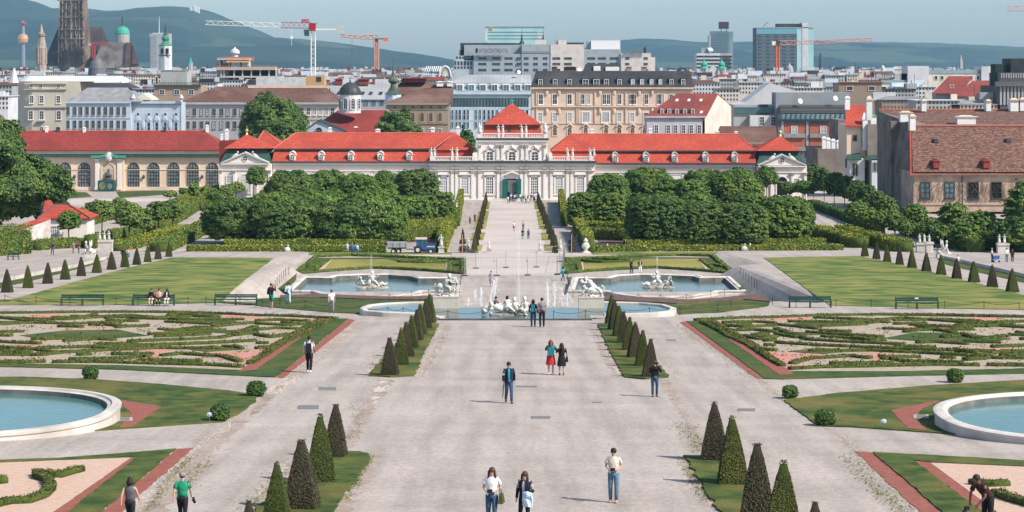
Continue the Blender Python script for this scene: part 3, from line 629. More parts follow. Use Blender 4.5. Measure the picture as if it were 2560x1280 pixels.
def balustrade(b,x0,x1,y0,y1,piers,dy):
 k=b .Y;m=MB();Yb=b .Y+dy
 m .box(X(x0,k),Yb-.12,Z(y0+2.2,k),X(x1,k),Yb+.35,Z(y0,k));m .box(X(x0,k),Yb-.12,Z(y1,k),X(x1,k),Yb+.35,Z(y1-2.2,k))
 o=m .build('balustrade',palace_trim,b .root)
 ps=sorted(piers)
 for x,w in ps:q=MB();q .box(X(x-w/2,k),Yb-.2,Z(y1,k),X(x+w/2,k),Yb+.4,Z(y0-.6,k));q .build('pier',palace_trim,o)
 q=MB();x=x0+3
 while x<x1-2:
  if not any(abs(x-px)<w/2+1 for px,w in ps):q .frust((X(x-.8,k),Yb,X(x+.8,k),Yb+.2,Z(y1-2.2,k)),(X(x-1.3,k),Yb,X(x+1.3,k),Yb+.2,Z(y0+2.2,k)))
  x+=4.2
 t=q .build('baluster',palace_trim,o);tag(t,kind='stuff')
balustrade(cp,1195,1368,333,345.2,[(1199,10),(1247,6),(1258,6),(1305,6),(1316,6),(1364,10)],.35)
balustrade(cp,1077,1192,391,401.8,[(1081,12),(1130,6),(1142,6),(1185,10)],-.2)
balustrade(cp,1370,1486,391,401.8,[(1377,10),(1419,6),(1431,6),(1478,10)],-.2)
for s,x in((1,1188),(-1,1374)):
 m=MB();k=YP;m .xz([(X(x+s*6,k),Z(402,k)),(X(x-s*10,k),Z(402,k)),(X(x-s*6,k),Z(391,k)),(X(x-s*2,k),Z(384,k)),(X(x+s*3,k),Z(380,k)),(X(x+s*6,k),Z(385,k))][::-s],k+.05,k+.45)
 m .tube([(X(x-s*2,k),k-.05,Z(386,k)),(X(x-s*2,k),k+.5,Z(386,k))],.42,10);m .build('scroll',palace_trim,cp .root)
def gate_pavilion(label,xc,ap,yap,ye,hw,pyt,pyb,pw,roundy,win,arch,Y,zb):
 b=Bld('gate_pavilion',label,'pavilion',xc,Y,zb)
 b .wall(xc-hw,xc+hw,pyb+2,palace_w,11)
 m=MB();k=Y
 m .xz([(X(xc-pw,k),Z(pyb,k)),(X(xc+pw,k),Z(pyb,k)),(X(xc,k),Z(pyt+3,k))],k-.25,k+1.0);m .build('pediment',palace_w,b .root)
 m=MB()
 for s in(-1,1):m .prism([(X(xc,k),k-.7,Z(pyt,k)),(X(xc,k),k-.7,Z(pyt+4,k)),(X(xc+s*pw,k),k-.7,Z(pyb+1,k)),(X(xc+s*(pw+3),k),k-.7,Z(pyb-1,k))][::s],[(X(xc,k),k+1.2,Z(pyt,k)),(X(xc,k),k+1.2,Z(pyt+4,k)),(X(xc+s*pw,k),k+1.2,Z(pyb+1,k)),(X(xc+s*(pw+3),k),k+1.2,Z(pyb-1,k))][::s])
 m .build('pediment_cornice',M('cornice_greenish',(.42,.50,.46),(.56,.58,.54),scale=1),b .root)
 b .bands([(xc-pw-2,xc+pw+2,pyb+1,pyb+4,.6),(xc-hw,xc+hw,pyb+17,pyb+19,.2)],palace_trim)
 b .mansard(xc-hw+2,xc+hw-2,pyb+1,ap-pw*.82,ap+pw*.82,ye,1.5,11,copper_d,dy=1.3)
 m=MB();Yr=k+6.5;w=hw*.92
 m .frust((X(ap-w,k),k+1.6,X(ap+w,k),k+11.5,Z(ye,k+1.6)),(X(ap-1.5,Yr),Yr-.2,X(ap+1.5,Yr),Yr+.2,Z(yap,Yr)));m .build('roof',roof_red,b .root)
 m=MB();m .lathe((X(ap,Yr),Yr,Z(yap+.5,Yr)),[(.35,0),(.2,.4),(.4,.9),(.08,1.3),(.04,2.0)],8);m .build('finial',M('gilt',(.55,.42,.18),rough=.4,metal=.6),b .root)
 b .wins([xc+0],roundy-6,roundy+6,12,2,2,rnd=True,glass=glass_d,dy=-.25,ft=.1)
 b .wins(win,pyb+34,pyb+50,16,3,3,glass=glass_p,ft=.2)
 for x in(xc-hw+4,xc-hw*.42,xc+hw*.42,xc+hw-4):pilaster(b,x,pyb+20,500,6)
 m=MB();out=win_mesh(26*k/F,46*k/F,1,1,True,.25,M('niche_plaster',(.60,.57,.53))if arch=='niche' else dark_in,palace_trim,0)
 inst('niche' if arch=='niche' else 'archway',out,(X(xc,k),k-.02,Z(pyb+75,k)),b .root)
 for s in(-1,1):
  m=MB();cx=xc+s*pw*.46;yy=(pyt+pyb)/2-3
  m .tube([P(cx-s*8,yy-5,k),P(cx-s*3,yy-2,k),P(cx+s*4,yy+3,k),P(cx+s*10,yy+8,k)],[.25,.38,.30,.12],7);m .ell(P(cx-s*8,yy-9.5,k),.24,8,5);m .tube([P(cx-s*7,yy-6,k),P(cx-s*10,yy+1,k)],.1,5)
  m .build('reclining_figure',statue_m,b .root,smooth=True)
 return b
gate_pavilion('small white gate pavilion with pediment and red pyramid roof beside the arched orangery',613,617,336,371,65,379,407,58,396,[575,651],'niche',YP+4,zP)
gp=gate_pavilion('small white gate pavilion with gilt finial and open archway, at the brick roofed house end',1955,1950,340,377,62,384,413,58,400,[1920,1990],'arch',YP+4,zP)
b=Bld('palace_side_block','red double hipped roof block peeping behind the small pavilion by the orangery','building',665,YP+14,zP)
b .wall(640,700,371,palace_w,10);o,q=b .hip(640,702,364,659,662,327,10,roof_red);b .ridge(q)
b .chimney(567,322,352,8,4,white_m);b .chimney(555,335,352,7,4,white_m);b .wall(548,600,352,roof_red2,8,name='side_roof')
YO=500.0
b=Bld('orangery','long cream orangery with dull red roof, tall arched windows and a niche portal under green copper','orangery',300,YO,zL(YO)-.5)
ocr=M('orangery_cream',(.70,.54,.40),(.74,.59,.45),scale=.5,rough=.85,c3=(.66,.51,.38),scale3=.2)
b .wall(-60,566,392,ocr,13);b .wall(-60,566,375.5,ocr,9,dy=1.2,yb=393,name='attic_wall')
b .bands([(-60,568,384.5,392.5,1.0)],copper_d,'canopy_strip');b .bands([(-60,566,393,396,.5),(-60,566,465,476,.15),(-60,566,423.5,425,.15)],ocr,'string_course')
o,q=b .hip(-60,562,375,-40,511,327,12,roof_red2,dy=1.2,over=.5);b .ridge(q)
oxs=[116,163,211,334,384,434,482,531]
b .wins(oxs,408,465,27,4,5,True,glass=M('orangery_glass',(.10,.115,.12),(.26,.28,.28),scale=1.1,rough=.2),frame=frame_dk,ft=.14,bar=.16)
m=MB()
for x in oxs:
 w=win_mesh(30*YO/F,59.5*YO/F,1,1,True,.18,ocr,ocr,0)
 inst('window_arch',w,(X(x,YO),YO+.06,Z(465.6,YO)),b .root)
m=MB();m .box(X(238,YO),YO-1.0,b .zb,X(312,YO),YO+.1,Z(394,YO));pt=m .build('portal',ocr,b .root)
m=MB();kk=YO-1.0;can=[(229,389),(250,389),(262,386),(272,381),(283,386),(294,389),(315,389),(315,394),(292,394),(280,392),(272,387.5),(263,392),(252,394),(229,394)]
m .xz([(X(x,kk),Z(y,kk))for x,y in can][::-1],kk-.9,YO+.2);m .build('copper_canopy',copper,b .root)
inst('niche',win_mesh(30*YO/F,62*YO/F,1,1,True,.3,M('niche_shade',(.52,.40,.30),(.60,.47,.36),scale=.6),ocr,0),(X(272,YO),YO-1.02,Z(470,YO)),pt)
m=MB();k=YO-1.3;m .lathe((X(272,k),k-.3,Z(452,k)),[(1.0,0),(1.1,.4),(.6,.7),(.9,1.3),(.5,1.7),(.2,2.0),(.3,2.6),(.05,3.0)],10);m .build('fountain_urn',M('dark_bronze',(.06,.065,.06),(.10,.105,.10),scale=2,rough=.5),b .root)
for x in(245,300):pilaster(b,x,400,474,9,dy=-1.0,proj=.25)
m=MB();m .ell(P(272,392,YO-1.6),(.9,.5,1.2),10,6);m .tube([P(262,396,YO-1.4),P(272,402,YO-1.5),P(282,396,YO-1.4)],.22,6);m .build('cartouche',statue_m,b .root)
for x in(141,412):m=MB();m .box(X(x-4,YO),YO+2.6,Z(372,YO+2.6),X(x+4,YO),YO+4,Z(363,YO+2.6));m .build('roof_hatch',frame_g,b .root)
for x,t in((117,315),(211,318),(145,317),(412,317),(518,312)):b .chimney(x,t,331,7,7.0,white_m if x not in(145,412)else lead_dark)
for x in(186,359,505):m=MB();p=P(x,442,YO-.4);m .ell(p,(.35,.25,.5),8,5);m .build('wall_lamp',lead_dark,b .root)
ho_=empty('poster_hoarding',P(264,480,YO-6),'dark teal exhibition hoarding box in front of the orangery portal','hoarding')
m=MB();p0,p1=P(244,480,YO-6),P(284,452,YO-6);m .box(p0 .x,p0 .y,p0 .z,p1 .x,p0 .y+3,p1 .z);m .build('box',M('hoarding_teal',(.02,.06,.06),(.03,.09,.085),scale=.5),ho_)
m=MB();m .ell(((p0 .x*.72+p1 .x*.28),p0 .y-.02,p0 .z*.45+p1 .z*.55),(.75,.03,.85),12,8);m .build('poster',M('poster_gold',(.30,.28,.12),(.10,.14,.08),scale=1.6),ho_)
m=MB();m .ell(((p0 .x*.25+p1 .x*.75),p0 .y-.02,p0 .z*.5+p1 .z*.5),(.6,.03,.75),12,8);m .build('poster',M('poster_grey',(.10,.14,.14),(.18,.2,.2),scale=1.6),ho_)
# ================================================================ HOUSES BEHIND THE PALACE
def wm(name,c,v=.06,s=.25):
 c=lin(c);return M(name,c,tuple(min(.9,k*(1+v))for k in c),scale=1.5,c3=tuple(k*(1-2.2*v)for k in c),scale3=s,rough=.9)
w_beige,w_blue,w_grey,w_cream=wm('wall_beige',(.52,.47,.38)),wm('wall_blue_grey',(.42,.49,.56)),wm('wall_grey',(.34,.34,.35)),wm('wall_cream',(.63,.56,.46))
w_brown,w_white,w_pink,w_tan=wm('wall_brown',(.28,.23,.17)),wm('wall_white',(.55,.56,.56)),wm('wall_peach',(.62,.47,.36)),wm('wall_tan',(.34,.25,.19))
w_cold=wm('wall_cold_white',(.55,.64,.72));w_conc=wm('wall_concrete',(.36,.37,.36))
r_grey=rows(M('roof_grey',(.22,.22,.23),(.30,.30,.31),scale=.6,rough=.7,c3=(.18,.18,.19),scale3=.2),.6,axis='X',dark=.85)
r_brown=rows(M('roof_brown',(.105,.055,.042),(.15,.075,.058),scale=.8,rough=.9,c3=(.19,.12,.10),scale3=.12),.4,dark=.8)
r_dred=rows(M('roof_dark_red',(.20,.045,.035),(.26,.065,.05),scale=.9,rough=.9,c3=(.16,.045,.04),scale3=.15),.4,dark=.8)
r_black=M('roof_black',(.026,.028,.033),(.042,.045,.050),scale=.7,rough=.7,c3=(.06,.062,.068),scale3=.1)
r_zinc=rows(M('roof_zinc',(.34,.36,.37),(.42,.44,.45),scale=.4,rough=.5,c3=(.28,.29,.30),scale3=.1),1.2,axis='X',dark=.8)
r_light=M('roof_light',(.55,.55,.54),(.62,.62,.61),scale=.4,rough=.7)
r_teal=M('roof_bluish',(.20,.28,.31),(.28,.36,.39),scale=.3,rough=.5)
def plain_hip(b,*a,mat=None,**k):o,q=b .hip(*a,mat,**k);b .ridge(q,MATS['roof_dark_red']if mat in(r_dred,)else MATS['roof_brown']if mat is r_brown else lead_dark,.12);return o
b=Bld('town_house','beige town house with rounded corner and flat grey roof at the end of the row','house',110,660)
m=MB();k=660
m .prism([(X(x,660)+0,660+d,2)for x,d in((19,14),(40,5),(61,1),(80,0),(165,0),(200,0),(200,22),(19,22))],[(X(x,660),660+d,Z(204,660))for x,d in((19,14),(40,5),(61,1),(80,0),(165,0),(200,0),(200,22),(19,22))]);m .build('wall',w_beige,b .root)
m=MB();lo=[(X(x,660),660+d,Z(204,660)+.05)for x,d in((17,14),(40,4.6),(61,.6),(300,-.4),(300,22),(17,22))];hi=[(X(x,664),664+d,Z(190,666))for x,d in((45,12),(55,7),(66,4),(285,3),(285,14),(45,14))]
m .prism(lo,hi);m .build('roof',r_light,b .root)
for y,h in((265,4),(222,2),(207,3)):b .band(61,167,y,y+h,w_beige,.5)
b .wins([79,104,146],240,257,9,sill=.12,ft=.2);b .wins([77,104,147],278,298,10,sill=.12,ft=.2);b .wins([78,102,146],213,219,8,2,1);b .wins([104,147],318,330,9)
m=MB();m .box(X(95,660),659,Z(303,660),X(114,660),660,Z(299,660));m .build('balcony',w_beige,b .root)
m=MB();m .lathe(P(35,207,664),[(1.6,0),(1.2,1.2),(.3,4.5)],8);m .build('roof_cone',w_white,b .root)
b=Bld('town_house','long cream wing with skylit light roof behind the beige rounded house','house',230,690);b .wall(165,300,206,w_cream,16)
b .wins([172,192,212],212,219,9,2,1);plain_hip(b,165,300,206,200,280,190,16,mat=r_light)
b=Bld('town_house','blue grey house with mansard roof and a strip of teal skylights','house',246,630)
b .wall(165,327,255,w_blue,16);b .bands([(163,328,254,258,.6),(165,327,294,296,.2),(165,327,262,263.5,.2)],w_blue)
xs=[170,187,202,218,233,248,264,279,296,311]
b .wins(xs,268,287,7,2,2,frame=frame_g,sill=.2);b .wins(xs,302,320,7,2,2,frame=frame_g,sill=.2)
b .mansard(167,352,254,219,318,219,6,16,r_grey);b .mansard(206,322,222,218,322,208,6,14,r_black,name='roof_terrace',dy=6)
m=MB()
for i in range(10):
 x=205+i*10.8;Yv=631.2
 m .add([P(x,252,Yv),P(x+8.6,252,Yv),P(x+11,239.5,Yv+2.2),P(x+2.4,239.5,Yv+2.2)],[(0,1,2,3)])
o=m .build('skylight',M('skylight_teal',(.16,.26,.28),(.24,.34,.36),scale=.6,rough=.15,spec=.6),b .root);tag(o,kind='stuff')
b=Bld('town_house','pale blue house with five oval windows and plaster ornament','house',390,632)
b .wall(327,454,256,w_blue,14);b .bands([(326,455,253,259,.7),(327,454,262,263,.2),(327,329,262,330,.2),(452,454,262,330,.2)],w_blue);
b .wins([345,372,392,413,440],279,289,6.5,1,1,rnd=True,ft=.3,frame=w_blue);b .wins([345,372,392,413,440],306,328,7,1,2,frame=w_blue,ft=.35)
m=MB()
for x in(345,372,392,413,440):
 m .ell(P(x,297,631.8),(.9,.2,.8),8,5);m .ell(P(x-4,300,631.8),(.5,.2,.4),6,4);m .ell(P(x+4,300,631.8),(.5,.2,.4),6,4)
for x in(358,425):m .ell(P(x,312,631.8),(.7,.25,1.4),8,5)
m .build('plaster_ornament',w_blue,b .root);tag(b .root .children[-1],kind='stuff')
for x in(333,453):m=MB();m .lathe(P(x,254,631),[(.5,0),(.3,.4),(.8,1.1),(.5,1.6),(.2,2.2)],8);m .build('urn',w_white,b .root)
m=MB();m .xz([(X(332,634),Z(250,634)),(X(382,634),Z(250,634)),(X(358,634),Z(234,634))],634,646);m .build('gable_roof',w_cream,b .root)
b=Bld('town_house','long grey and cream house under a broad brown hip roof beside the big dark tree','house',650,640)
b .wall(454,617,258,w_grey,20);b .wall(617.2,848,258,w_cream,20,dy=.4,name='cream_wall');b .bands([(452,850,256,261,.7)],w_conc);b .bands([(454,848,294,296,.2)],w_conc)
xs=[470,486,504,519,535,554,570,587,604];b .wins(xs,272,288,7.5,2,2,glass=[glass_d,glass_p,glass_p],frame=frame_g,sill=.15);b .wins(xs,304,321,7.5,2,2,glass=[glass_d,glass_p],frame=frame_g,sill=.15)
xs=[632,647,663,740,755,771,786,801,816,831];b .wins(xs,270,287,7.5,2,2,dy=.4,glass=[glass_d,glass_p,glass_p],sill=.15);b .wins(xs,304,322,7.5,2,2,dy=.4,glass=[glass_d,glass_p],sill=.15)
plain_hip(b,452,850,257,540,812,217,22,mat=r_brown)
b .band(610,818,214,221,w_pink,.3,name='ridge_wall',dy=10)
b=Bld('town_house','tan roof house with green balcony railings above the brown hip roof','house',445,700);b .wall(385,502,213,w_tan,14);b .wall(399,465,180,w_conc,10,dy=2,name='attic_wall')
b .wins([405,442,478],225,236,12,2,2,frame=frame_w);m=MB()
for i in range(30):x=386+i*3.9;m .box(X(x,700),699.5,Z(213,700),X(x+1.4,700),699.7,Z(205,700))
m .box(X(384,700),699.2,Z(215,700),X(503,700),700,Z(212.6,700));o=m .build('balcony_rail',copper_d,b .root);tag(o,kind='stuff')
b=Bld('domed_church','small church with dark dome on a white windowed drum, red roofs and a grey front gable','church',860,585)
c=P(875,274,592);k=592/F;m=MB();m .lathe((c .x,c .y,c .z-1),[(27*k,0),(27*k,39*k+1)],16);m .build('drum',w_white,b .root)
m=MB();m .lathe((c .x,c .y,c .z),[(29*k,38*k),(29*k,40*k),(28*k,45*k),(24*k,54*k),(17*k,62*k),(8*k,67*k),(2*k,69*k),(1.5*k,72*k),(2.5*k,73.5*k),(.5*k,75*k),(.4*k,80*k)],16);m .build('dome',M('dome_dark',(.035,.042,.04),(.05,.06,.055),scale=1,rough=.5),b .root,smooth=False)
for a in(-58,-20,20,58):
 an=R(a);o=inst('window',win_mesh(9*k,25*k,2,3,True,.25,glass_d,w_white,0),(c .x+27.2*k*math .sin(an),c .y-27.2*k*math .cos(an),c .z+2.5*k),b .root,rz=an)
def roofpoly(b,pts,mat,name='roof',th=.25):
 v=[P(*p)for p in pts];m=MB();m .prism([p-Vector((0,0,th))for p in v],v);return m .build(name,mat,b .root)
roofpoly(b,[(762,330,585),(930,332,585),(968,332,585),(968,275,600),(846,275,600)],roof_red2)
roofpoly(b,[(853,332,583),(950,332,583),(950,305,590),(880,305,590)],roof_red2,'side_roof')
m=MB();m .box(X(846,602),602,2,X(968,602),612,Z(275,602));m .build('wall',w_grey,b .root)
m=MB();m .xz([(X(758,582),Z(330,582)),(X(862,582),Z(330,582)),(X(862,582),Z(327,582)),(X(797,582),Z(301,582)),(X(758,582),Z(326,582))],582,584);m .build('gable',w_blue,b .root)
roofpoly(b,[(755,328,581.5),(797,300,581.5),(802,297,592),(764,322,592)],r_black,'gable_roof');roofpoly(b,[(797,300,581.5),(866,328,581.5),(872,324,592),(802,297,592)],r_black,'gable_roof')
inst('window',win_mesh(16*582/F,12*582/F,1,1,True,.2,glass_d,w_grey,0),P(797,331,581.9),b .root)
for x in(825,890,953):b .chimney(x,316,332,9,2,white_m)
b=Bld('town_house','house with tall zinc seam roof, brick stacks and dark skylights behind the dark dome','house',890,700);b .wall(822,962,249,w_grey,14);roofpoly(b,[(818,248,699.5),(966,248,699.5),(985,198,712),(836,198,712)],r_zinc)
b .wins([915,934,954],252,263,9,1,1,glass=glass_t,frame=frame_g)
for x in(845,905,925,950):m=MB();m .add([P(x-4,236,702),P(x+5,236,702),P(x+8,229,704),P(x-1,229,704)],[(0,1,2,3)]);m .build('skylight',glass_d,b .root)
for x,w in((847,18),(909,26),(934,6)):b .chimney(x,196,212,w,9,r_dred)
b=Bld('onion_spire','dark green onion spire on a pale blue church lantern in front of the brown roofs','church',983,640);c=P(983,262,640);k=640/F
m=MB();m .lathe((c .x,c .y,2),[(20*k,0),(20*k,c .z+29*k-2)],8);m .build('lantern',w_cold,b .root)
m=MB();m .lathe(c,[(23*k,28*k),(16*k,32*k),(9*k,40*k),(7*k,48*k),(6*k,52*k),(11*k,56*k),(13*k,60*k),(11*k,65*k),(5*k,71*k),(3.5*k,78*k),(4.5*k,79*k),(3*k,81*k),(1*k,100*k),(2.4*k,103*k),(.6*k,106*k),(.4*k,118*k)],10);m .build('spire',M('spire_green',(.05,.075,.05),(.12,.14,.09),scale=.5,rough=.5),b .root)
b=Bld('town_house','brown house with a row of arched windows and dark brown hip roof by the onion spire','house',1045,610);b .wall(966,1121,260,w_brown,18);b .bands([(964,1122,257.5,262,.8),(966,1121,273,274.5,.2),(966,1121,308,310,.3)],w_brown)
xs=[988,1009,1032,1055,1077,1100];b .wins(xs,282,303,8,2,3,True,sill=.15,ft=.25,frame=w_tan);b .wins(xs,266,270,5,1,1,frame=w_brown);b .wins(xs,322,332,8,2,2,frame=frame_w)
plain_hip(b,964,1123,258,1060,1134,221,20,mat=r_brown)
b=Bld('town_house','dark red roof house with long brick stack behind the brown arched house','house',1050,700);b .wall(985,1180,235,w_brown,12);roofpoly(b,[(985,236,699),(1180,236,699),(1150,206,708),(1000,206,708)],r_brown);b .chimney(1035,194,206,60,8,r_dred);b .chimney(1100,203,216,16,4,white_m);b .chimney(1125,203,216,14,4,white_m)
b=Bld('office_house','pale blue modern office house with glass band and zinc dormers next to the peach house','office',1225,640);b .wall(1120,1330,233,w_cold,18);b .band(1129,1321,244,267,glass_t,.05,name='glass_band')
m=MB()
for x in range(1129,1322,8):m .box(X(x-.4,640),639.8,Z(267,640),X(x+.4,640),640,Z(244,640))
o=m .build('mullion',frame_dk,b .root);tag(o,kind='stuff')
xs=[1131,1141,1150,1161,1170,1190,1200,1211,1222,1232,1243,1262,1273,1284,1295,1308,1318];b .wins(xs,275,299,5,1,2,frame=w_cold,glass=[glass_d,glass_d,glass_t],ft=.1);b .wins(xs,305,320,5,1,1,frame=w_cold,glass=[glass_d,glass_t],ft=.1)
b .bands([(1118,1331,231,236,.5),(1120,1330,270,272,.1),(1120,1330,300.5,302,.1)],w_cold)
b .mansard(1122,1328,231,1138,1326,208,2.5,16,r_teal);b .mansard(1128,1328,207.5,1158,1326,187,5,13,r_zinc,name='upper_roof',dy=2.6)
for x in(1150,1179,1208,1237,1266,1295,1320):
 m=MB();Yd=640.4;m .box(X(x-10,Yd),Yd,Z(229.5,Yd),X(x+9,Yd),Yd+4,Z(209,Yd));o=m .build('dormer',white_m,b .root);inst('window',win_mesh(13*Yd/F,16*Yd/F,2,1,False,.08,glass_t,frame_w,0),(X(x-.5,Yd),Yd-.03,Z(228.5,Yd)),o)
def dish(x,y,Y,r,label,group='satellite dishes on the roofs'):
 c=P(x,y,Y);q=r*Y/F;m=MB();m .lathe((0,0,0),[(.02,.0),(q*.5,q*.08),(q,q*.3),(q*.98,q*.33),(q*.5,q*.12),(.02,.04)],12)
 o=m .build('satellite_dish',white_m,None,loc=(0,0,0));o .rotation_euler=(R(75),0,R(25));o .location=c
 tag(o,label,'satellite dish',group);s=MB();s .tube([(0,0,0),(0,-q*1.6,-q*.2)],q*.08,5);s .build('stand',frame_g,o,loc=(0,0,0));o .children[0].location=(0,0,0)
b=Bld('apartment_house','large peach coloured apartment house with black mansard attic, right behind the palace roof','apartment house',1530,600);b .wall(1329,1733,220,w_pink,20)
b .bands([(1327,1735,218.5,222,.8),(1329,1733,264.5,268,.5),(1329,1733,227,228.5,.2),(1329,1733,308,309.5,.2)],w_pink)
b .wins([1352,1387,1424],236,260,10,2,2,sill=.25,ft=.2);b .wins([1457,1471,1511,1521,1549,1577,1586,1616,1647,1656,1678],236,260,8,2,2,sill=.25,ft=.12,glass=[glass_d,glass_d,glass_p])
b .wins([1350,1387,1424,1548,1580,1615],282,304,10,2,3,glass=[glass_d,glass_p],ft=.2,sill=.1);b .wins([1465,1514],281,305,17,3,2,glass=glass_p,ft=.3,sill=.1)
b .wins([1387,1424,1464,1515,1548,1581,1612],320,338,9,2,2,True,ft=.35,frame=w_pink)
m=MB()
for x in(1387,1424,1464,1515,1548,1581,1612):m .tube([P(x-8,317,599.7),P(x-4,312,599.6),P(x,310,599.6),P(x+4,312,599.6),P(x+8,317,599.7)],.28,5)
for x in(1367,1398,1500,1536,1598,1631):
 for y in(231,278):m .ell(P(x,y,599.7),(.5,.25,.9),6,4)
for x in(1340,1441,1446,1486,1531,1563):m .box(X(x,600),599.7,Z(262,600),X(x+3,600),600,Z(229,600));m .box(X(x,600),599.7,Z(308,600),X(x+3,600),600,Z(269,600))
o=m .build('plaster_ornament',w_pink,b .root);tag(o,kind='stuff')
b .mansard(1329,1733,218.5,1341,1726,177.5,3.6,18,r_black)
for x,w in((1351,11),(1388,11),(1424,11),(1464,16),(1491,16),(1516,12),(1549,11),(1582,9),(1605,9),(1629,9),(1651,8),(1679,10),(1708,10)):
 m=MB();Yd=600.5;m .box(X(x-w/2-1.5,Yd),Yd,Z(217.5,Yd),X(x+w/2+1.5,Yd),Yd+3.2,Z(195.5,Yd));o=m .build('dormer',r_black,b .root)
 inst('window',win_mesh(w*.8*Yd/F,17*Yd/F,2,2,False,.12,glass_d if w>9 else glass_p,frame_w,0),(X(x,Yd),Yd-.02,Z(216,Yd)),o)
m=MB();m .frust((X(1459,606),606,X(1552,606),612,Z(178,606)),(X(1466,606),607,X(1550,606),612,Z(160,606)));o=m .build('roof_loft',r_black,b .root)
m=MB();m .box(X(1484,606),605.8,Z(177,606),X(1501,606),606.5,Z(165,606));m .box(X(1514,606),605.8,Z(177,606),X(1548,606),606.5,Z(167,606));m .build('loft_window',white_m,o)
b .chimney(1386,166,178,14,8,r_brown);b .chimney(1425,166,178,30,8,r_brown);b .chimney(1572,166,178,13,8,w_tan);b .chimney(1610,166,178,13,8,w_tan)
b=Bld('town_house','house with dark red dormered roof and a blank white gable wall','house',1700,545);b .wall(1617,1762,291,wm('wall_lilac',(.44,.42,.45)),9)
roofpoly(b,[(1611,291,544.5),(1764,293,544.5),(1795,234,556),(1693,233,556)],r_dred);roofpoly(b,[(1795,234,556),(1693,233,556),(1690,285,567),(1830,268,567)],r_dred)
m=MB();e=[P(1762,340,545),P(1762,292,545),P(1794,235,556),P(1828,267,566),P(1828,340,566)];m .prism([p+Vector((-.6,0,0))for p in e][::-1],e[::-1]);m .build('gable_wall',wm('gable_white',(.56,.50,.44)),b .root)
b .bands([(1612,1764,290,294.5,.6),(1617,1762,299,300.5,.15)],MATS['wall_lilac']);b .wins([1641,1671,1689,1709,1728,1748],313,333,8,2,3,frame=frame_w)
for x in(1655,1673,1692,1712,1732):
 m=MB();Yd=546;m .box(X(x-5,Yd),Yd,Z(287,Yd),X(x+5,Yd),Yd+4,Z(272,Yd));o=m .build('dormer',r_grey,b .root);inst('window',win_mesh(7*Yd/F,12*Yd/F,2,2,False,.1,glass_d,frame_w,0),(X(x,Yd),Yd-.02,Z(286,Yd)),o)
for x,y in((1692,250),(1722,250),(1752,250),(1753,280)):Yd=544.5+(292-y)/58*11-.3;m=MB();m .add([P(x-4,y+3,Yd-.3),P(x+3,y+3,Yd-.3),P(x+5,y-3,Yd+.8),P(x-2,y-3,Yd+.8)],[(0,1,2,3)]);m .build('skylight',r_light,b .root)
b=Bld('town_house','low house with broad dark brown roof behind the palace wing end','house',1870,520);b .wall(1790,1945,356,w_tan,10);roofpoly(b,[(1780,360,519),(1945,366,519),(1940,316,530),(1800,315,530)],r_brown)
b=Bld('town_house','plain white gabled house with bare walls beside the dormered red roof','house',1925,640);m=MB();m .xz([(X(1838,640),2),(X(2000,640),2),(X(2000,640),Z(262,640)),(X(1985,640),Z(226,640)),(X(1925,640),Z(207,640)),(X(1862,640),Z(256,640)),(X(1838,640),Z(262,640))],640,655);m .build('wall',w_white,b .root)
b=Bld('town_house','white house with glazed balconies below the plain white gable','house',1890,600);b .wall(1834,1944,262,w_conc,12);b .band(1834,1930,268,283,glass_t,.6,name='balcony');b .wall(1872,1944,288,w_white,4,dy=-3,name='porch');b .wins([1902,1930],292,312,10,2,3,dy=-3);b .wins([1908],262,284,20,4,3,frame=frame_dk,glass=glass_d,dy=-.1)
b=Bld('apartment_house','modern grey house with louvred glass roof and rust red panels','apartment house',2038,590);slate=wm('slate_grey',(.13,.14,.155));rust=M('rust_panel',(.34,.10,.065),(.42,.14,.09),scale=2)
b .wall(1945,2140,300,slate,14);b .wall(1946,2134,232,wm('metal_wall',(.25,.27,.29)),9,dy=6,name='upper_wall')
roofpoly(b,[(1942,300,589),(2114,300,589),(2114,262,596),(1950,262,596)],r_black,'louvred_roof')
m=MB()
for i in range(6):y=263+i*3.4;Yd=595.6-i*.65;m .box(X(1950,Yd),Yd-.5,Z(y+1,Yd),X(2113,Yd),Yd,Z(y-.4,Yd))
o=m .build('louvre',frame_g,b .root);tag(o,kind='stuff')
for i in range(13):x=1953+i*12.3;m=MB();m .add([P(x,298,589),P(x+8,298,589),P(x+10.5,285,591.6),P(x+2.5,285,591.6)],[(0,1,2,3)]);m .build('roof_window',glass_t,b .root)
for x0,x1 in((1958,2013),(2024,2092)):
 for y0,y1 in((310,333),(344,366)):b .band(x0,x1,y0,y1,rust,.1,name='facade_panel');b .band(x0,x1,y1+.5,y1+11,r_grey,.8,name='balcony')
 b .wins([(x0+x1)/2],316,333,14,2,2,dy=-.12,glass=glass_p)
for x in(1956,2018,2098):b .band(x-3,x+3,302,390,w_grey,.3,name='pillar')
dish(2000,253,594,7,'small white satellite dish on the modern grey house');dish(2088,246,594,7,'larger white satellite dish on the modern grey house');dish(1448,175,604,6,'white satellite dish on the black mansard roof');dish(1297,180,645,5,'white satellite dish on the zinc office roof')
b=Bld('town_house','tan box shaped house with three white framed windows and flat roof','house',2150,640);b .wall(2097,2205,207,wm('wall_mud',(.27,.21,.16)),12);b .band(2095,2207,205,208,r_dred,.4);b .wins([2124,2179],216,226,15,1,1,frame=frame_w);b .wins([2181],241,252,14,1,1,frame=frame_w)
b=Bld('apartment_house','long cream apartment house with two white stair towers and a pale green roof terrace','apartment house',2385,760);b .wall(2268,2499,184,w_cream,14);b .wall(2268,2321,165,w_white,12,dy=-1,name='stair_tower');b .wall(2452,2500,166,w_white,12,dy=-1,name='stair_tower');b .band(2321,2452,174,184,r_teal,.2,name='terrace_glass')
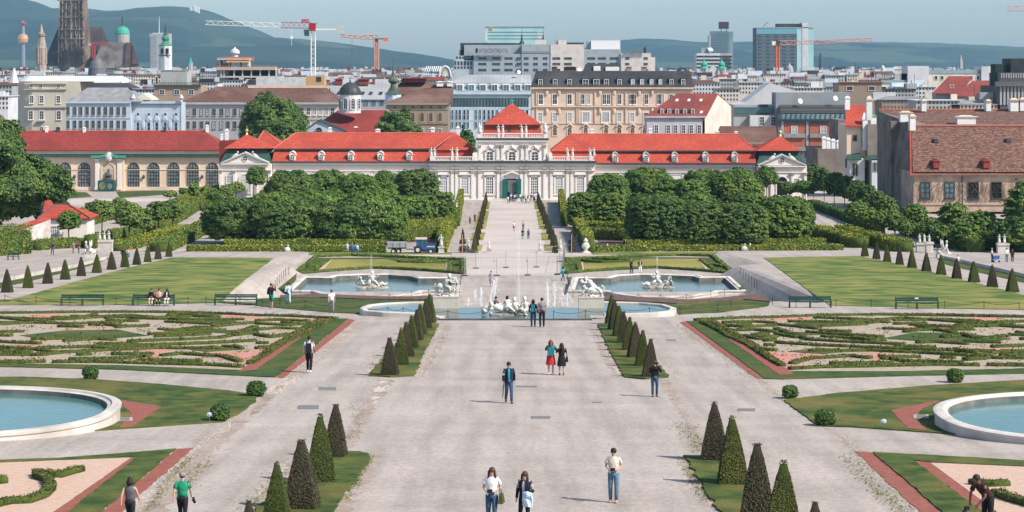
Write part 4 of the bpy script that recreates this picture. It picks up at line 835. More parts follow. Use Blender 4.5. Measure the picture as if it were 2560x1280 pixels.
b .wins([2310,2340,2355,2387,2402,2428,2445],190,199,7,1,1);b .wall(2205,2268,208,w_cream,10,name='side_wing');b .wins([2210,2228],217,226,11,1,1);b .band(2203,2270,200,208,r_teal,.3,name='side_roof')
b=Bld('town_house','dark red gabled roof house, nearer the cream apartment house','house',2390,660);b .wall(2340,2420,231,w_grey,10);roofpoly(b,[(2330,233,659),(2400,233,659),(2432,191,668),(2372,190,668)],r_dred);b .wins([2383],213,224,8,2,2,dy=2)
b=Bld('town_house','dark red hipped roof house with skylights beside the dark classical block','house',2445,650);b .wall(2390,2495,238,w_grey,10);roofpoly(b,[(2384,240,649),(2500,240,649),(2495,203,658),(2432,202,658)],r_dred);[m for m in[b .chimney(2458,224,236,8,-1,white_m),b .chimney(2480,224,236,7,-1,white_m)]]
b=Bld('classical_block','dark stone classical block with pilasters and heavy cornice at the edge of the view','building',2530,560);dst=wm('dark_stone',(.11,.115,.12));b .wall(2493,2640,215,dst,20);b .bands([(2486,2640,204,216,1.2),(2500,2640,182,196,.6)],dst);b .wall(2505,2640,182,dst,12,dy=3,name='attic');b .wall(2538,2640,146,r_black,10,dy=5,name='roof_block');b .wall(2502,2530,160,MATS['hill_woods'],6,dy=6,name='roof_garden')
for i in range(9):b .band(2499+i*9,2504+i*9,217,262,w_grey,.4,name='pilaster')
for i in range(14):b .band(2501+i*6,2504+i*6,183,195,w_grey,.8,name='baluster')
ot=rows(M('old_tiles',(.105,.050,.038),(.30,.165,.125),scale=2.2,rough=.95,bump=.8,bscale=8,stretch=(1,1,3.2),c3=(.095,.058,.045),scale3=1.1,detail=9,lo=.42,hi=.58),.33,dark=.5)
old_wall=M('old_plaster',(.52,.40,.30),(.43,.31,.23),scale=1.1,rough=.95,c3=(.34,.235,.185),scale3=.45,detail=9)
fire=M('firewall_plaster',(.195,.165,.14),(.25,.215,.185),scale=.7,rough=.95,c3=(.12,.10,.09),scale3=.35)
b=Bld('old_house','large old house with weathered brick tile roof, white chimneys and peeling pink plaster','house',2400,376,4.0)
b .wall(2284,2660,431,old_wall,12);b .bands([(2282,2660,429,436,.8)],M('cornice_red',(.30,.12,.10),(.38,.18,.15),scale=1));b .bands([(2284,2660,436,441,.4),(2284,2660,509,512,.2)],old_wall)
b .wins([2313,2374],457,494,22,2,3,glass=glass_t,frame=frame_dk,ft=.12,sill=.2,bar=.12);b .wins([2433,2491,2554],457,494,24,2,3,glass=dark_in,frame=frame_dk,ft=.12,sill=.2,bar=.06)
m=MB();m .tube([(X(2405,376),375.7,Z(436,376)),(X(2405,376),375.7,Z(530,376))],.12,6);m .build('drainpipe',lead_dark,b .root)
roofpoly(b,[(2282,430,375.2),(2680,430,375.2),(2680,315,388),(2279,315,388)],ot);roofpoly(b,[(2279,315,388.2),(2680,315,388.2),(2680,276,412),(2197,276,416)],ot,'upper_roof')
roofpoly(b,[(2276,436,375),(2285,436,375),(2285,315,388),(2274,330,386.5)],roof_red,'verge')
m=MB();m .tube([P(2279,315,388),P(2680,315,388)],.35,6);m .tube([P(2197,276,415.5),P(2680,276,412)],.4,6);m .build('ridge_tiles',M('ridge_old',(.34,.13,.09),(.24,.10,.08),scale=2),b .root)
m=MB();a=[P(2283,540,377),P(2283,432,377),P(2277,316,388.3),P(2272,306,390),P(2193,277,416),P(2193,520,416)];a=[Vector((p .x,p .y,max(3,p .z)))for p in a];m .prism([p for p in a],[p+Vector((3+i*0,0,-.3))for i,p in enumerate(a)]);m .build('firewall',fire,b .root)
m=MB();a=[P(2250,302,397.4),P(2283,470,377)];m .box(a[0].x-1.8,397,3.5,a[0].x,400,Z(303,398));m .build('wall_buttress',fire,b .root)
for x,t,bt,w,dy,wd in((2308,248,278,12,36,1),(2469,248,278,12,36,1),(2533,245,278,20,36,1.1),(2558,244,277,22,36,1.1),(2280,285,326,14,8,.8),(2263,277,305,28,17,.8),(2414,288,315,46,15,.9),(2172,240,300,14,46,.8)):b .chimney(x,t,bt,w,dy,white_m,M('chimney_rust',(.62,.42,.24),(.66,.58,.48),scale=2),wd=wd)
for x in(2342,2467):
 m=MB();Yd=375.7;m .box(X(x-8,Yd),Yd,Z(420,Yd),X(x+8,Yd),Yd+4,Z(403,Yd));m .xz([(X(x-10,Yd),Z(403,Yd)),(X(x+10,Yd),Z(403,Yd)),(X(x,Yd),Z(397,Yd))],Yd-.2,Yd+4.5);m .build('dormer',M('dormer_red',(.24,.04,.035),(.30,.06,.05),scale=2),b .root)
for x in(2340,2521):m=MB();Yd=383;m .box(X(x-5,Yd),Yd,Z(357,Yd),X(x+6,Yd),Yd+1.5,Z(347,Yd));m .build('roof_hatch',lead_dark,b .root)
pv_=[];r_=np .random .default_rng(5)
m=MB()
for i in range(46):
 x,y=r_ .uniform(2290,2560),505;pts=[P(x,y,375.85)]
 for s_ in range(7):x+=r_ .normal(0,5);y-=r_ .uniform(4,10);pts .append(P(x,y,375.85))
 m .tube(pts,.035,3)
o=m .build('ivy_stem',M('ivy_stem',(.16,.11,.08)),b .root);tag(o,kind='stuff')
b=Bld('old_house','narrow house with bright red roof, green gutters and sunlit cream wall between the firewalls','house',2155,464,2.5)
b .wall(2117,2200,313,ocr,12,yb=420);b .wall(2117,2154,395,wm('pale_wall',(.55,.58,.58)),6,dy=-4,name='lean_to',yb=470);b .wall(2168,2196,395,MATS['pale_wall'],6,dy=-6,name='lean_to',yb=480)
roofpoly(b,[(2112,314,463),(2165,314,463),(2165,262,471),(2118,262,471)],roof_red);b .bands([(2112,2158,312,317,.5),(2154,2158,317,365,.5)],copper)
for x in(2136,2182):roofpoly(b,[(x-20,398,458),(x+18,398,458),(x+14,382,464),(x-18,386,464)],copper_d,'lean_to_roof')
b .wins([2127,2134],408,437,4,1,1,dy=-4,frame=frame_g);b .wins([2175,2182,2189],404,424,4,1,1,dy=-6,frame=frame_g);b .wins([2137],338,352,9,1,1,frame=frame_g)
for x,t,bt,w in((2118,240,274,12),(2162,282,376,12),(2183,286,318,14)):b .chimney(x,t,bt,w,-.5,white_m,copper if w==14 else None)
b .wall(2165,2195,310,fire,10,dy=-2,name='side_wall',yb=520)
b=Bld('old_house','windowless old grey firewall house with four white chimney pots on top','house',2080,490,1.5);b .wall(2045,2118,372,fire,20);b .wall(2100,2119,300,fire,14,dy=3,name='tall_wall');m=MB();m .box(X(2020,486),486,.5,X(2190,486),486.6,Z(478,486));m .build('garden_wall',w_white,b .root)
for i,x in enumerate((2060,2071,2083,2096)):b .chimney(x,341+i*3,374+i*3,10,1,white_m)
# ================================================================ FAR CITY: landmarks
gothic=M('gothic_stone',(.15,.105,.08),(.31,.235,.18),scale=.16,rough=1,bump=1,bscale=.5,stretch=(1,1,.35),c3=(.085,.07,.062),scale3=.11)
tile_dk=rows(M('cathedral_tiles',(.075,.065,.060),(.14,.12,.11),scale=.12,rough=.9),2.5,axis='X',dark=.55)
YC=1900.0
b=Bld('cathedral','great gothic cathedral with massive stone tower, steep patterned roofs and scaffolding','cathedral',180,YC,0)
k=YC/F
def cpx(x,y,Y=YC):return P(x,y,Y)
m=MB();prof=[(151,212,-45),(148,209,0),(146,211,40),(144,213,70),(142,214,95),(140,215,160),(140,215,170)]
rings=[]
for a,c,y in prof[::-1]:
 x0,x1,z=X(a,YC),X(c,YC),Z(y,YC);d=(x1-x0);e=d*.22
 rings .append([(x0,YC+e,z),(x0+e,YC,z),(x1-e,YC,z),(x1,YC+e,z),(x1,YC+d-e,z),(x1-e,YC+d,z),(x0+e,YC+d,z),(x0,YC+d-e,z)])
m .loft(rings);m .build('tower',gothic,b .root)
m=MB();r_=np .random .default_rng(3)
for i,x in enumerate((147,155,165,178,190,200,209)):
 for j in range(9):
  y0=-40+j*22+(i%2)*9;w=1.6;xx=179.5+(x-179.5)*(.88+.13*min(1,(y0+40)/160))
  m .frust((X(xx-w,YC),YC-2.0,X(xx+w,YC),YC+3,Z(y0+19,YC)),(X(xx-.3,YC),YC-.8,X(xx+.3,YC),YC+1,Z(y0,YC)))
for y in(0,42,72,96):m .box(X(143,YC),YC-1.6,Z(y+2,YC),X(214,YC),YC+2,Z(y,YC))
o=m .build('pinnacle',gothic,b .root);tag(o,kind='stuff')
m=MB()
for x,y0,y1 in((169,8,36),(188,8,36),(169,50,92),(188,50,92),(179,-30,-4)):m .frust((X(x-3.5,YC),YC-1.0,X(x+3.5,YC),YC+.5,Z(y1,YC)),(X(x-1.2,YC),YC-1.0,X(x+1.2,YC),YC+.5,Z(y0,YC)))
o=m .build('lancet_window',M('gothic_opening',(.05,.045,.05)),b .root);tag(o,kind='stuff')
m=MB();m .prism([P(110,165,YC+30),P(150,165,YC+30),P(150,68,YC+30),P(145,70,YC+30),P(116,140,YC+30)],[P(110,165,YC+60),P(150,165,YC+60),P(150,68,YC+60),P(145,70,YC+60),P(116,140,YC+60)]);m .prism([P(205,165,YC+30),P(285,165,YC+30),P(272,112,YC+30),P(256,67,YC+30),P(205,68,YC+30)],[P(205,165,YC+60),P(285,165,YC+60),P(272,112,YC+60),P(256,67,YC+60),P(205,68,YC+60)]);m .build('nave_roof',tile_dk,b .root)
m=MB();m .prism([P(228,170,YC-5),P(350,170,YC-5),P(345,150,YC-5),P(328,107,YC-5),P(256,104,YC-5)],[P(228,170,YC+25),P(350,170,YC+25),P(345,150,YC+25),P(328,107,YC+25),P(256,104,YC+25)]);m .build('choir_roof',M('choir_roof',(.10,.085,.075),(.22,.19,.17),scale=.15,c3=(.30,.27,.24),scale3=.1),b .root)
m=MB();m .prism([P(312,165,YC-7),P(338,165,YC-7),P(330,106,YC-7),(P(316,106,YC-7))],[P(312,165,YC-5),P(338,165,YC-5),P(330,106,YC-5),P(316,106,YC-5)]);m .prism([P(330,160,YC-8),P(348,160,YC-8),P(332,110,YC-8)],[P(330,160,YC-5.2),P(348,160,YC-5.2),P(332,110,YC-5.2)]);m .build('choir_gable',M('choir_gable',(.10,.06,.05),(.16,.10,.085),scale=.2),b .root)
m=MB()
for i in range(9):x=170+i*5.5;m .box(X(x-.3,YC),YC-5,Z(160,YC),X(x+.3,YC),YC-4.5,Z(107,YC))
for j in range(9):y=108+j*6;m .box(X(168,YC),YC-5.2,Z(y+.9,YC),X(218,YC),YC-4,Z(y,YC))
o=m .build('scaffold',M('scaffold_dark',(.06,.05,.05)),b .root);tag(o,kind='stuff')
def spire(name,label,x,Y,prof,mat,mats=None,n=8,cat='church'):
 """round stepped tower from (half width px, row px, material)"""
 r=empty(name,(X(x,Y),Y,0),label,cat);segs=[];cur=None;k=Y/F
 for hw,y,pt in prof:
  if pt!=cur:segs .append((pt,[]));cur=pt;
  if len(segs)>1 and not segs[-1][1]:segs[-1][1].append((segs[-2][1][-1][0],segs[-2][1][-1][1]))
  segs[-1][1].append((hw*k,Z(y,Y)))
 for pt,pr in segs:
  m=MB();m .lathe((X(x,Y),Y,0),pr,n);m .build(pt,mats .get(pt,mat),r)
 return r
tanst=M('tan_stone',(.36,.29,.23),(.44,.36,.29),scale=.2,c3=(.24,.19,.16),scale3=.2)
spire('gothic_spire','slender tan stone church spire standing before the chimney with the golden ball',103.5,1750,[(12.5,175,'shaft'),(12.5,123,'shaft'),(13.5,121,'shaft'),(11,112,'gallery'),(8,92,'gallery'),(10,90,'crown'),(9,84,'crown'),(5.5,82,'steeple'),(.4,58,'steeple')],tanst,{'crown':M('stone_crown',(.20,.16,.14))})
m=MB()
for a in range(8):an=a*math .pi/4+.39;m .box(X(103.5,1750)+4.2*math .cos(an)-.5,1750+4.2*math .sin(an)-.5,Z(160,1750),X(103.5,1750)+4.2*math .cos(an)+.5,1750+4.2*math .sin(an)+.5,Z(118,1750))
m .build('buttress',tanst,[o for o in bpy .data .objects if o .name=='gothic_spire'][0]);tag(bpy .data .objects['buttress'],kind='stuff')
spire('incinerator_chimney','slim incinerator chimney carrying a golden ball, far off below the wooded hill',57.5,4200,[(6,175,'shaft'),(5,110,'shaft'),(12,105,'ball'),(13.5,97,'ball'),(12,89,'ball'),(5,84,'ball'),(4,62,'stack'),(9,60,'crown'),(10,58,'crown'),(4,55,'crown'),(2.5,51,'crown')],M('chimney_blue',(.20,.22,.26)),{'ball':M('golden_ball',(.75,.42,.20),rough=.35,metal=.5),'crown':M('chimney_red',(.30,.10,.09))},12)
spire('domed_tower','round grey stone tower with bright green copper dome behind the cathedral choir',306,2100,[(18,175,'drum'),(18,86,'drum'),(19,84,'dome'),(17,76,'dome'),(12,69,'dome'),(4,65.5,'dome'),(2,62,'spike'),(1.6,52,'spike'),(2.2,50,'spike'),(.3,38,'spike')],M('tower_grey',(.30,.29,.27),(.36,.35,.33),scale=.1),{'dome':copper,'spike':copper_d},16)
spire('onion_church_tower','white square church tower with green onion top, right of the cathedral roofs',414,1500,[(16,175,'shaft'),(16,115,'shaft'),(17,113,'cornice'),(14,111,'onion'),(9,106,'onion'),(7,103,'onion'),(10,98,'onion'),(10,94,'onion'),(5,89,'onion'),(6,85,'onion'),(2,80,'spike'),(2.4,72,'spike'),(.4,55,'spike')],w_white,{'onion':M('onion_green',(.05,.20,.12),(.08,.26,.16),scale=.4),'cornice':copper,'spike':lead_dark},8)
m=MB()
for x in(406,409.5,419,422.5):m .box(X(x-1.3,1500),1495.1,Z(134,1500),X(x+1.3,1500),1496.5,Z(121,1500))
m .box(X(399,1500),1495.3,Z(139,1500),X(429,1500),1496,Z(137,1500));m .build('belfry_opening',dark_in,bpy .data .objects['onion_church_tower']);tag(bpy .data .objects['belfry_opening'],kind='stuff')
r=spire('white_cupola','small white domed cupola on the unfinished building',587,1000,[(8,146,'drum'),(8,136,'drum'),(12,134,'dome'),(12.5,131,'dome'),(10,125,'dome'),(4,122,'dome'),(.5,117,'dome')],w_white,{},14,'cupola')
spire('teal_spire','tiny teal copper spire among the roofs below the vineyards',476,1400,[(6,175,'shaft'),(6,158,'shaft'),(3,150,'spike'),(.4,142,'spike')],w_conc,{'spike':copper},6)
b=Bld('tower_block','grey slab tower block with roof mast behind the white onion tower','tower block',397,2600,0);b .wall(374,423,84,wm('slab_grey',(.33,.36,.36)),20);b .wall(380,412,82,w_white,10,dy=4,name='roof_box');b .wall(376,390,92,w_conc,1,dy=-.6,name='balcony_strip',yb=170)
m=MB();m .tube([P(398,84,2605),P(398,42,2605)],[.6,.25],5);m .build('mast',frame_w,b .root)
for j in range(14):b .band(376,391,92+j*5.4,94+j*5.4,frame_g,.8,name='floor_band')
b=Bld('gas_holder_hall','big dark rounded metal roof among the roofs below the cathedral','building',240,1100,0);m=MB();c=P(242,184,1100);kk=1100/F
m .lathe((c .x,c .y,0),[(22*kk,0),(22*kk,c .z),(21*kk,c .z+14*kk),(17*kk,c .z+25*kk),(12*kk,c .z+34*kk),(11*kk,c .z+39*kk),(2,c .z+39*kk)],16);m .build('dome',M('dome_slate',(.10,.105,.11),(.14,.145,.15),scale=.2,rough=.6),b .root,smooth=False)
b=Bld('construction_shell','unfinished concrete building with open floors and orange guard rails','building site',615,980,0);conc=wm('raw_concrete',(.46,.42,.38))
b .wall(540,570,158,w_conc,12,dy=2,name='side_block');b .wall(555,700,220,conc,14)
for y0,y1,a,c in((168,175,543,690),(190,194,552,705),(146,150,545,625),(219,222,545,720)):b .band(a,c,y0,y1,conc,3,name='floor_slab',back=10)
for x in(553,560,585,606,628,650,672,690):b .band(x,x+3,175,190,conc,2,name='column');b .band(x,x+3,194,219,conc,2,name='column')
for x in(549,572,598,620):b .band(x,x+3,150,168,conc,1.5,name='column',back=6)
b .wall(548,690,168,dark_in,3,dy=6,name='dark_interior',yb=219);b .band(568,624,152,156,M('orange_guard',(.75,.30,.08)),3.2,name='guard_rail');b .wall(556,628,142,rust,6,dy=5,name='brick_parapet',yb=152)
for y in(144,165,171):b .band(545,690 if y>150 else 625,y,y+.8,MATS['orange_guard'],3.1,name='guard_rail')
b=Bld('covered_roof','house roof under pale protective sheeting beneath the tall red and white crane','house',700,800,0);b .wall(640,764,193,M('sheeting',(.42,.43,.43),(.56,.57,.57),scale=.5),10);b .wall(764,810,190,M('ochre_wall',(.48,.28,.14)),10,name='ochre_wall');b .wins([797],193,203,10,2,2,frame=frame_dk)
YH=1500.0
hot=wm('hotel_grey',(.31,.35,.37));hot_l=wm('hotel_light',(.58,.53,.48))
b=Bld('hotel','wide grey concrete hotel slab with rows of windows and tall rooftop letters','hotel',1380,YH,0)
b .wall(1184,1304,135,hot,30);b .wall(1304.3,1376,111,hot,30,dy=-.5,name='stair_block');b .wall(1376.3,1460,111,hot_l,30,dy=-1,name='sun_toned_block');b .wall(1460.3,1545,123,hot,30,name='wing');b .wall(1552,1627,133,hot_l,30,dy=-2,name='end_block');b .wall(1545.3,1552,123,w_conc,30,name='joint')  # middle block: sunlight put into the paler, warmer wall colour
b .wall(1160,1304,112,hot,20,dy=6,name='upper_block');b .wall(1627,1638,143,hot_l,24,name='end_wing')
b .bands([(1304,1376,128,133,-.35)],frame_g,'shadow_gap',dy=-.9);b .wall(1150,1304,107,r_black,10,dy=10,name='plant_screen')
b .wall(1338,1366,99,hot_l,8,dy=4,name='lift_house');b .wall(1388,1412,99,hot,8,dy=4,name='lift_house');b .wall(1396,1416,100,hot_l,8,dy=3,name='lift_house');b .wall(1418,1460,106,r_black,8,dy=4,name='plant');b .wall(1468,1495,104,hot,10,dy=6,name='plant');b .wall(1478,1551,101,white_m,10,dy=3,name='white_plant_box')
b .wall(1134,1186,151,wm('hotel_blue',(.40,.45,.48)),20,dy=2,name='low_wing');b .wall(1138,1186,139,MATS['hotel_blue'],18,dy=6,name='low_wing');b .wall(1147,1186,125,MATS['hotel_blue'],14,dy=10,name='low_wing')
for y in(143,157,172):
 b .wins([1206,1240.5,1271.5],y,y+6,20,2,1,ft=.05,frame=hot,glass=glass_d);b .wins([1297,1316,1339,1363],y,y+6,11,2,1,ft=.05,dy=-.55,frame=hot,glass=glass_d)
 b .wins([1391,1420],y,y+6,19,2,1,ft=.05,frame=hot_l,dy=-1.05,glass=glass_d)
 b .wins([1478,1505,1535],y,y+6,20,2,1,ft=.05,frame=hot,glass=glass_d);b .wins([1568,1614],y,y+6,10,2,1,ft=.05,frame=hot_l,dy=-2.05,glass=glass_d)
for y,q in((153,13),(166,10),(141,6)):b .wins([1134+4+i*8 for i in range(6)]if y>145 else[1142+i*8 for i in range(5)],y,y+(10 if q==13 else 6),5,1,1,ft=.05,frame=MATS['hotel_blue'],glass=glass_d,dy=2 if y>145 else 6)
def letters(txt,x0,x1,y0,y1,Y,mat,parent,name='sign_letters',mirror=False,depth=.4):
 cu=bpy .data .curves .new(name,'FONT');cu .body=txt;cu .extrude=depth;cu .align_x='LEFT'
 t=bpy .data .objects .new(name,cu);dg=bpy .context .evaluated_depsgraph_get()
 COL .objects .link(t);dg .update();me=bpy .data .meshes .new_from_object(t .evaluated_get(dg));COL .objects .unlink(t);bpy .data .objects .remove(t)
 me .name=name;co=np .zeros(len(me .vertices)*3);me .vertices .foreach_get('co',co);co=co .reshape(-1,3)
 lo,hi=co .min(0),co .max(0);u=(co[:,0]-lo[0])/(hi[0]-lo[0]);v=(co[:,1]-lo[1])/(hi[1]-lo[1])
 if mirror:u=1-u
 out=np .stack([X(x0,Y)+u*(X(x1,Y)-X(x0,Y)),Y-co[:,2],Z(y1,Y)+v*(Z(y0,Y)-Z(y1,Y))],1)
 base=parent_world(parent)if parent else Vector((0,0,0));me .vertices .foreach_set('co',(out-np .array(base)).ravel());me .materials .clear();me .materials .append(mat);me .update()
 o=bpy .data .objects .new(name,me);COL .objects .link(o);o .parent=parent;return o
sgn=M('sign_bronze',(.045,.030,.030));
letters('INTERCONTINENTAL',1198,1271,121.5,132.5,YH-3,sgn,b .root)
m=MB();m .ell((X(1192,YH),YH-3,Z(126.5,YH)),(3.6*YH/F,.5,7*YH/F),12,8);m .build('sign_emblem',sgn,b .root)
letters('INTERCO',1567,1608,121,131,YH-4,M('sign_grey',(.16,.17,.17)),b .root,mirror=True)
m=MB();m .ell((X(1611.5,YH),YH-4,Z(125,YH)),(3.8*YH/F,.5,8*YH/F),12,8);m .build('sign_emblem',sgn,b .root)
m=MB()
for i in range(8):x=1198+i*10;m .tube([P(x,132,YH-2),P(x+3,136,YH-.5)],.12,4)
o=m .build('sign_bracket',frame_g,b .root);tag(o,kind='stuff')
YG=2400.0;b=Bld('glass_office','pale turquoise glass office block with a small yellow square sign above the hotel','office block',1287,YG,0);gp_=M('turquoise_glass',(.30,.52,.52),(.40,.60,.60),scale=.05,rough=.15,spec=.7);b .wall(1213,1361,67,gp_,25)
for y in(79.5,88,96):b .band(1214,1360,y,y+1.6,glass_t,.3,name='floor_band')
b .band(1212,1362,66,68,r_teal,.8,name='parapet');b .band(1213,1219,72,106,w_white,.4,name='edge_strip');b .band(1343,1358,78,96,w_white,.2,name='pale_panel')
m=MB();m .box(X(1224.5,YG),YG-1,Z(74,YG),X(1232,YG),YG-.4,Z(66.5,YG));s_=m .build('yellow_sign',M('sign_yellow',(.70,.45,.03)),b .root)
m=MB();k=YG
for s in(-1,1):m .prism([(X(1228.2-s*2.6,k),k-1.2,Z(73,k)),(X(1228.2-s*1.8,k),k-1.2,Z(73,k)),(X(1228.2+s*2.6,k),k-1.2,Z(67.6,k)),(X(1228.2+s*1.8,k),k-1.2,Z(67.6,k))][::s],[(X(1228.2-s*2.6,k),k-1.02,Z(73,k)),(X(1228.2-s*1.8,k),k-1.02,Z(73,k)),(X(1228.2+s*2.6,k),k-1.02,Z(67.6,k)),(X(1228.2+s*1.8,k),k-1.02,Z(67.6,k))][::s])
m .build('sign_cross',M('sign_black',(.015,.012,.01)),s_)
for x in(1304.5,1358):spire('church_spire','green copper church spire in front of the glass office, '+('nearer the yellow sign' if x<1330 else 'at the pale block end'),x,1650,[(6,110,'base'),(6,106,'base'),(3,101,'spike'),(2,92,'spike'),(1,85,'spike'),(.5,84,'spike'),(.3,70,'spike')],copper_d,{},8)
b=Bld('glass_tower','blue grey glass tower with a dark billboard on its roof','tower',1803,2300,0);b .wall(1777,1822,78,M('tower_glass',(.085,.15,.19),(.14,.22,.26),scale=.05,rough=.2),14);b .wall(1822.2,1833,79,M('tower_glass_side',(.16,.22,.24),(.22,.28,.30),scale=.05,rough=.2),14,dy=.5,name='side_wall');b .wall(1772,1777,88,w_conc,10,name='stair_shaft')
m=MB();m .box(X(1797,2300),2300,Z(72,2300),X(1822,2300),2303,Z(54.5,2300));m .tube([P(1803,78,2302),P(1803,70,2302)],.4,4);m .tube([P(1816,78,2302),P(1816,70,2302)],.4,4);m .build('billboard',M('billboard_plum',(.055,.035,.055)),b .root)
for i in range(14):
 b .band(1779,1820,84+i*6.5,84.8+i*6.5,frame_g,.3,name='floor_band')
b=Bld('dark_tower','broad dark office tower with a white lift shaft and pale glass edge','tower',1962,2000,0);dkc=wm('tower_dark',(.10,.125,.14));b .wall(1891,1992,69,dkc,30);b .wall(1992.2,2005,69,gp_,30,dy=-.2,name='glass_edge');b .wall(2005.2,2020,57,w_white,20,dy=-.6,name='lift_shaft');b .wall(2020.2,2034,70,gp_,30,name='glass_edge');b .wall(1944,2005,59,r_black,12,dy=6,name='plant_roof')
b .band(1891,1992,70,85,M('tower_top_glass',(.15,.33,.38),rough=.2),.3,name='top_glass');b .band(1890,2034,68,70,w_conc,.6,name='parapet')
for j in range(10):b .wins([1899+i*20.5 for i in range(5)],90+j*8.8,92.5+j*8.8,9,2,1,ft=.02,frame=dkc,glass=glass_d)
m=MB();m .tube([P(1908,67,2003),P(1914,60,2003),P(1920,55,2003)],.4,5);m .build('roof_crane',frame_g,b .root)
b=Bld('banded_block','white office block with dark window bands and slanting roof in front of the glass tower','office block',1785,1500,0);b .wall(1742,1800,133,w_white,16);b .wall(1800.2,1830,133,w_conc,14,dy=.6,name='side_block');b .wall(1755,1780,119,r_teal,8,dy=4,name='roof_house')
for y in(139,148,157,166):b .band(1742,1830,y,y+4.5,glass_d,.2,name='window_band')
roofpoly(b,[(1772,127,1499),(1784,127,1499),(1780,119,1504),(1768,119,1504)],r_light)
tw=empty('twin_church',(X(1787,1150),1150,0),'white baroque church with two small green onion domes','church')
for x in(1759,1803):
 m=MB();c=P(x,170,1150);kk=1150/F;m .box(c .x-10*kk,1146,0,c .x+10*kk,1150,c .z-2*kk);m .build('tower',w_white,tw)
 m=MB();m .lathe((c .x,1148,c .z-2*kk),[(13*kk,0),(12*kk,3*kk),(7*kk,6*kk),(9*kk,10*kk),(8*kk,14*kk),(2.5*kk,19*kk),(1*kk,22*kk),(.4*kk,32*kk)],10);m .build('onion_dome',copper,tw)
 m=MB();m .box(c .x-3*kk,1145.6,c .z-19*kk,c .x+3*kk,1146.2,c .z-6*kk);m .build('belfry_window',MATS['firewall_plaster'],tw)
m=MB();m .xz([(X(1768,1150),0),(X(1796,1150),0),(X(1796,1150),Z(180,1150)),(X(1790,1150),Z(170,1150)),(X(1782,1150),Z(165,1150)),(X(1774,1150),Z(170,1150)),(X(1768,1150),Z(180,1150))],1147,1152);m .build('gable',w_white,tw)
spire('statue_column','dark column with a figure on top rising before the distant hill',2051,1600,[(4,172,'shaft'),(3,150,'shaft'),(2.2,142,'figure'),(2.6,137,'figure'),(1,133,'figure')],M('dark_column',(.06,.07,.065)),{},6,'monument')
spire('stone_turret','pale stone turret above the cream apartment house',2402,1500,[(5,172,'shaft'),(4,150,'shaft'),(2.5,148,'top'),(2.3,138,'top')],w_conc,{},6,'turret')
spire('white_silo','small white domed turret among the far roofs near the distant hill',2207,1300,[(5,178,'shaft'),(5,168,'shaft'),(3,165,'dome'),(.5,163,'dome')],w_white,{},10,'turret')
spire('small_dome','small grey church dome at the foot of the dark tower',1974,1400,[(10,180,'drum'),(9,172,'drum'),(8,168,'dome'),(4,164,'dome'),(.5,158,'dome')],r_zinc,{},10,'dome')
b=Bld('glasshouse','barrel roofed glass hall with white arched ribs left of the hotel','glasshouse',1095,900,0);c=P(1113,192,900);kk=900/F
m=MB();pts=[(c .x+14*kk*math .cos(a*math .pi/10),c .z+26*kk*math .sin(a*math .pi/10))for a in range(11)]
m .xz(pts[::-1],900,930);m .build('glass_barrel',glass_t,b .root);b .wall(1050,1130,190,w_grey,20)
m=MB();pp=[(c .x+14.5*kk*math .cos(a*math .pi/10),899.6,c .z+26.6*kk*math .sin(a*math .pi/10))for a in range(11)];m .tube(pp,.4,5)
for a in range(1,10):m .tube([(c .x,899.7,c .z),pp[a]],.12,4)
m .tube([(c .x+7*kk*math .cos(a*math .pi/8),899.7,c .z+13*kk*math .sin(a*math .pi/8))for a in range(9)],.15,4);m .build('rib',frame_w,b .root)
roofpoly(b,[(1060,178,902),(1104,186,902),(1104,166,915),(1072,166,915)],glass_t,'glass_roof')
for i in range(9):x=1062+i*5;m=MB();m .tube([P(x,179,901.7),P(x+5,166,914.5)],.22,4);m .build('rib',frame_w,b .root)
hc=empty('hilltop_church',P(485,24,8100),'tiny white church on the crest of the wooded hill','church');m=MB();a,c=P(474,27,8100),P(498,17,8100);m .box(a .x,8100,a .z-20,c .x,8115,c .z);m .build('nave',white_m,hc);m=MB();a,c=P(484,27,8100),P(489,10,8100);m .box(a .x,8098,a .z,c .x,8106,c .z);m .build('tower',white_m,hc)
def lattice(m,a,bb,w,n,r,mi=0,ax=None):
 a,bb=Vector(a),Vector(bb);d=(bb-a).normalized();u=Vector((0,1,0));v=d .cross(u).normalized()
 cs=[(u+v)*w,(u-v)*w,(-u-v)*w,(-u+v)*w]if ax is None else ax
 for c in cs:m .tube([a+c,bb+c],r,4,mi)
 for i in range(n):
  p,q=a+(bb-a)*(i/n),a+(bb-a)*((i+1)/n)
  for j in range(len(cs)):
   c0,c1=cs[j],cs[(j+1)%len(cs)]
   m .tube([p+c0,q+c1]if i%2 else[p+c1,q+c0],r*.7,3,mi)
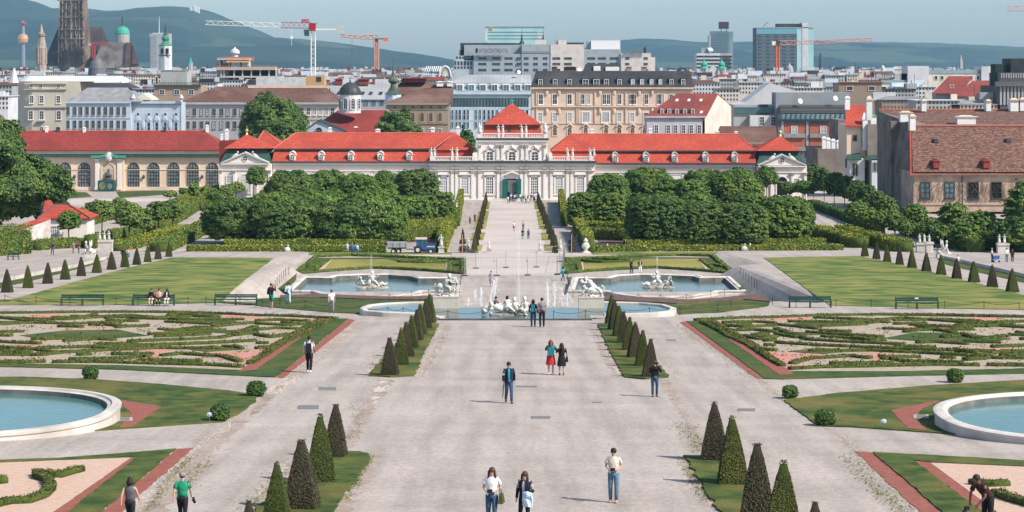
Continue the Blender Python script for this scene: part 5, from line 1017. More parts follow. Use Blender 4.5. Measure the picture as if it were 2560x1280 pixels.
def crane(label,Y,mast,jib,counter,mm,jm,cab,wm_,rm,hook=None,cabm=None,jn=24):
 r=empty('tower_crane',P(mast[0],mast[2],Y)*1,label,'crane');k=Y/F
 m=MB();lattice(m,P(mast[0],mast[2],Y),P(mast[0],mast[1],Y),mast[3]*k,16,rm);m .build('mast',mm,r)
 for seg,mt in jib:
  m=MB();(x0,y0),(x1,y1),h=seg;a,bb=P(x0,y0,Y),P(x1,y1,Y)
  lattice(m,a,bb,0,max(4,int(abs(x1-x0)/12)),rm*.8,ax=[Vector((0,-1.0,0)),Vector((0,1.0,0)),Vector((0,0,h*k))]);m .build('jib',mt,r)
 m=MB();(x0,y0),(x1,y1)=counter[:2];a,bb=P(x0,y0,Y),P(x1,y1,Y);m .box(a .x,Y-.8,min(a .z,bb .z)-.3,bb .x,Y+.8,max(a .z,bb .z)+.15);m .build('counter_jib',jm,r)
 m=MB();m .box(bb .x-12*k*(1 if bb .x>a .x else-1),Y-1,bb .z-counter[2]*k,bb .x,Y+1,bb .z+counter[3]*k)if bb .x>a .x else m .box(bb .x,Y-1,bb .z-counter[2]*k,bb .x+10*k,Y+1,bb .z+counter[3]*k);m .build('counterweight',counter[4],r)
 if cab:m=MB();p=P(cab[0],cab[1],Y);m .frust((p .x-cab[2]*k*.7,Y-1.2,p .x+cab[2]*k,Y+1.2,p .z-cab[3]*k),(p .x-cab[2]*k,Y-1.3,p .x+cab[2]*k,Y+1.3,p .z+cab[3]*k));m .build('cab',cabm or glass_t,r)
 if hook:m=MB();x,y0,y1=hook;m .tube([P(x,y0,Y),P(x,y1,Y)],.08,4);p=P(x,(y0*.45+y1*.55),Y);m .box(p .x-.5,Y-.4,p .z-.5,p .x+.5,Y+.4,p .z+.5);m .build('hook',jm,r)
 return r
cr_r,cr_w=M('crane_red',(.33,.015,.025)),M('crane_white',(.72,.70,.66));cr_p=M('crane_pink',(.52,.26,.20));cr_o=M('crane_orange',(.70,.16,.06));cr_gl=M('counter_grey',(.45,.46,.46))
Yk=820.0
r=crane('tall tower crane with white mast, red and white jib and green cab',Yk,(783,74,250,5.2),[(((514,62),(703,68.5),10),cr_w),(((703,69.5),(780,71),14),cr_r)],((788,73),(857,73.5),9,9,cr_gl),cr_w,cr_w,(766,82,6,8),None,.13,(729,70,114),M('cab_green',(.02,.09,.08)))
m=MB();m .box(X(773,Yk),Yk-1.4,Z(77,Yk),X(789,Yk),Yk+1.4,Z(58,Yk));m .frust((X(786,Yk),Yk-.5,X(795,Yk),Yk+.5,Z(60,Yk)),(X(784,Yk),Yk-.5,X(790,Yk),Yk+.5,Z(58,Yk)));m .build('slewing_head',cr_r,r)
m=MB();m .box(X(755,Yk),Yk-1.6,Z(57.5,Yk),X(773.5,Yk),Yk-1.2,Z(48.5,Yk));s_=m .build('sign_board',cr_r,r);letters('A1-A4',757.5,771,50.5,55,Yk-1.62,frame_w,s_,'sign_text',depth=.03)
m=MB()
for i in range(8):x=792+i*8;m .tube([P(x,73,Yk),P(x,63,Yk)],.07,4)
m .tube([P(792,63.5,Yk),P(853,63.5,Yk)],.07,4);m .build('guard_rail',cr_gl,r)
crane('smaller pinkish tower crane with thick mast and short jib above the far roofs',1100,(941,98,175,5),[(((851,92),(910,97),6.5),cr_p),(((910,97),(944,98),10),cr_p)],((943,96),(970,97),6,3,cr_o),cr_p,M('crane_dark',(.12,.13,.13)),(942,100,4,4),None,.3,(880,97,150),lead_dark)
m=MB();k=1100/F;m .box(X(935.5,1100),1098.8,Z(170,1100),X(947,1100),1101.2,Z(114,1100));m .build('mast_cladding',M('mast_net',(.34,.18,.15),(.44,.26,.22),scale=.4),bpy .data .objects['tower_crane.001'])
crane('orange tower crane with long level jib in front of the broad dark office tower',1300,(1943.5,108,178,4),[(((1948,112),(1995,111),10),cr_p),(((1995,111),(2181,103),8),cr_p)],((1942,109),(1930,109),4,6,cr_w),cr_o,cr_o,(1945,108,5,6),None,.28,(2053,109,112),M('cab_dark',(.03,.07,.05)))
crane('thin coral crane jib tip reaching in at the upper corner of the sky',900,(2700,26,200,5),[(((2518,27),(2690,29),12),M('crane_coral',(.68,.24,.16)))],((2700,26),(2720,26),5,5,cr_gl),cr_o,cr_o,None,None,.12)
crane('red tower crane standing against the cathedral choir roof',1750,(234,108,175,2.6),[(((228,111),(272,110),4),M('crane_dull_red',(.30,.05,.05)))],((232,110),(222,111),3,2,cr_gl),MATS['crane_dull_red'],MATS['crane_dull_red'],None,None,.5)
m=MB();m .box(X(222,1750)+0,1749.4,Z(115,1750),X(232,1750),1750.6,Z(112,1750));m .build('counter_beam',MATS['crane_dull_red'],bpy .data .objects['tower_crane.004'])
# ================================================================ FAR CITY: ordinary houses, row behind row
cw={'white':w_white,'cream':w_cream,'beige':w_beige,'grey':w_conc,'pale blue':w_cold,'pale':hot_l,'tan':w_tan}
crf={'dark flat':r_black,'grey metal':r_zinc,'brown':r_brown,'red':r_dred,'pale flat':r_light,'slate':r_grey,'bluish':r_teal}
spots_=[(0,'below the far chimney'),(95,'under the cathedral'),(300,'below the choir roof'),(380,'near the onion tower'),(520,'by the building site'),(690,'under the tall crane'),(840,'below the pinkish crane'),(1000,'left of the hotel'),(1150,'below the hotel'),(1640,'beside the hotel end'),(1740,'near the twin domes'),(1860,'below the dark tower'),(2040,'before the distant hill'),(2240,'by the cream stair towers'),(2480,'near the classical block')]
fr_=random .Random(21);used={}
def filler(x0,x1,yt,Y,seed):
 q=random .Random(seed);wn=q .choice(['white','cream','beige','grey','pale blue','pale','white','grey','tan']);rn=q .choice(['dark flat','grey metal','brown','red','pale flat','slate','bluish','dark flat','slate','brown'])
 xc=(x0+x1)/2;sp=[t for a,t in spots_ if a<=xc][-1]if xc>=0 else spots_[0][1];dist='far' if Y>1500 else 'mid distance' if Y>900 else 'nearer'
 nch=q .randint(1,4);wd_='narrow' if x1-x0<32 else 'broad' if x1-x0>47 else 'mid sized';lb=f"{dist} {wd_} {wn} house, {rn} roof with {['one roof fixture', 'two roof fixtures', 'three roof fixtures', 'four roof fixtures'][nch - 1]}, {sp}"
 b=Bld('city_house',lb,'house',xc,Y,0,'city houses beyond the palace');k=Y/F
 h=(x1-x0)*.16+2;flat='flat' in rn or q .random()<.25
 if flat:
  b .wall(x0,x1,yt+1.2,cw[wn],12);m=MB();m .box(X(x0,Y)-.4,Y-.5,Z(yt+1.2,Y),X(x1,Y)+.4,Y+12.5,Z(yt,Y));m .build('roof',crf[rn],b .root)
 else:
  hh=min(14,q .uniform(7,13)*700/Y*(1 if Y<1300 else 1.6));b .wall(x0,x1,yt+hh,cw[wn],12);Yr=Y+6;a,c=X(x0,Y)-.4,X(x1,Y)+.4;ze,zr=Z(yt+hh,Y),Z(yt,Yr);ins=q .choice([0,0,3.5])
  m=MB();m .add([(a,Y-.4,ze),(c,Y-.4,ze),(c,Y+12.4,ze),(a,Y+12.4,ze),(a+ins,Yr,zr),(c-ins,Yr,zr)],[(0,1,5,4),(1,2,5),(2,3,4,5),(3,0,4),(3,2,1,0)]);m .build('roof',crf[rn],b .root)
 if Y<1500:
  m=MB();y=yt+(3.5 if flat else hh+3)
  sw=2.0*800/Y+1.2;sh=sw*1.5
  for _ in range(3):
   x=x0+sw*1.2
   while x<x1-sw:
    m .box(X(x,Y),Y-.06,Z(y+sh,Y),X(x+sw,Y),Y+.05,Z(y,Y));x+=sw*2.3
   y+=sh*2.0
  if m .v:o=m .build('small_window',glass_d if wn!='tan' else glass_t,b .root);tag(o,kind='stuff')
 for i in range(nch):
  m=MB();x=q .uniform(x0+2,x1-2);Yq=Y+q .uniform(3,8);w=q .uniform(.35,.9)+(Y/2500);hgt=q .uniform(1.2,2.6)+Y/1500;z=Z(yt,Yq)-1.2
  t_=q .random()
  if t_<.6:m .box(X(x,Yq)-w,Yq-.5,z,X(x,Yq)+w,Yq+.5,z+hgt);m .build('chimney',q .choice([w_white,r_dred,w_conc,w_cream,w_white]),b .root)
  elif t_<.8:m .tube([(X(x,Yq),Yq,z),(X(x,Yq),Yq,z+hgt*2)],.09*Y/800,4);m .build('aerial',lead_dark,b .root)
  else:m .box(X(x,Yq)-w*3,Yq-1.5,z,X(x,Yq)+w*3,Yq+1.5,z+hgt*1.1);m .build('roof_box',q .choice([w_white,w_conc,r_black,w_cold]),b .root)
def skyline_gap(x,Y):return True
sd_=100
for Y,lo,hi,wmin,wmax,xr in((3200,172,177,40,90,(-40,2600)),(2400,171,179,30,70,(-40,2600)),(1800,172,183,26,64,(-40,2600)),(1350,176,190,26,66,(-40,2600)),(1050,183,202,28,66,(-60,2620)),(850,198,218,30,70,(-80,2620))):
 x=xr[0]
 while x<xr[1]:
  w=fr_ .uniform(wmin,wmax);sd_+=1;yt=fr_ .uniform(lo,hi)
  if Y<1700 and fr_ .random()<.12:yt-=9*900/Y
  if Y==850 and(1120<x+w and x<1735 or x<330 or 450<x<540):x+=w;continue
  if Y==1050 and(1120<x+w and x<1640):x+=w;continue
  if x+w>1130 and x<1640 and Y<1500:x+=w;continue
  filler(x,x+w*fr_ .uniform(.9,1.02),yt,Y,sd_);x+=w
for x0,x1,yt,Y in((-60,30,205,700),(300,335,232,700),(330,390,222,720),(500,545,205,760),(1700,1800,200,760),(1790,1850,222,720),(1800,1870,196,820),(1845,1950,205,760),(1985,2060,218,740),(2050,2100,206,800),(2210,2290,222,680),(2205,2330,240,600),(2240,2340,216,720),(2420,2500,214,740)):sd_+=1;filler(x0,x1,yt,Y,sd_*3+1)
for x0,x1,yt,Y in((-60,20,240,600),(2290,2400,250,560),(2380,2500,248,560)):sd_+=1;filler(x0,x1,yt,Y,sd_*3+2)
# ================================================================ TREES, HEDGES, TOPIARY
def vnoise(p,s,seed=0.0):return np .array([mnoise .noise(Vector((a*s+seed,b*s,c*s)))for a,b,c in p])
def crown_mesh(w,d,h,nc,k,leaf,mats,seed,e=2.6,lump=.13,flower=0,core_s=.86,low=-.75,rc=None):
 r=np .random .default_rng(seed)
 u=r .normal(0,1,(nc*2,3));u/=np .linalg .norm(u,axis=1,keepdims=True);u=u[u[:,2]>low][:nc]
 def surf(u,s=1.0):
  q=u/(np .sum(np .abs(u)**e,1,keepdims=True)**(1/e));f=1+lump*1.6*vnoise(u,2.1,seed)[:,None]+lump*.8*vnoise(u,5.0,seed+9)[:,None]
  return q*f*s*np .array([w/2,d/2,h/2])
 c=surf(u,1)*(1-r .beta(1,6,(len(u),1))*.35);rc=rc or(w*.04+.12)
 cl=np .repeat(c,k,0);un=np .repeat(u,k,0);n=len(cl)
 off=r .normal(0,1,(n,3));off/=np .linalg .norm(off,axis=1,keepdims=True);off[:,2]=np .abs(off[:,2])*.75-.2
 pts=cl+off*rc*r .uniform(.5,1.15,(n,1))+np .array([0,0,h/2]);nr=off*.9+un*.5+np .array([0,0,.35])
 V,Q=leaf_quads(pts,nr,leaf,.38,1.35)
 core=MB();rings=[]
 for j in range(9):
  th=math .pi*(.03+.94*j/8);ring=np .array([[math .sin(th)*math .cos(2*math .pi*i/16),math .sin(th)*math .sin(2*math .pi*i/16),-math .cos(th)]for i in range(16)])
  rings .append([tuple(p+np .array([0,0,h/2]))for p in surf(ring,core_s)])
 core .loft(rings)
 if flower:
  idx=r .choice(n,flower,replace=False);m=MB()
  for i in idx:p=pts[i]+un[i]*.15;core .frust((p[0]-.07,p[1]-.07,p[0]+.07,p[1]+.07,p[2]),(p[0]-.02,p[1]-.02,p[0]+.02,p[1]+.02,p[2]+.32),2)
 return mesh_np('crown',V,Q,mats,core,1)
def tree(name,label,pos,w,d,h,lift,nc,k,leaf,mat,seed,group=None,e=2.6,trunk_r=.22,cat='tree',lump=.13,flower=0,low=-.75,core=None,rc=None,limbs=True):
 r=empty(name,pos,label,cat,group)
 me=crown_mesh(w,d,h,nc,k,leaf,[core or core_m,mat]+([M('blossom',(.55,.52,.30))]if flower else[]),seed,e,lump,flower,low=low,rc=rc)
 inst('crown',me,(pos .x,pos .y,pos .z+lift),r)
 q=random .Random(seed);m=MB();top=lift+h*.5
 m .tube([pos+Vector((0,0,-.3)),pos+Vector((q .uniform(-.1,.1),0,lift*.5)),pos+Vector((q .uniform(-.2,.2),0,top))],[trunk_r*1.25,trunk_r,trunk_r*.6],7)
 if limbs:
  for i in range(4):a=q .uniform(0,6.28);m .tube([pos+Vector((0,0,lift*.9)),pos+Vector((math .cos(a)*w*.25,math .sin(a)*d*.25,lift+h*.45))],[trunk_r*.5,trunk_r*.2],5)
 m .build('trunk',bark,r);return r
def px_tree(name,label,x0,x1,yt,yb,mat,seed,pl=gL,Y=None,liftf=.12,k=24,dens=1.0,leaf=None,dmul=1.0,**kw):
 xc=(x0+x1)/2
 p=pl(xc,yb)if Y is None else Vector((X(xc,Y),Y,zL(Y)))
 Yq=p .y;w=(x1-x0)/F*Yq;H_=Z(yt,Yq)-p .z;lift=H_*liftf;h=H_-lift
 nc=int(max(60,dens*15*(w*h+w*w*.6)))
 return tree(name,label,p,w,w*dmul,h,lift,nc,k,leaf or .28,mat,seed,**kw)
bos=[(672,790,433,545,2.9,'rounded tree nearest the small pavilion in the back row'),(775,864,430,541,2.9,'broad tree second from the pavilion in the back row'),(848,934,436,549,2.6,'lower tree third from the pavilion in the back row'),(905,985,449,556,2.6,'low middle tree of the back row'),(925,1022,434,536,2.8,'pale topped tree near the avenue end of the back row'),(998,1088,426,541,2.9,'tallest dark tree at the avenue end of the back row'),(522,655,497,609,3.0,'broad dark tree nearest the sloping path in the front row'),(628,735,481,580,2.6,'pale tree between the rows behind the front dark trees'),(640,800,494,611,3.0,'wide tree second from the sloping path in the front row'),(742,880,482,585,2.7,'middle tree just behind the front row'),(790,912,508,612,3.0,'third tree of the front row'),(862,1005,480,588,2.8,'tall tree behind the blossoming one'),(884,1002,512,612,2.9,'front row tree sprinkled with pale blossom'),(970,1068,492,575,3.0,'light green tree beside the clipped block')]
for i,(a,c,t,yb,e,wh)in enumerate(bos):px_tree('chestnut_tree',wh+' of the grove by the orangery',a-7,c+7,t,yb,leaf_b if i in(0,5,6,8,10)else leaf_a,40+i,e=e,flower=90 if 'blossom' in wh and 'sprinkled' in wh else 0,group='grove trees by the orangery',liftf=.06,lump=.14)  # front row crowns take the darker leaf colour to carry their self-shade
bos2=[(1480,1564,437,548,2.9,'rounded tree nearest the avenue in the back row'),(1556,1674,424,541,2.8,'tall broad crowned tree second from the avenue in the back row'),(1640,1716,449,552,2.6,'low tree third from the avenue in the back row'),(1698,1768,449,565,2.5,'small pointed tree in the gap of the back row'),(1712,1824,428,546,2.9,'tall dark tree fourth from the avenue in the back row'),(1780,1896,427,548,2.7,'big tree at the gate pavilion end of the back row'),(1700,1790,484,580,2.6,'pale topped tree between the two rows'),(1573,1708,488,613,3.4,'big clipped dome nearest the avenue in the front row'),(1690,1802,508,614,3.4,'second clipped dome of the front row'),(1786,1912,510,614,3.4,'third clipped dome of the front row'),(1896,2027,491,609,2.7,'large smooth round clipped dome at the outer end of the front row'),(1830,1915,482,585,2.6,'light tree behind the outer clipped domes')]
for i,(a,c,t,yb,e,wh)in enumerate(bos2):px_tree('chestnut_tree',wh+' of the grove by the old house',a-6,c+6,t,yb,leaf_b if i in(4,7,8,9)else leaf_a,80+i,e=e,group='grove trees by the old house',liftf=.05,lump=.14 if i<7 else .06,leaf=.28 if i<7 else .23,k=24 if i<7 else 30,rc=None if i<7 else .34)
for x0,x1,t,yb,lb in((1046,1092,490,572,'clipped block tree nearer the grove beside the avenue on the orangery side'),(1086,1136,483,566,'clipped block tree next to the yellow hedge on the orangery side'),(1420,1494,483,570,'clipped square tree block beside the avenue hedge on the old house side'),(1488,1562,484,576,'second clipped square tree block on the old house side')):
 px_tree('clipped_tree',lb,x0,x1,t,yb,leaf_a,x0,e=4.5,liftf=.03,lump=.05,leaf=.26,k=20,rc=.32)
px_tree('shade_tree','huge dark leafy tree at the edge of the view in front of the orangery',-470,92,284,585,leaf_b,5,liftf=.03,e=2.05,lump=.22,k=34,dens=.55,leaf=.40,rc=.85,trunk_r=.5,dmul=.8,low=-.95)
px_tree('shade_tree','lower bough tree hanging over the small garden house',20,160,445,578,leaf_b,6,liftf=.25,e=2.2,lump=.3,k=30,leaf=.36)
px_tree('dark_tree','big dark round tree rising behind the palace wing in front of the cream house',612,750,248,420,leaf_b,7,Y=548,e=2.3,lump=.22,leaf=.5,k=30,dens=.6,rc=.9,trunk_r=.5)
px_tree('dark_tree','bushy tree pair behind the palace ridge below the brown arched house',948,1048,285,420,leaf_b,8,Y=560,e=2.2,lump=.3,leaf=.45,k=28,dens=.6,rc=.8)
px_tree('dark_tree','small dark tree squeezed between palace wing and centre block',1140,1192,327,420,leaf_b,9,Y=490,e=2.2,lump=.25,leaf=.4,dens=.6)
yt=[(172,610,528,26),(205,600,520,20),(255,583,502,30),(232,560,505,18),(322,613,508,33),(358,602,536,24),(396,588,505,32),(432,585,500,24),(300,548,495,20),(536,526,476,21),(566,515,464,19),(590,505,455,20),(640,500,417,23),(485,520,455,14),(425,505,478,16),(460,500,470,12)]
for i,(x,yb,t,hw)in enumerate(yt):px_tree('young_tree',ordinal(i)+' young tree on a thin trunk along the hedged path below the orangery, counted from the little garden house',x-hw,x+hw,t,yb,leaf_c if i%3 else leaf_a,120+i,liftf=.42,e=2.1,lump=.2,leaf=.26,k=18,dens=1.3,group='young trees below the orangery',trunk_r=.09)
yt2=[(1916,500,418,27),(1972,508,455,20),(2012,510,452,26),(2142,585,505,26),(2172,595,520,24),(2206,606,528,22),(2237,612,530,22),(2264,616,548,18),(2288,592,512,30),(2330,596,545,24)]
for i,(x,yb,t,hw)in enumerate(yt2):px_tree('young_tree',ordinal(i)+' young tree on a thin trunk along the shaded path by the old house, counted from the gate pavilion',x-hw,x+hw,t,yb,leaf_c if i%2 else leaf_a,150+i,liftf=.40,e=2.1,lump=.22,leaf=.26,k=18,dens=1.3,group='young trees by the old house',trunk_r=.09)
for i,(x,yb)in enumerate(((2034,495),(2060,502),(2086,510),(2112,518),(2140,528),(2168,538),(2198,552),(2222,565))):px_tree('shaded_tree',ordinal(i)+' slim dark tree of the shaded row under the firewalls, counted from the gate pavilion',x-22,x+22,yb-82+i*1.5,yb,leaf_b,170+i,liftf=.25,e=2.2,lump=.18,leaf=.3,k=18,dens=1.1,group='dark tree row under the firewalls',trunk_r=.08)
for x0,x1,t,yb,lb,mt in((2350,2425,510,606,'loose leafy bush tree before the old pink plaster wall',leaf_c),(2420,2495,530,618,'rounded green tree below the old house windows',leaf_a),(2510,2600,462,620,'tall half bare yellowish tree at the edge before the old house',leaf_c),(2376,2444,556,626,'small round tree in front of the pink pillar',leaf_a),(2490,2600,545,634,'dense dark tree at the edge below the old house',leaf_b),(2300,2370,558,618,'bushy shrub tree under the dark firewall',leaf_b)):
 px_tree('garden_tree',lb,x0,x1,t,yb,mt,x0+3,liftf=.2,e=2.1,lump=.3,leaf=.3,k=20,dens=.75 if 'bare' not in lb else .4)
def hedge_mesh(pts,w,h,leaf,mats,seed,dens=60,topmat=None):
 """leafy box profile swept along ground points (returned relative to the first point)"""
 r=np .random .default_rng(seed);o=pts[0];P_=[]
 for a,c in zip(pts,pts[1:]):
  n=max(1,int((c-a).length/max(.5,h*.8)))
  for i in range(n):P_ .append(a+(c-a)*(i/n))
 P_ .append(pts[-1]);core=MB();rings=[];lp=[];ln=[]
 for i,p in enumerate(P_):
  d=(P_[min(i+1,len(P_)-1)]-P_[max(i-1,0)]);d .z=0;d=d .normalized()if d .length>1e-6 else Vector((1,0,0));n=Vector((-d .y,d .x,0));q=p-o;hh=h*(1+.12*mnoise .noise(p*.6));ww=w*(1+.15*mnoise .noise(p*.7+Vector((9,0,0))))
  rings .append([tuple(q+n*(a*ww/2)+Vector((0,0,b_*hh)))for a,b_ in((-.94,-.1),(-.94,.8),(-.75,.93),(.75,.93),(.94,.8),(.94,-.1))])
  if i<len(P_)-1:
   L=(P_[i+1]-p).length
   m_=max(2,int(dens*L*(2*h+w)))
   for _ in range(m_):
    s=r .random()*(2*hh+ww);t=r .random()
    if s<hh:off,nn,z=-ww/2,-n,s
    elif s<hh+ww:off,nn,z=s-hh-ww/2,Vector((0,0,1)),hh
    else:off,nn,z=ww/2,n,2*hh+ww-s
    pp=q+(P_[i+1]-p)*t+n*off+Vector((0,0,z+r .normal(0,.04*h)));lp .append(pp);ln .append(nn)
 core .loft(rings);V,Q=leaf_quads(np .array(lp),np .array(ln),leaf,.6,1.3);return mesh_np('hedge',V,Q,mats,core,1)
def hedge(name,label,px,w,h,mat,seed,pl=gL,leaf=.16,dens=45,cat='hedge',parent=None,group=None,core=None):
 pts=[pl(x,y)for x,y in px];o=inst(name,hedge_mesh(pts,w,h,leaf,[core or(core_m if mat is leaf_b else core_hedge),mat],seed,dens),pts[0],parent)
 return tag(o,label,cat,group)if parent is None else o
hl=[('front',[(468,630),(700,630),(965,630)],1.6,.85,leaf_y,'long low yellow green hedge in front of the orangery side grove, nearest the terrace'),('b',[(560,617),(760,616),(960,616)],1.8,.95,leaf_y,'second low hedge running just behind the front one on the orangery side'),('c',[(1480,629),(1800,627),(2105,625)],1.6,.75,leaf_y,'long low yellow green hedge in front of the old house side grove, nearest the terrace'),('d',[(1560,617),(1800,615),(2060,612)],1.8,.9,leaf_y,'second low hedge running just behind the front one on the old house side'),('e',[(395,580),(455,548),(553,485),(580,470)],1.4,2.3,leaf_h,'tall clipped hedge wall along the sloping path below the orangery'),('f',[(290,629),(380,605),(462,580)],2.6,1.1,leaf_y,'broad yellow topped hedge beside the sloping path below the orangery'),('g',[(398,632),(470,600),(520,570),(535,560)],2.6,1.3,leaf_h,'hedge ending at the grove corner by the sloping path'),('h',[(222,622),(300,600),(350,590),(400,575)],1.5,1.6,leaf_h,'green hedge behind the three white statues by the garden house'),('i',[(-40,652),(20,644),(54,640)],3.0,3.6,leaf_h,'tall clipped hedge block next to the green bench at the edge'),('j',[(85,626),(130,622),(200,618)],1.8,1.3,leaf_h,'low hedge in front of the little garden house'),('k',[(2035,588),(2090,602),(2150,620)],2.4,1.5,leaf_y,'yellow topped hedge from the round clipped dome down to the terrace'),('l',[(2105,590),(2180,612),(2262,632)],2.2,1.6,leaf_y,'long yellow topped hedge beside the shaded path, nearer the cone row'),('m',[(2268,585),(2350,607),(2442,634)],2.2,2.0,leaf_h,'dark hedge with bright top behind the white statue trio'),('n',[(2440,625),(2510,630),(2600,636)],3.0,2.6,leaf_b,'tall dark hedge at the edge behind the standing visitors'),('o',[(1141,566),(1148,530),(1153,506)],1.0,2.6,leaf_y,'yellow clipped hedge with statues beside the avenue on the orangery side, far part'),('p',[(1103,632),(1116,600),(1126,580)],1.2,2.4,leaf_y,'yellow clipped hedge with statues beside the avenue on the orangery side, near part'),('q',[(1411,566),(1406,530),(1402,506)],1.0,2.6,leaf_y,'yellow clipped hedge with statues beside the avenue on the old house side, far part'),('r',[(1472,632),(1455,600),(1444,580)],1.4,2.2,leaf_y,'yellow clipped hedge with statues beside the avenue on the old house side, near part'),('s',[(1000,605),(1050,598),(1120,595)],2.0,1.6,leaf_h,'maze hedge behind the blue tractor'),('t',[(1000,585),(1060,578),(1130,572)],2.0,1.7,leaf_y,'maze hedge with yellow top below the clipped blocks on the orangery side'),('u',[(1460,598),(1520,600),(1575,602)],1.8,1.6,leaf_h,'maze hedge below the square blocks on the old house side'),('v',[(1450,580),(1500,581),(1575,582)],1.8,1.6,leaf_y,'yellow topped maze hedge directly below the square blocks on the old house side'),('w',[(2030,520),(2100,545),(2200,590)],1.5,1.6,leaf_b,'dark shaded hedge under the slim tree row'),('x',[(300,560),(400,535),(520,480)],1.2,1.5,leaf_y,'bright hedge between the young trees below the orangery'),('y',[(540,598),(640,585),(700,560),(680,510),(650,490)],2.0,1.9,leaf_y,'yellow topped hedge around the grove at the small pavilion'),('z',[(200,570),(260,552),(330,540)],1.4,1.4,leaf_h,'hedge behind the garden house roof')]
for i,(q,px,w,h,mt,lb)in enumerate(hl):hedge('hedge',lb,px,w,h,mt,300+i,dens=34,leaf=.24)
def cone_mesh(brown,seed,h=1.85,w=.86,leaf=.048):
 r=np .random .default_rng(seed);core=MB();rings=[];tw=.20
 def half(t):return w/2*(1-t)+w*tw/2*t+.03*math .sin(t*3.1)
 for j in range(9):
  t=j/8;a=half(t)*.965;z=t*h;c=a*.86
  rings .append([(-a,-c,z),(-c,-a,z),(c,-a,z),(a,-c,z),(a,c,z),(c,a,z),(-c,a,z),(-a,c,z)])
 core .loft(rings);n=6500;t=1-np .sqrt(1-r .random(n)*.985);s=r .random(n)*4;side=s .astype(int);v=(s-side)*2-1
 a=np .array([half(x)for x in t])*r .normal(1.0,.02,n);px=np .choose(side,[v*a,a,-v*a,-a]);py=np .choose(side,[-a,v*a,a,-v*a])
 nx=np .choose(side,[0,1,0,-1]).astype(float);ny=np .choose(side,[-1,0,1,0]).astype(float)
 pts=np .stack([px,py,t*h],1);nr=np .stack([nx,ny,np .full(n,.3)],1)
 k=70;pt=np .stack([r .normal(0,.05,k),r .normal(0,.05,k),h+r .random(k)*(.12 if seed%2 else .05)],1);pts=np .vstack([pts,pt]);nr=np .vstack([nr,r .normal(0,1,(k,3))])
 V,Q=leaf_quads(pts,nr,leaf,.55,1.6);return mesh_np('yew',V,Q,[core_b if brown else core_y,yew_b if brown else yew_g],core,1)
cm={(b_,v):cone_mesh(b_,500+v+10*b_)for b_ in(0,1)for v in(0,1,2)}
cq=random .Random(4)
def cone(label,x,y,brown,hpx=None,pl=gU,group=None,wmul=1.0):
 p=pl(x,y);k=F/p .y;h=(hpx/k)if hpx else 1.86;s=h/1.86
 o=inst('yew_pyramid',cm[(brown,cq .randint(0,2))],p-Vector((0,0,.03)),None,cq .uniform(-.18,.18)+cq .randint(0,3)*math .pi/2,(s*wmul*cq .uniform(.93,1.07),s*wmul*cq .uniform(.93,1.07),s));o .rotation_euler .x=cq .uniform(-.02,.02);o .rotation_euler .y=cq .uniform(-.025,.025);return tag(o,label,'topiary',group)
for i,(x,y,b_,hp)in enumerate(((837,1144,1,133),(803,1206,0,165),(756,1273,1,173),(692,1310,0,150),(622,1370,1,118))):cone(['brown clipped yew pyramid at the far end of the near grass strip, orangery side','tall green yew pyramid second along the near grass strip, orangery side','big brown yew pyramid third along the near grass strip, orangery side','green yew pyramid cut by the bottom of the view, orangery side','tip of a yew pyramid just peeping over the bottom of the view, orangery side'][i],x,y,b_,hp,group='near yew pyramids')
for i,(x,y,b_,hp)in enumerate(((1786,1151,1,142),(1833,1212,0,166),(1893,1300,1,190),(1958,1345,0,188),(2040,1390,1,136))):cone(['brown clipped yew pyramid at the far end of the near grass strip, old house side','tall green yew pyramid second along the near grass strip, old house side','tallest brown yew pyramid third along the near grass strip, old house side','green yew pyramid cut by the bottom of the view, old house side','small yew tip peeping over the bottom of the view, old house side'][i],x,y,b_,hp,group='near yew pyramids')
for i,(x,y)in enumerate(((975,940),(1002,914),(1016,893),(1029,872),(1041,853),(1052,837),(1064,821),(1074,806))):cone(f'{ordinal(i)} {"green" if i % 2 else "brown"} yew pyramid from the near end of the row before the fountain pool, orangery side',x,y,1-i%2,group='yew pyramids before the fountain pool',wmul=.94)
for i,(x,y)in enumerate(((1626,944),(1606,917),(1589,895),(1573,877),(1560,859),(1549,842),(1538,826),(1529,810))):cone(f'{ordinal(i)} {"green" if i % 2 else "brown"} yew pyramid from the near end of the row before the fountain pool, old house side',x,y,1-i%2,group='yew pyramids before the fountain pool',wmul=.94)
for i,(x,y)in enumerate(((18,731),(70,720),(119,709),(163,699),(203,690),(242,682),(279,674),(312,668),(342,662),(369,655),(395,648),(422,642))):cone(f'{ordinal(i)} {"green" if i % 2 else "dark"} yew pyramid from the bench end of the row beside the lawn, orangery side',x,y,1-i%2,(731-y)/89*(37-57)+57,group='yew pyramids beside the side lawns')
for i,(x,y)in enumerate(((2531,730),(2481,718),(2435,706),(2392,697),(2353,687),(2316,679),(2280,670),(2249,662),(2218,655),(2191,648),(2162,641))):cone(f'{ordinal(i)} {"green" if not i % 2 else "brown"} yew pyramid from the bench end of the row beside the lawn, old house side',x,y,i%2,(730-y)/89*(40-57)+57,group='yew pyramids beside the side lawns')
for s,(xa,ya,xb,yb)in(('orangery',(1215,508,1186,632)),('old house',(1345,508,1389,632))):
 Ya,Yb=gL(xa,ya).y,gL(xb,yb).y
 for i in range(12):
  Yq=Yb+(Ya-Yb)*i/11;y=HY+LB*F+F*LA/Yq;t=(y-ya)/(yb-ya);x=xa+(xb-xa)*t
  cone(f'{ordinal(i)} dark yew pyramid from the near end of the avenue row leading to the palace, {s} side',x,y,1 if i%3 else 0,2.35*F/Yq*.97,gL,group='yew pyramids along the palace avenue',wmul=.78)
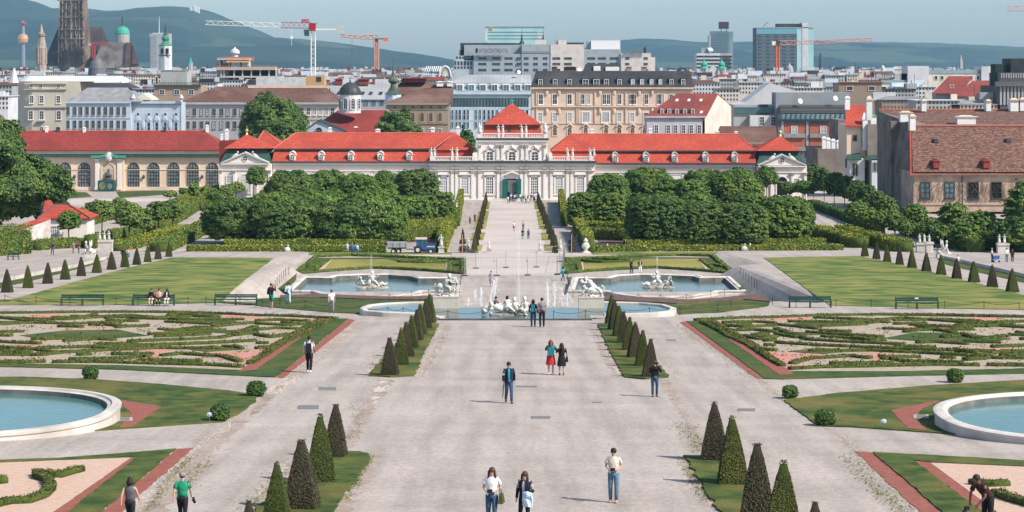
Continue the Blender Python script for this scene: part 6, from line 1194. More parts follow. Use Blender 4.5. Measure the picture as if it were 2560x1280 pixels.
for x,y,hp in((1157,632,58),(1430,632,58)):
 p=gL(x,y);r=empty('tiered_topiary',p,'tiered ball topiary with pointed top by the statues on the '+('tractor side' if x<1280 else 'urn side'),'topiary');k=p .y/F
 for z,rr in((9,9),(27,7)):inst('ball',crown_mesh(rr*2*k,rr*2*k,rr*2*k,90,5,.14,[core_b,yew_b],3,e=2,lump=.04,core_s=.93),(p .x,p .y,p .z+(z-rr)*k),r)
 o=inst('point',cm[(1,0)],(p .x,p .y,p .z+36*k),r,0,(.55,.55,.68));m=MB();m .tube([p,p+Vector((0,0,40*k))],.06,5);m .build('stem',bark,r)
for i,(x,y,w,hh,lb)in enumerate(((226,948,38,32,'round box ball on the path edge between parterre and basin, orangery side'),(641,991,46,38,'square cut box bush at the corner of the basin lawn, orangery side'),(550,1053,46,42,'round box bush behind the pale oval sign, orangery side'),(2388,956,40,34,'round box ball on the path edge between parterre and basin, old house side'),(1975,996,37,32,'small round box ball at the corner of the basin lawn, old house side'),(2063,1064,50,38,'wide box bush near the oval sign, old house side'))):
 p=gU(x,y);k=p .y/F;r=empty('box_ball',p,lb,'topiary');inst('foliage',crown_mesh(w*k,w*k,hh*k,320,7,.07,[core_m,leaf_b],60+i,e=2.6,lump=.06,core_s=.92,low=-1,rc=.06),p,r);m=MB();m .tube([p,p+Vector((0,0,.2))],.05,5);m .build('stem',bark,r)
def cv(l,x0=0,y0=600):return[(x0+a/3.764,y0+c/3.764)for a,c in l]
strokes=[[(-60,700),(400,697),(800,690),(1400,690),(2000,700),(2409,722)],[(-60,745),(600,762),(1200,722),(1700,762),(2300,762)],[(-60,812),(300,792),(700,802),(1150,785)],[(550,826),(780,832)],[(920,818),(1080,800)],[(1100,832),(1400,822)],[(1400,745),(2050,722)],[(1560,782),(1900,800),(2200,812)],[(1400,902),(1800,880),(2120,862)],[(1450,922),(1700,915),(1980,900)],[(-60,880),(230,876)],[(-60,912),(110,916)],[(290,950),(650,942)],[(600,965),(900,948),(1085,955)],[(-60,972),(380,990)],[(1200,972),(1800,948),(2100,932),(2260,880),(2409,830)],[(350,1032),(900,1022),(1500,1002),(2000,985),(2409,962)],[(-60,1025),(300,1040),(560,1080),(300,1098),(-60,1095)],[(-60,1060),(300,1068)],[(560,1076),(1000,1052),(1500,1032),(2100,1040)],[(720,1097),(860,1092)],[(1050,1090),(1300,1092),(1400,1112)],[(640,1142),(1200,1132),(1420,1085)],[(1520,1105),(1700,1085),(2100,1112),(2260,1160)],[(-60,1167),(430,1162)],[(490,1166),(900,1162),(1500,1180),(2000,1192),(2280,1210)],[(2210,912),(2409,880)],[(480,745),(900,735),(1300,745)],[(1700,855),(2000,845)],[(1300,1150),(1600,1152),(1900,1158)],[(900,995),(1300,990)],[(1000,770),(1300,778)],[(2000,830),(2400,790)],[(200,770),(500,785)]]
strokes_b=[[(0,722),(300,728),(650,745),(760,752)],[(700,765),(560,830),(430,905),(250,985),(110,1080),(-60,1180)],[(600,770),(480,830),(330,920),(180,1010),(60,1100)],[(0,775),(200,765),(500,775)],[(0,800),(300,815),(520,800)],[(0,860),(200,842),(400,850)],[(0,905),(150,930),(320,900)],[(0,985),(120,985)],[(0,1035),(160,1025)],[(250,790),(420,810)]]
pinks=[[(200,742),(330,706),(630,701),(450,746)],[(2060,708),(2409,722),(2409,745),(2120,742)],[(1420,1075),(1560,1075),(1500,1130),(1410,1140)],[(1700,1078),(2409,1046),(2409,1120),(2250,1200),(1950,1182),(2250,1165),(1950,1098)],[(1130,1168),(1280,1146),(1620,1152),(1300,1172)]]
pinks+=[[(700,800),(1100,790),(1300,815),(900,830)],[(100,985),(500,1000),(300,1020)],[(1250,1045),(1650,1040),(1500,1065)]]
pinks_b=[[(0,732),(550,752),(520,778),(0,752)],[(0,1046),(130,1030),(0,1110)]]
greens=[[(190,908),(600,862),(1100,852),(1400,910),(900,945),(450,946)],[(1700,1030),(2000,1002),(2300,1040),(1950,1062)],[(1850,870),(2409,848),(2409,900),(2000,880)],[(-60,770),(500,775),(200,790),(-60,800)],[(60,1010),(300,1005),(250,1025)],[(1750,770),(2200,765),(2300,795),(1900,790)],[(560,1050),(1000,1030),(1400,1015),(1200,1045)]]
for s in(0,1):
 mf=(lambda l:l)if s==0 else(lambda l:[(2580-x,y+7-(x-300)*.006)for x,y in l][::-1])
 wh='orangery side' if s==0 else 'old house side'
 pr=empty('broderie_parterre',gU(300 if s==0 else 2260,850),f'wide parterre of curling low box hedges on pale and pink gravel, {wh}','parterre')
 for i,st in enumerate([cv(q)for q in strokes]+[cv(q,640)for q in strokes_b]):hedge('box_hedge',None,mf(st),.40,.20,leaf_box,700+i+50*s,gU,leaf=.11,dens=80,parent=pr)
 for i,st in enumerate([cv(q)for q in pinks]+[cv(q,640)for q in pinks_b]):o=slab('pink_gravel_patch',mf(st),pinkgrav,gU,0,.055,kind=None,parent=pr)
 for i,st in enumerate(cv(q)for q in greens):o=slab('grass_patch',mf(st),lawn_dark,gU,0,.075,kind=None,parent=pr)
 q=random .Random(60+s)
 for i in range(11):
  y=q .uniform(790,905);x=q .uniform(-20,760-(y-790)*1.4);n_=q .randint(3,6);st=[(x+j*q .uniform(18,38),y+3.5*math .sin(j*1.3+i))for j in range(n_)];st=[p for p in st if p[0]<785-(p[1]-790)*1.4]
  if len(st)>1:hedge('box_hedge',None,mf(st),q .uniform(.3,.55),q .uniform(.15,.26),leaf_box,800+i+40*s,gU,leaf=.11,dens=80,parent=pr)
 r_=np .random .default_rng(31+s);m=MB()
 pts=[]
 for _ in range(900):
  x,y=r_ .uniform(0,790),r_ .uniform(785,915)
  if x>790-(y-790)*1.35:continue
  if mnoise .noise(Vector((x*.02,y*.12,s)))<-.05:continue
  (x,y),=mf([(x,y)]);w=gU(x,y)
  for _ in range(5):pts .append((w .x+r_ .normal(0,.10),w .y+r_ .normal(0,.06),w .z+.05+r_ .random()*.16))
 V,Q=leaf_quads(np .array(pts),np .tile((0,0,1.0),(len(pts),1)),.11,1,1.4);V-=np .array(pr .location)
 o=bpy .data .objects .new('seedlings',mesh_np('seedlings',V,Q,[leaf_box]));COL .objects .link(o);o .parent=pr;tag(o,kind='stuff')
hedge('box_hedge','curling box hedge in the near peach gravel bed, orangery side',[(-20,1272),(20,1262),(70,1260),(110,1245),(128,1225),(118,1205),(98,1200),(92,1190),(110,1192),(150,1196),(180,1186),(203,1180)],.34,.24,leaf_box,901,gU,leaf=.07,dens=170)
hedge('box_hedge','short box hedge end at the very edge in the peach gravel bed, orangery side',[(-40,1205),(-10,1208),(8,1212)],.4,.28,leaf_box,902,gU,leaf=.07,dens=170)
hedge('box_hedge','box hedge piece behind the bending gardener',[(2430,1212),(2470,1218),(2520,1216)],.4,.22,leaf_box,903,gU,leaf=.07,dens=170)
hedge('box_hedge','box hedge running to the edge beside the bending gardener',[(2490,1240),(2530,1255),(2600,1275)],.4,.24,leaf_box,904,gU,leaf=.07,dens=170)
for s in(0,1):
 mf=(lambda l:cv(l,640))if s==0 else(lambda l:[(2573-x,y-1)for x,y in cv(l,640)][::-1])
 wh='tractor side' if s==0 else 'far side'
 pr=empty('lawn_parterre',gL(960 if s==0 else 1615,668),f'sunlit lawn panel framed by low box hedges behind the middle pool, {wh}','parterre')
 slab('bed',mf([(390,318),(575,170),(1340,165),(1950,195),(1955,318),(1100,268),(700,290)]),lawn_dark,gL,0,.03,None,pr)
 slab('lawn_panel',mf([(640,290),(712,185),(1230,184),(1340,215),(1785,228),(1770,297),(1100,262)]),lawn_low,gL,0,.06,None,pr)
 for q in([(578,292),(690,190),(712,188),(632,290)],[(1775,297),(1790,216),(1815,218),(1802,300)]):slab('peach_strip',mf(q),peachgrav,gL,0,.08,None,pr)
 for i,q in enumerate(([(372,325),(570,162),(900,152),(1340,165),(1950,192)],[(372,325),(700,296),(1100,270),(1500,285),(1955,322)],[(1340,210),(1500,195),(1700,188)],[(1340,215),(1600,222),(1800,205)],[(1955,322),(1950,192)],[(560,290),(680,195)],[(480,260),(600,240)],[(1830,240),(1940,245)],[(1820,300),(1830,215)])):
  hedge('box_hedge',None,mf(q),.5,.30,leaf_h,950+i+20*s,gL,leaf=.17,dens=30,parent=pr)
  # ================================================================ BASINS AND FOUNTAINS
def inset(poly,w):
 n=len(poly);out=[];A=sum(poly[i][0]*poly[(i+1)%n][1]-poly[(i+1)%n][0]*poly[i][1]for i in range(n));sg=1 if A>0 else-1
 for i in range(n):
  a,p,c=Vector(poly[i-1]),Vector(poly[i]),Vector(poly[(i+1)%n]);d1,d2=(p-a).normalized(),(c-p).normalized()
  n1,n2=Vector((-d1 .y,d1 .x))*sg,Vector((-d2 .y,d2 .x))*sg;b_=(n1+n2);b_=b_/max(.35,b_ .length_squared)*2 if b_ .length>1e-6 else n1
  out .append((p .x+b_ .x*w,p .y+b_ .y*w))
 return out
wet_shaded_in=M('basin_inner_stone',(.10,.105,.10),(.20,.19,.17),scale=1.5)  # dark tone holds both wet stone and the shade below the rim
def basin(label,poly,zt,w,drop,base,wmat,name='fountain_basin'):
 c=(sum(p[0]for p in poly)/len(poly),sum(p[1]for p in poly)/len(poly));r=empty(name,(c[0],c[1],zt),label,'fountain basin')
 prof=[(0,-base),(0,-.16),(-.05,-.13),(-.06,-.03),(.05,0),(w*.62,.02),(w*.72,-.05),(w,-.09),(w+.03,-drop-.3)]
 rings=[[(x,y,zt+z)for x,y in inset(poly,q)]for q,z in prof];n=len(poly);m=MB();m .loft(rings[:-1],caps=False);m .loft(rings[-2:],1,caps=False);m .build('rim',[whitestone,wet_shaded_in],r)
 m=MB();ins=inset(poly,w+.01);m .add([(x,y,zt-drop)for x,y in ins],[tuple(range(n))]);m .build('water',wmat,r);return r
def circ(cx,cy,rx,ry,n=96):return[sup(cx,cy,rx,ry,2*math .pi*i/n)for i in range(n)]
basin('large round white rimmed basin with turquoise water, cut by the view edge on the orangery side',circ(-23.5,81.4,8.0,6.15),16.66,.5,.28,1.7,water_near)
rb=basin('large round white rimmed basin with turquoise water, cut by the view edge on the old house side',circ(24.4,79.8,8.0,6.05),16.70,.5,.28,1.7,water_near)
def flat(px,z):return[((x-1280)/F*((CZ-z)*F/(y-HY)),(CZ-z)*F/(y-HY))for x,y in px]
zf=8.35
lp=[(713,726),(754,690),(820,691),(832,687),(900,684),(975,683),(1038,687),(1056,692),(1140,692),(1152,726),(1055,727),(1035,733),(980,740),(910,742),(845,739),(800,732),(782,727)]
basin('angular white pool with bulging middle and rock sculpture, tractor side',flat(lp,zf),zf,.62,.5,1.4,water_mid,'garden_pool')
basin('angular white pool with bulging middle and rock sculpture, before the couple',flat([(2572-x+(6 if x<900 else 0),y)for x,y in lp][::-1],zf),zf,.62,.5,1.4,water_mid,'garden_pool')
zc=13.08
up=[(906,772),(925,765),(960,761),(1020,758),(1086,757),(1090,769),(1470,769),(1505,757),(1600,759),(1655,764),(1684,773),(1678,780),(1640,785),(1510,789),(1470,797),(1105,797),(1062,787),(960,783),(915,779)]
r=empty('cascade_pool',(0,145,zc),'broad shallow cascade pool with curved white ends and stone groups at the end of the avenue','fountain pool')
pf=flat(up,zc);m=MB();m .prism([(x,y,zc-1.2)for x,y in pf][::-1],[(x,y,zc)for x,y in pf][::-1]);m .build('water',water_mid,r)
for seg in(up[-4:]+up[:5],up[7:14]):
 m=MB();q=[Vector((x,y,zc))for x,y in flat(seg,zc)];rings=[]
 for i,p in enumerate(q):
  d=(q[min(i+1,len(q)-1)]-q[max(0,i-1)]).normalized();n=Vector((d .y,-d .x,0));rings .append([tuple(p+n*a+Vector((0,0,b_)))for a,b_ in((-.22,-.9),(-.20,.06),(-.15,.10),(.20,.11),(.24,.05),(.26,-.9))])
 m .loft(rings);m .build('rim',whitestone,r)
m=MB();e0,e1=flat([(1095,798.5),(1480,798.5)],zc);m .box(e0[0],e0[1]-.25,zc-.5,e1[0],e1[1]+.12,zc+.05);m .build('edge_stone',M('wet_stone',(.06,.055,.05),(.12,.11,.10),scale=1.5),r)
for a,c in((1062,1112),(1476,1530)):m=MB();e0,e1=flat([(a,794),(c,794)],zc);m .box(e0[0],e0[1]-.12,zc,e1[0],e1[1]+.12,zc+.12);m .build('edge_stone',whitestone,r)
m=MB();m .box(-9,155,8,9,155.2,12.2);m .build('cascade_wall',whitestone,r)
jet_m=bpy .data .materials .new('spray');jet_m .use_nodes=True;jb=jet_m .node_tree .nodes['Principled BSDF'];jb .inputs['Base Color'].default_value=(.85,.9,.93,1);jb .inputs['Roughness'].default_value=.35;jb .inputs['Alpha'].default_value=.38
faint_m=jet_m .copy();faint_m .name='faint_spray';faint_m .node_tree .nodes['Principled BSDF'].inputs['Alpha'].default_value=.13
def jet(x,yt,Y,zb,w,label,seed,lean=0,group='white water jets of the cascade'):
 r_=np .random .default_rng(seed);zt=Z(yt,Y);h=zt-zb;m=MB();k=Y/F;cx=X(x,Y);pts=[];rs=[]
 for i in range(9):t=i/8;pts .append((cx+lean*k*t*t+r_ .normal(0,w*k*.06),Y,zb+h*t));rs .append(w*k*(.28+.2*math .sin(t*5+seed))*(1-.45*t))
 m .tube(pts,rs,6)
 for i in range(int(70+h*25)):
  t=r_ .random()**.8;s=r_ .normal(0,1)*w*k*(.22+.35*(1-abs(t-.45)));q=r_ .uniform(.02,.06)*(1+k*8);p=(cx+lean*k*t*t+s,Y+r_ .normal(0,w*k*.3),zb+h*t*r_ .uniform(.9,1.02));m .add([(p[0]-q*.5,p[1],p[2]-q),(p[0]+q*.5,p[1]+q*.3,p[2]-q*.6),(p[0],p[1],p[2]+q*1.6)],[(0,1,2)])
 o=m .build('water_jet',faint_m if 'faint' in label else jet_m,None,loc=(cx,Y,zb));return tag(o,label,'water jet',group)
for i,(x,yt,w,ln,lb)in enumerate(((1172,742,9,0,'shortest white water jet beside the riding statue plinth'),(1188,724,10,0,'middle white water jet of the three beside the riding statue'),(1202,718,11,0,'tallest white water jet of the three beside the riding statue'),(1221,700,6,14,'leaning thin water jet behind the reclining stone group'),(1369,695,10,0,'tallest white water jet of the four behind the standing couple'),(1386,702,9,0,'second white water jet behind the standing couple'),(1405,713,10,0,'third white water jet behind the standing couple'),(1418,732,12,0,'lowest white water jet next to the leaning statue plinth'))):jet(x,yt,172,zL(172),w,lb,20+i,ln)
jet(1235,690,171,zL(171)+2.4,9,'falling spray plume in front of the woman behind the pool',31,8);jet(1297,560,173,zL(173),7,'very tall faint water jet on the garden axis',32)
jet(928,636,207,9.2,3,'thin faint water jet on the rock sculpture, tractor side pool',33,group='thin jets of the pools');jet(1643,640,207,9.2,3,'thin faint water jet on the rock sculpture, pool before the couple',34,group='thin jets of the pools')
# ================================================================ STATUES
def fig(m,pel,nk,hd,arms=(),legs=(),s=1.0,seed=0):
 """stone figure: pelvis, neck and head points, limb chains"""
 pel,nk,hd=Vector(pel),Vector(nk),Vector(hd);mid=pel .lerp(nk,.5)
 m .tube([pel+(pel-mid)*.25,pel,mid,pel .lerp(nk,.82),nk,nk .lerp(hd,.5)],[.10*s,.17*s,.145*s,.18*s,.08*s,.06*s],9);m .ell(hd,(.105*s,.115*s,.14*s),9,6);m .ell(hd+Vector((0,.03*s,.05*s)),(.12*s,.12*s,.11*s),8,5)
 for a in arms:m .tube(a,[.07*s,.055*s,.04*s][:len(a)]+[.035*s]*max(0,len(a)-3),6);m .ell(a[-1],.055*s,6,4)
 for l in legs:m .tube(l,[.115*s,.085*s,.055*s][:len(l)]+[.06*s]*max(0,len(l)-3),7);m .ell(Vector(l[-1])+Vector((0,-.05*s,0)),(.06*s,.13*s,.05*s),6,4)
def standing(m,o,h,seed):
 q=random .Random(seed);s=h/1.75;o=Vector(o);L=lambda x,y,z:o+Vector((x*s,y*s,z*s));b=q .uniform(-.06,.06);t=q .choice((-1,1))
 fig(m,L(b,0,.95),L(-b,0,1.45),L(-b+.04*t,-.02,1.62),[[L(.2-b,0,1.4),L(.30,-.05,1.15),L(.14,-.18,1.2 if q .random()<.5 else .95)],[L(-.2-b,0,1.4),L(-.32,0,1.2),L(-.42 if q .random()<.4 else-.2,-.1,1.45 if q .random()<.4 else .95)]],[[L(.09,0,.92),L(.12,-.06,.5),L(.1,0,.08)],[L(-.09,0,.92),L(-.14,-.02,.5),L(-.15,.04,.08)]],s,seed)
 m .loft([[L((.20+.10*(1-z)+.03*math .sin(3*k+z*4))*math .cos(2*math .pi*k/10),(.15+.08*(1-z))*math .sin(2*math .pi*k/10),z*1.0+.05)for k in range(10)]for z in(0,.35,.7,.98)])
def statue(label,x,yb,yt,ped,seed,pl=gL,Y=None,zb=None,group=None,kind='statue',cat='statue',pw=None):
 p=pl(x,yb)if Y is None else Vector((X(x,Y),Y,Z(yb,Y)if zb is None else zb));k=p .y/F;H_=(yb-yt)*k;r=empty(kind,p,label,cat,group);ph=H_*ped;w=pw or max(.28,H_*.14)
 if ped:
  m=MB();m .box(p .x-w*1.2,p .y-w*1.2,p .z-.1,p .x+w*1.2,p .y+w*1.2,p .z+ph*.18);m .box(p .x-w,p .y-w,p .z+ph*.18,p .x+w,p .y+w,p .z+ph*.85);m .box(p .x-w*1.25,p .y-w*1.25,p .z+ph*.85,p .x+w*1.25,p .y+w*1.25,p .z+ph);m .build('pedestal',whitestone,r)
 m=MB();standing(m,(p .x,p .y,p .z+ph),H_-ph,seed);m .build('figure',statue_m,r,smooth=True);return r
rs=[(1246,'third'),(1257,'fourth'),(1304,'fifth'),(1315,'sixth')]
for i,(x,q)in enumerate(((1246,'first'),(1257,'second'),(1304,'third'),(1315,'fourth'))):statue(f'{q} white statue from the orangery end on the top balustrade of the palace',x,333,311,0,i,Y=YP+.5,group='statues on the palace roof edges')
for i,(x,q)in enumerate(((1078,'outer of the corner pair'),(1086,'inner of the corner pair'),(1130,'outer of the middle pair'),(1142,'inner of the middle pair'))):statue(f'white statue on the terrace balustrade at the orangery side, {q}',x,391.5,369,0,10+i,Y=YP,group='statues on the palace roof edges')
for i,(x,q)in enumerate(((1419,'inner of the middle pair'),(1431,'outer of the middle pair'),(1475,'inner of the corner pair'),(1485,'outer of the corner pair'))):statue(f'white statue on the terrace balustrade at the old house side, {q}',x,391.5,369,0,20+i,Y=YP,group='statues on the palace roof edges')
for x,lb in((1199,'white armour trophy on the corner of the top balustrade, orangery side'),(1363,'white armour trophy on the corner of the top balustrade, old house side')):
 c=P(x,333,YP+.5);r=empty('trophy',c,lb,'statue','statues on the palace roof edges');m=MB();m .lathe(c,[(.5,0),(.45,.6),(.3,.8),(.5,1.2),(.35,1.6),(.15,1.7),(.2,2.0),(.05,2.3)],9)
 for a in range(7):an=a*.9;m .tube([c+Vector((0,0,.7)),c+Vector((math .cos(an)*.6,math .sin(an)*.3,1.3+.15*a))],[.08,.05],5)
 m .build('figure',statue_m,r,smooth=True)
for i,(x,yb,yt,ped,lb)in enumerate(((1141,558,508,.35,'white herm statue against the yellow hedge, second from the palace, orangery side'),(1151,528,490,.3,'white herm statue against the yellow hedge, nearest the palace, orangery side'),(1118,604,562,.3,'white dancing statue by the yellow hedge above the tractor'),(1103,633,586,.35,'white statue on an urn shaped base beside the tractor front'),(1171,631,597,.3,'white seated stone figure by the steps next to the tiered topiary, tractor side'),(1222,631,602,.3,'white stone figure at the foot of the avenue cone row, tractor side'),(1350,632,602,.3,'white stone figure at the foot of the avenue cone row, urn side'),(1401,633,599,.3,'white stone figure beside the tiered topiary, urn side'),(1447,603,562,.3,'white leaning statue at the near end of the yellow hedge, urn side'),(1410,522,489,.3,'white statue against the yellow hedge nearest the palace, old house side'),(1417,562,536,.5,'small white statue on a pedestal before the square tree blocks'),(1413,542,512,.4,'white statue halfway along the far yellow hedge, old house side'))):statue(lb,x,yb,yt,ped,30+i,group='white statues along the avenue hedges')
p=gL(1464,632);r=empty('stone_urn',p,'large white carved stone urn at the corner of the yellow hedge','urn');k=p .y/F*.85;m=MB();m .lathe(p,[(15*k,0),(14*k,3*k),(7*k,5*k),(5*k,9*k),(10*k,14*k),(12*k,22*k),(9*k,28*k),(5*k,32*k),(8*k,34*k),(6*k,38*k),(2*k,44*k)],12)
for a in range(6):m .ell(p+Vector((math .cos(a)*10*k,math .sin(a)*10*k,(18+3*(a%3))*k)),3*k,6,4)
m .build('vase',statue_m,r,smooth=True)
for xs_,(w0,w1),yb,yt,lb,nm in(((249,261,272),(246,281),633,600,'white wall plinth under the three child statues by the garden house','by the garden house'),((2299,2311),(2291,2317),634,607,'white wall plinth under the statue pair beside the dark hedge','on the wall plinth beside the dark hedge'),((2498,2511),(2493,2522),638,608,'grey stone plinth under two statues behind the standing visitors','behind the standing visitors')):
 p=gL(sum(xs_)/len(xs_),yb);Yq=p .y;m=MB();z0=p .z-.1;z1=Z(yt,Yq);m .box(X(w0,Yq),Yq-.3,z0,X(w1,Yq),Yq+.5,z1-.25);m .box(X(w0-1,Yq),Yq-.4,z1-.25,X(w1+1,Yq),Yq+.6,z1);o=m .build('wall_plinth',whitestone,None,loc=(p .x,Yq,z0));tag(o,lb,'plinth')
 for i,x in enumerate(xs_):statue(f'{ordinal(i)} white child statue from the orangery side {nm}',x,yt,yt-22,0,50+i+w0,Y=Yq+.1,zb=z1,group='child statues')
statue('white child statue on its own narrow pedestal beside the statue pair',2323,636,586,.62,77,pw=.42)
def sphinx(label,x,yb,yt,s):
 p=gU(x,yb)if yb>630 else gL(x,yb);k=p .y/F;r=empty('sphinx',p,label,'statue');h=(yb-yt)*k;m=MB();m .box(p .x-.75,p .y-.45,p .z-.05,p .x+.75,p .y+.45,p .z+h*.22);m .build('pedestal',whitestone,r)
 m=MB();L=lambda a,b_,c:(p .x+a*s*h*.55,p .y+b_*h*.6,p .z+h*(.2+c*1.0));m .tube([L(.6,0,.12),L(.2,0,.2),L(-.25,0,.28),L(-.35,0,.46),L(-.35,-.05,.56)],[.2,.3,.26,.17,.1],8);m .ell(L(-.36,-.05,.66),(.15,.16,.2),9,6)
 for q in(-.22,.22):m .tube([L(-.35,q,.3),L(-.5,q,.06),L(-.8,q,.03)],[.12,.1,.08],6);m .tube([L(.5,q,.18),L(.25,q,.05),L(0,q,.03)],[.2,.14,.08],6);m .tube([L(-.05,q,.3),L(.1,q*1.6,.55),L(.12,q*1.8,.78)],[.14,.12,.04],6)
 m .build('figure',statue_m,r,smooth=True)
sphinx('white winged sphinx statue at the cone row by the garden house',224,645,600,1);sphinx('white winged sphinx statue between the statue trio and the cone row',2357,645,598,-1)
for x,yb,lb in((703,630,'small crouching white putto in front of the low hedge'),(718,631,'larger crouching white putto beside its twin at the low hedge'),(1860,628,'white lying putto before the low hedge, old house side'),(1873,627,'white sitting putto before the low hedge, old house side'),(1516,629,'single small white stone ball figure before the low hedge')):
 p=gL(x,yb);k=p .y/F;m=MB();m .ell((p .x,p .y,p .z+.35),(.42,.3,.36),9,6);m .tube([p+Vector((0,0,.4)),p+Vector((.08,-.05,.75))],[.22,.1],7);m .ell(p+Vector((.1,-.08,.88)),.13,8,5);m .tube([p+Vector((.2,-.1,.5)),p+Vector((.5,-.2,.1))],[.1,.06],5);o=m .build('putto',statue_m,None,loc=p,smooth=True);tag(o,lb,'statue','small putti')
def rockpile(m,c,w,d,h,n,seed):
 q=random .Random(seed)
 for i in range(n):a=q .uniform(0,6.28);t=q .random()**.6;m .ell((c[0]+math .cos(a)*w*t,c[1]+math .sin(a)*d*t,c[2]+h*(1-t)*q .uniform(.3,.9)),(q .uniform(.2,.42)*w*.7,q .uniform(.2,.4)*d*.8,q .uniform(.2,.4)*h*.6+.05),7,5)
for x,lb,s in((930,'white sculpture of sea figures on a rock in the pool, tractor side',1),(1643,'white sculpture of sea figures on a rock in the pool before the couple',-1)):
 Yq=(CZ-(zf-.5))*F/(719-HY);c=Vector((X(x,Yq),Yq,zf-.55));r=empty('pool_sculpture',c,lb,'statue','rock sculptures in the pools');m=MB();rockpile(m,c,1.6,.9,.6,30,x);m .build('rock',M('wet_rock',(.42,.39,.33),(.20,.18,.15),scale=1.2),r)
 m=MB();L=lambda a,b_,z:c+Vector((a*s*1.15,b_,z*1.08));fig(m,L(0,0,.7),L(.02,0,1.2),L(.03,-.03,1.42),[[L(.2,0,1.15),L(.36,-.05,.95),L(.5,-.1,1.15)],[L(-.2,0,1.15),L(-.34,0,.95),L(-.2,-.15,.8)]],[[L(.1,0,.7),L(.35,-.25,.6),L(.6,-.25,.25)],[L(-.1,0,.7),L(-.3,-.3,.6),L(-.4,-.3,.2)]],1.5)
 fig(m,L(-.75,-.1,.35),L(-.95,-.05,.75),L(-1.0,-.08,.95),[[L(-1.05,0,.7),L(-1.25,0,.9),L(-1.15,0,1.15)],[L(-.8,0,.7),L(-.6,-.1,.7)]],[[L(-.7,0,.35),L(-.4,-.2,.3),L(-.2,-.2,.1)]],.95);m .tube([L(.55,0,.2),L(.95,0,.45),L(1.2,0,.3),L(1.35,0,.55)],[.28,.2,.12,.05],7);m .tube([L(-1.0,.1,.1),L(-1.35,.1,.5),L(-1.1,.1,.8),L(-.9,.1,1.0)],[.2,.16,.1,.04],7);rockpile(m,L(0,.1,.2),.7,.4,.8,14,x+1);m .build('figure',statue_m,r,smooth=True)
for x0,x1,yt,lb,s in((1083,1147,742,'white statue of a man riding a curled sea horse on a broad plinth in the pool',1),(1447,1510,744,'white statue of a man wrestling a lion like beast on a broad plinth in the pool',-1)):
 Yq=(CZ-zc)*F/(771-HY);c=Vector(((X(x0,Yq)+X(x1,Yq))/2,Yq+.5,zc));hw=(x1-x0)/2*Yq/F;zt=Z(yt,Yq);r=empty('plinth_statue',c,lb,'statue','plinth statues of the cascade pool');m=MB();m .box(c .x-hw,Yq,zc-.2,c .x+hw,Yq+1.1,zt-.06);m .box(c .x-hw*1.02,Yq-.03,zt-.06,c .x+hw*1.02,Yq+1.13,zt+.03);m .build('plinth',M('plinth_stone',(.52,.47,.39),(.58,.53,.45),scale=1.5),r)
 o=Vector((c .x,Yq+.5,zt+.03));L=lambda a,b_,z:o+Vector((a,b_,z));m=MB();rockpile(m,L(0,0,0),.75,.35,.15,16,x0)
 if s>0:
  fig(m,L(-.12,0,.72),L(.12,0,1.15),L(.22,-.02,1.38),[[L(.22,-.15,1.1),L(.42,-.2,.92),L(.7,-.1,.95)],[L(.1,.2,1.1),L(.4,.2,.98),L(.72,.1,1.0)]],[[L(-.1,-.15,.7),L(.25,-.3,.62),L(.28,-.25,.1)],[L(-.15,.1,.7),L(-.25,-.1,.4),L(-.45,-.15,.08)]],1.25)
  m .tube([L(-.6,.05,.15),L(-.75,.05,.55),L(-.5,.05,.72),L(-.1,.05,.5),L(.35,.05,.5),L(.62,.05,.75),L(.68,0,1.0)],[.1,.16,.2,.27,.25,.18,.13],8);m .tube([L(.66,0,1.08),L(.78,-.05,.92),L(.88,-.08,.78)],[.14,.11,.07],7);m .tube([L(.55,-.05,.5),L(.72,-.1,.3),L(.66,-.1,.08)],[.1,.07,.05],6);m .tube([L(-.72,.05,.5),L(-.9,.05,.75),L(-.72,.05,.85)],[.1,.06,.03],6)
 else:
  fig(m,L(.15,0,.62),L(-.18,-.02,1.12),L(-.38,-.05,1.22),[[L(-.3,-.12,1.05),L(-.5,-.15,.95),L(-.66,-.1,1.02)],[L(-.1,.12,1.1),L(.2,.1,.85),L(.5,.05,.55)]],[[L(.1,-.1,.6),L(-.2,-.25,.5),L(-.35,-.2,.1)],[L(.2,.1,.6),L(.55,-.1,.55),L(.75,-.1,.1)]],1.25)
  m .tube([L(.78,.1,.25),L(.5,.1,.38),L(.05,.1,.4),L(-.4,.1,.5),L(-.6,.05,.85)],[.16,.24,.26,.24,.2],8);m .ell(L(-.66,0,1.02),(.2,.2,.19),9,6);m .tube([L(.78,.1,.3),L(.92,.1,.6),L(.75,.1,.8)],[.09,.06,.05],6);m .tube([L(-.45,0,.5),L(-.62,-.1,.25),L(-.6,-.12,.06)],[.12,.09,.06],6)
 m .build('figure',statue_m,r,smooth=True)
Yq=(CZ-zc)*F/(789-HY);c=Vector((X(1272,Yq),Yq+.3,zc));r=empty('fountain_group',c,'long group of reclining stone sea gods and tritons lying in the cascade pool','statue');m=MB();rockpile(m,c,1.6,.4,.3,30,5);m .build('rock',M('dark_wet_rock',(.20,.18,.15),(.34,.31,.27),scale=1.2),r)
m=MB();L=lambda a,b_,z:c+Vector((a,b_,z))
fig(m,L(-.5,0,.42),L(-1.0,-.05,.62),L(-1.2,-.08,.72),[[L(-1.1,-.2,.55),L(-1.4,-.25,.35),L(-1.2,-.3,.15)],[L(-.9,.1,.6),L(-.6,-.05,.75)]],[[L(-.4,0,.42),L(.0,-.15,.6),L(.35,-.15,.3)],[L(-.4,.1,.42),L(.1,.1,.45),L(.5,.1,.2)]],1.45)
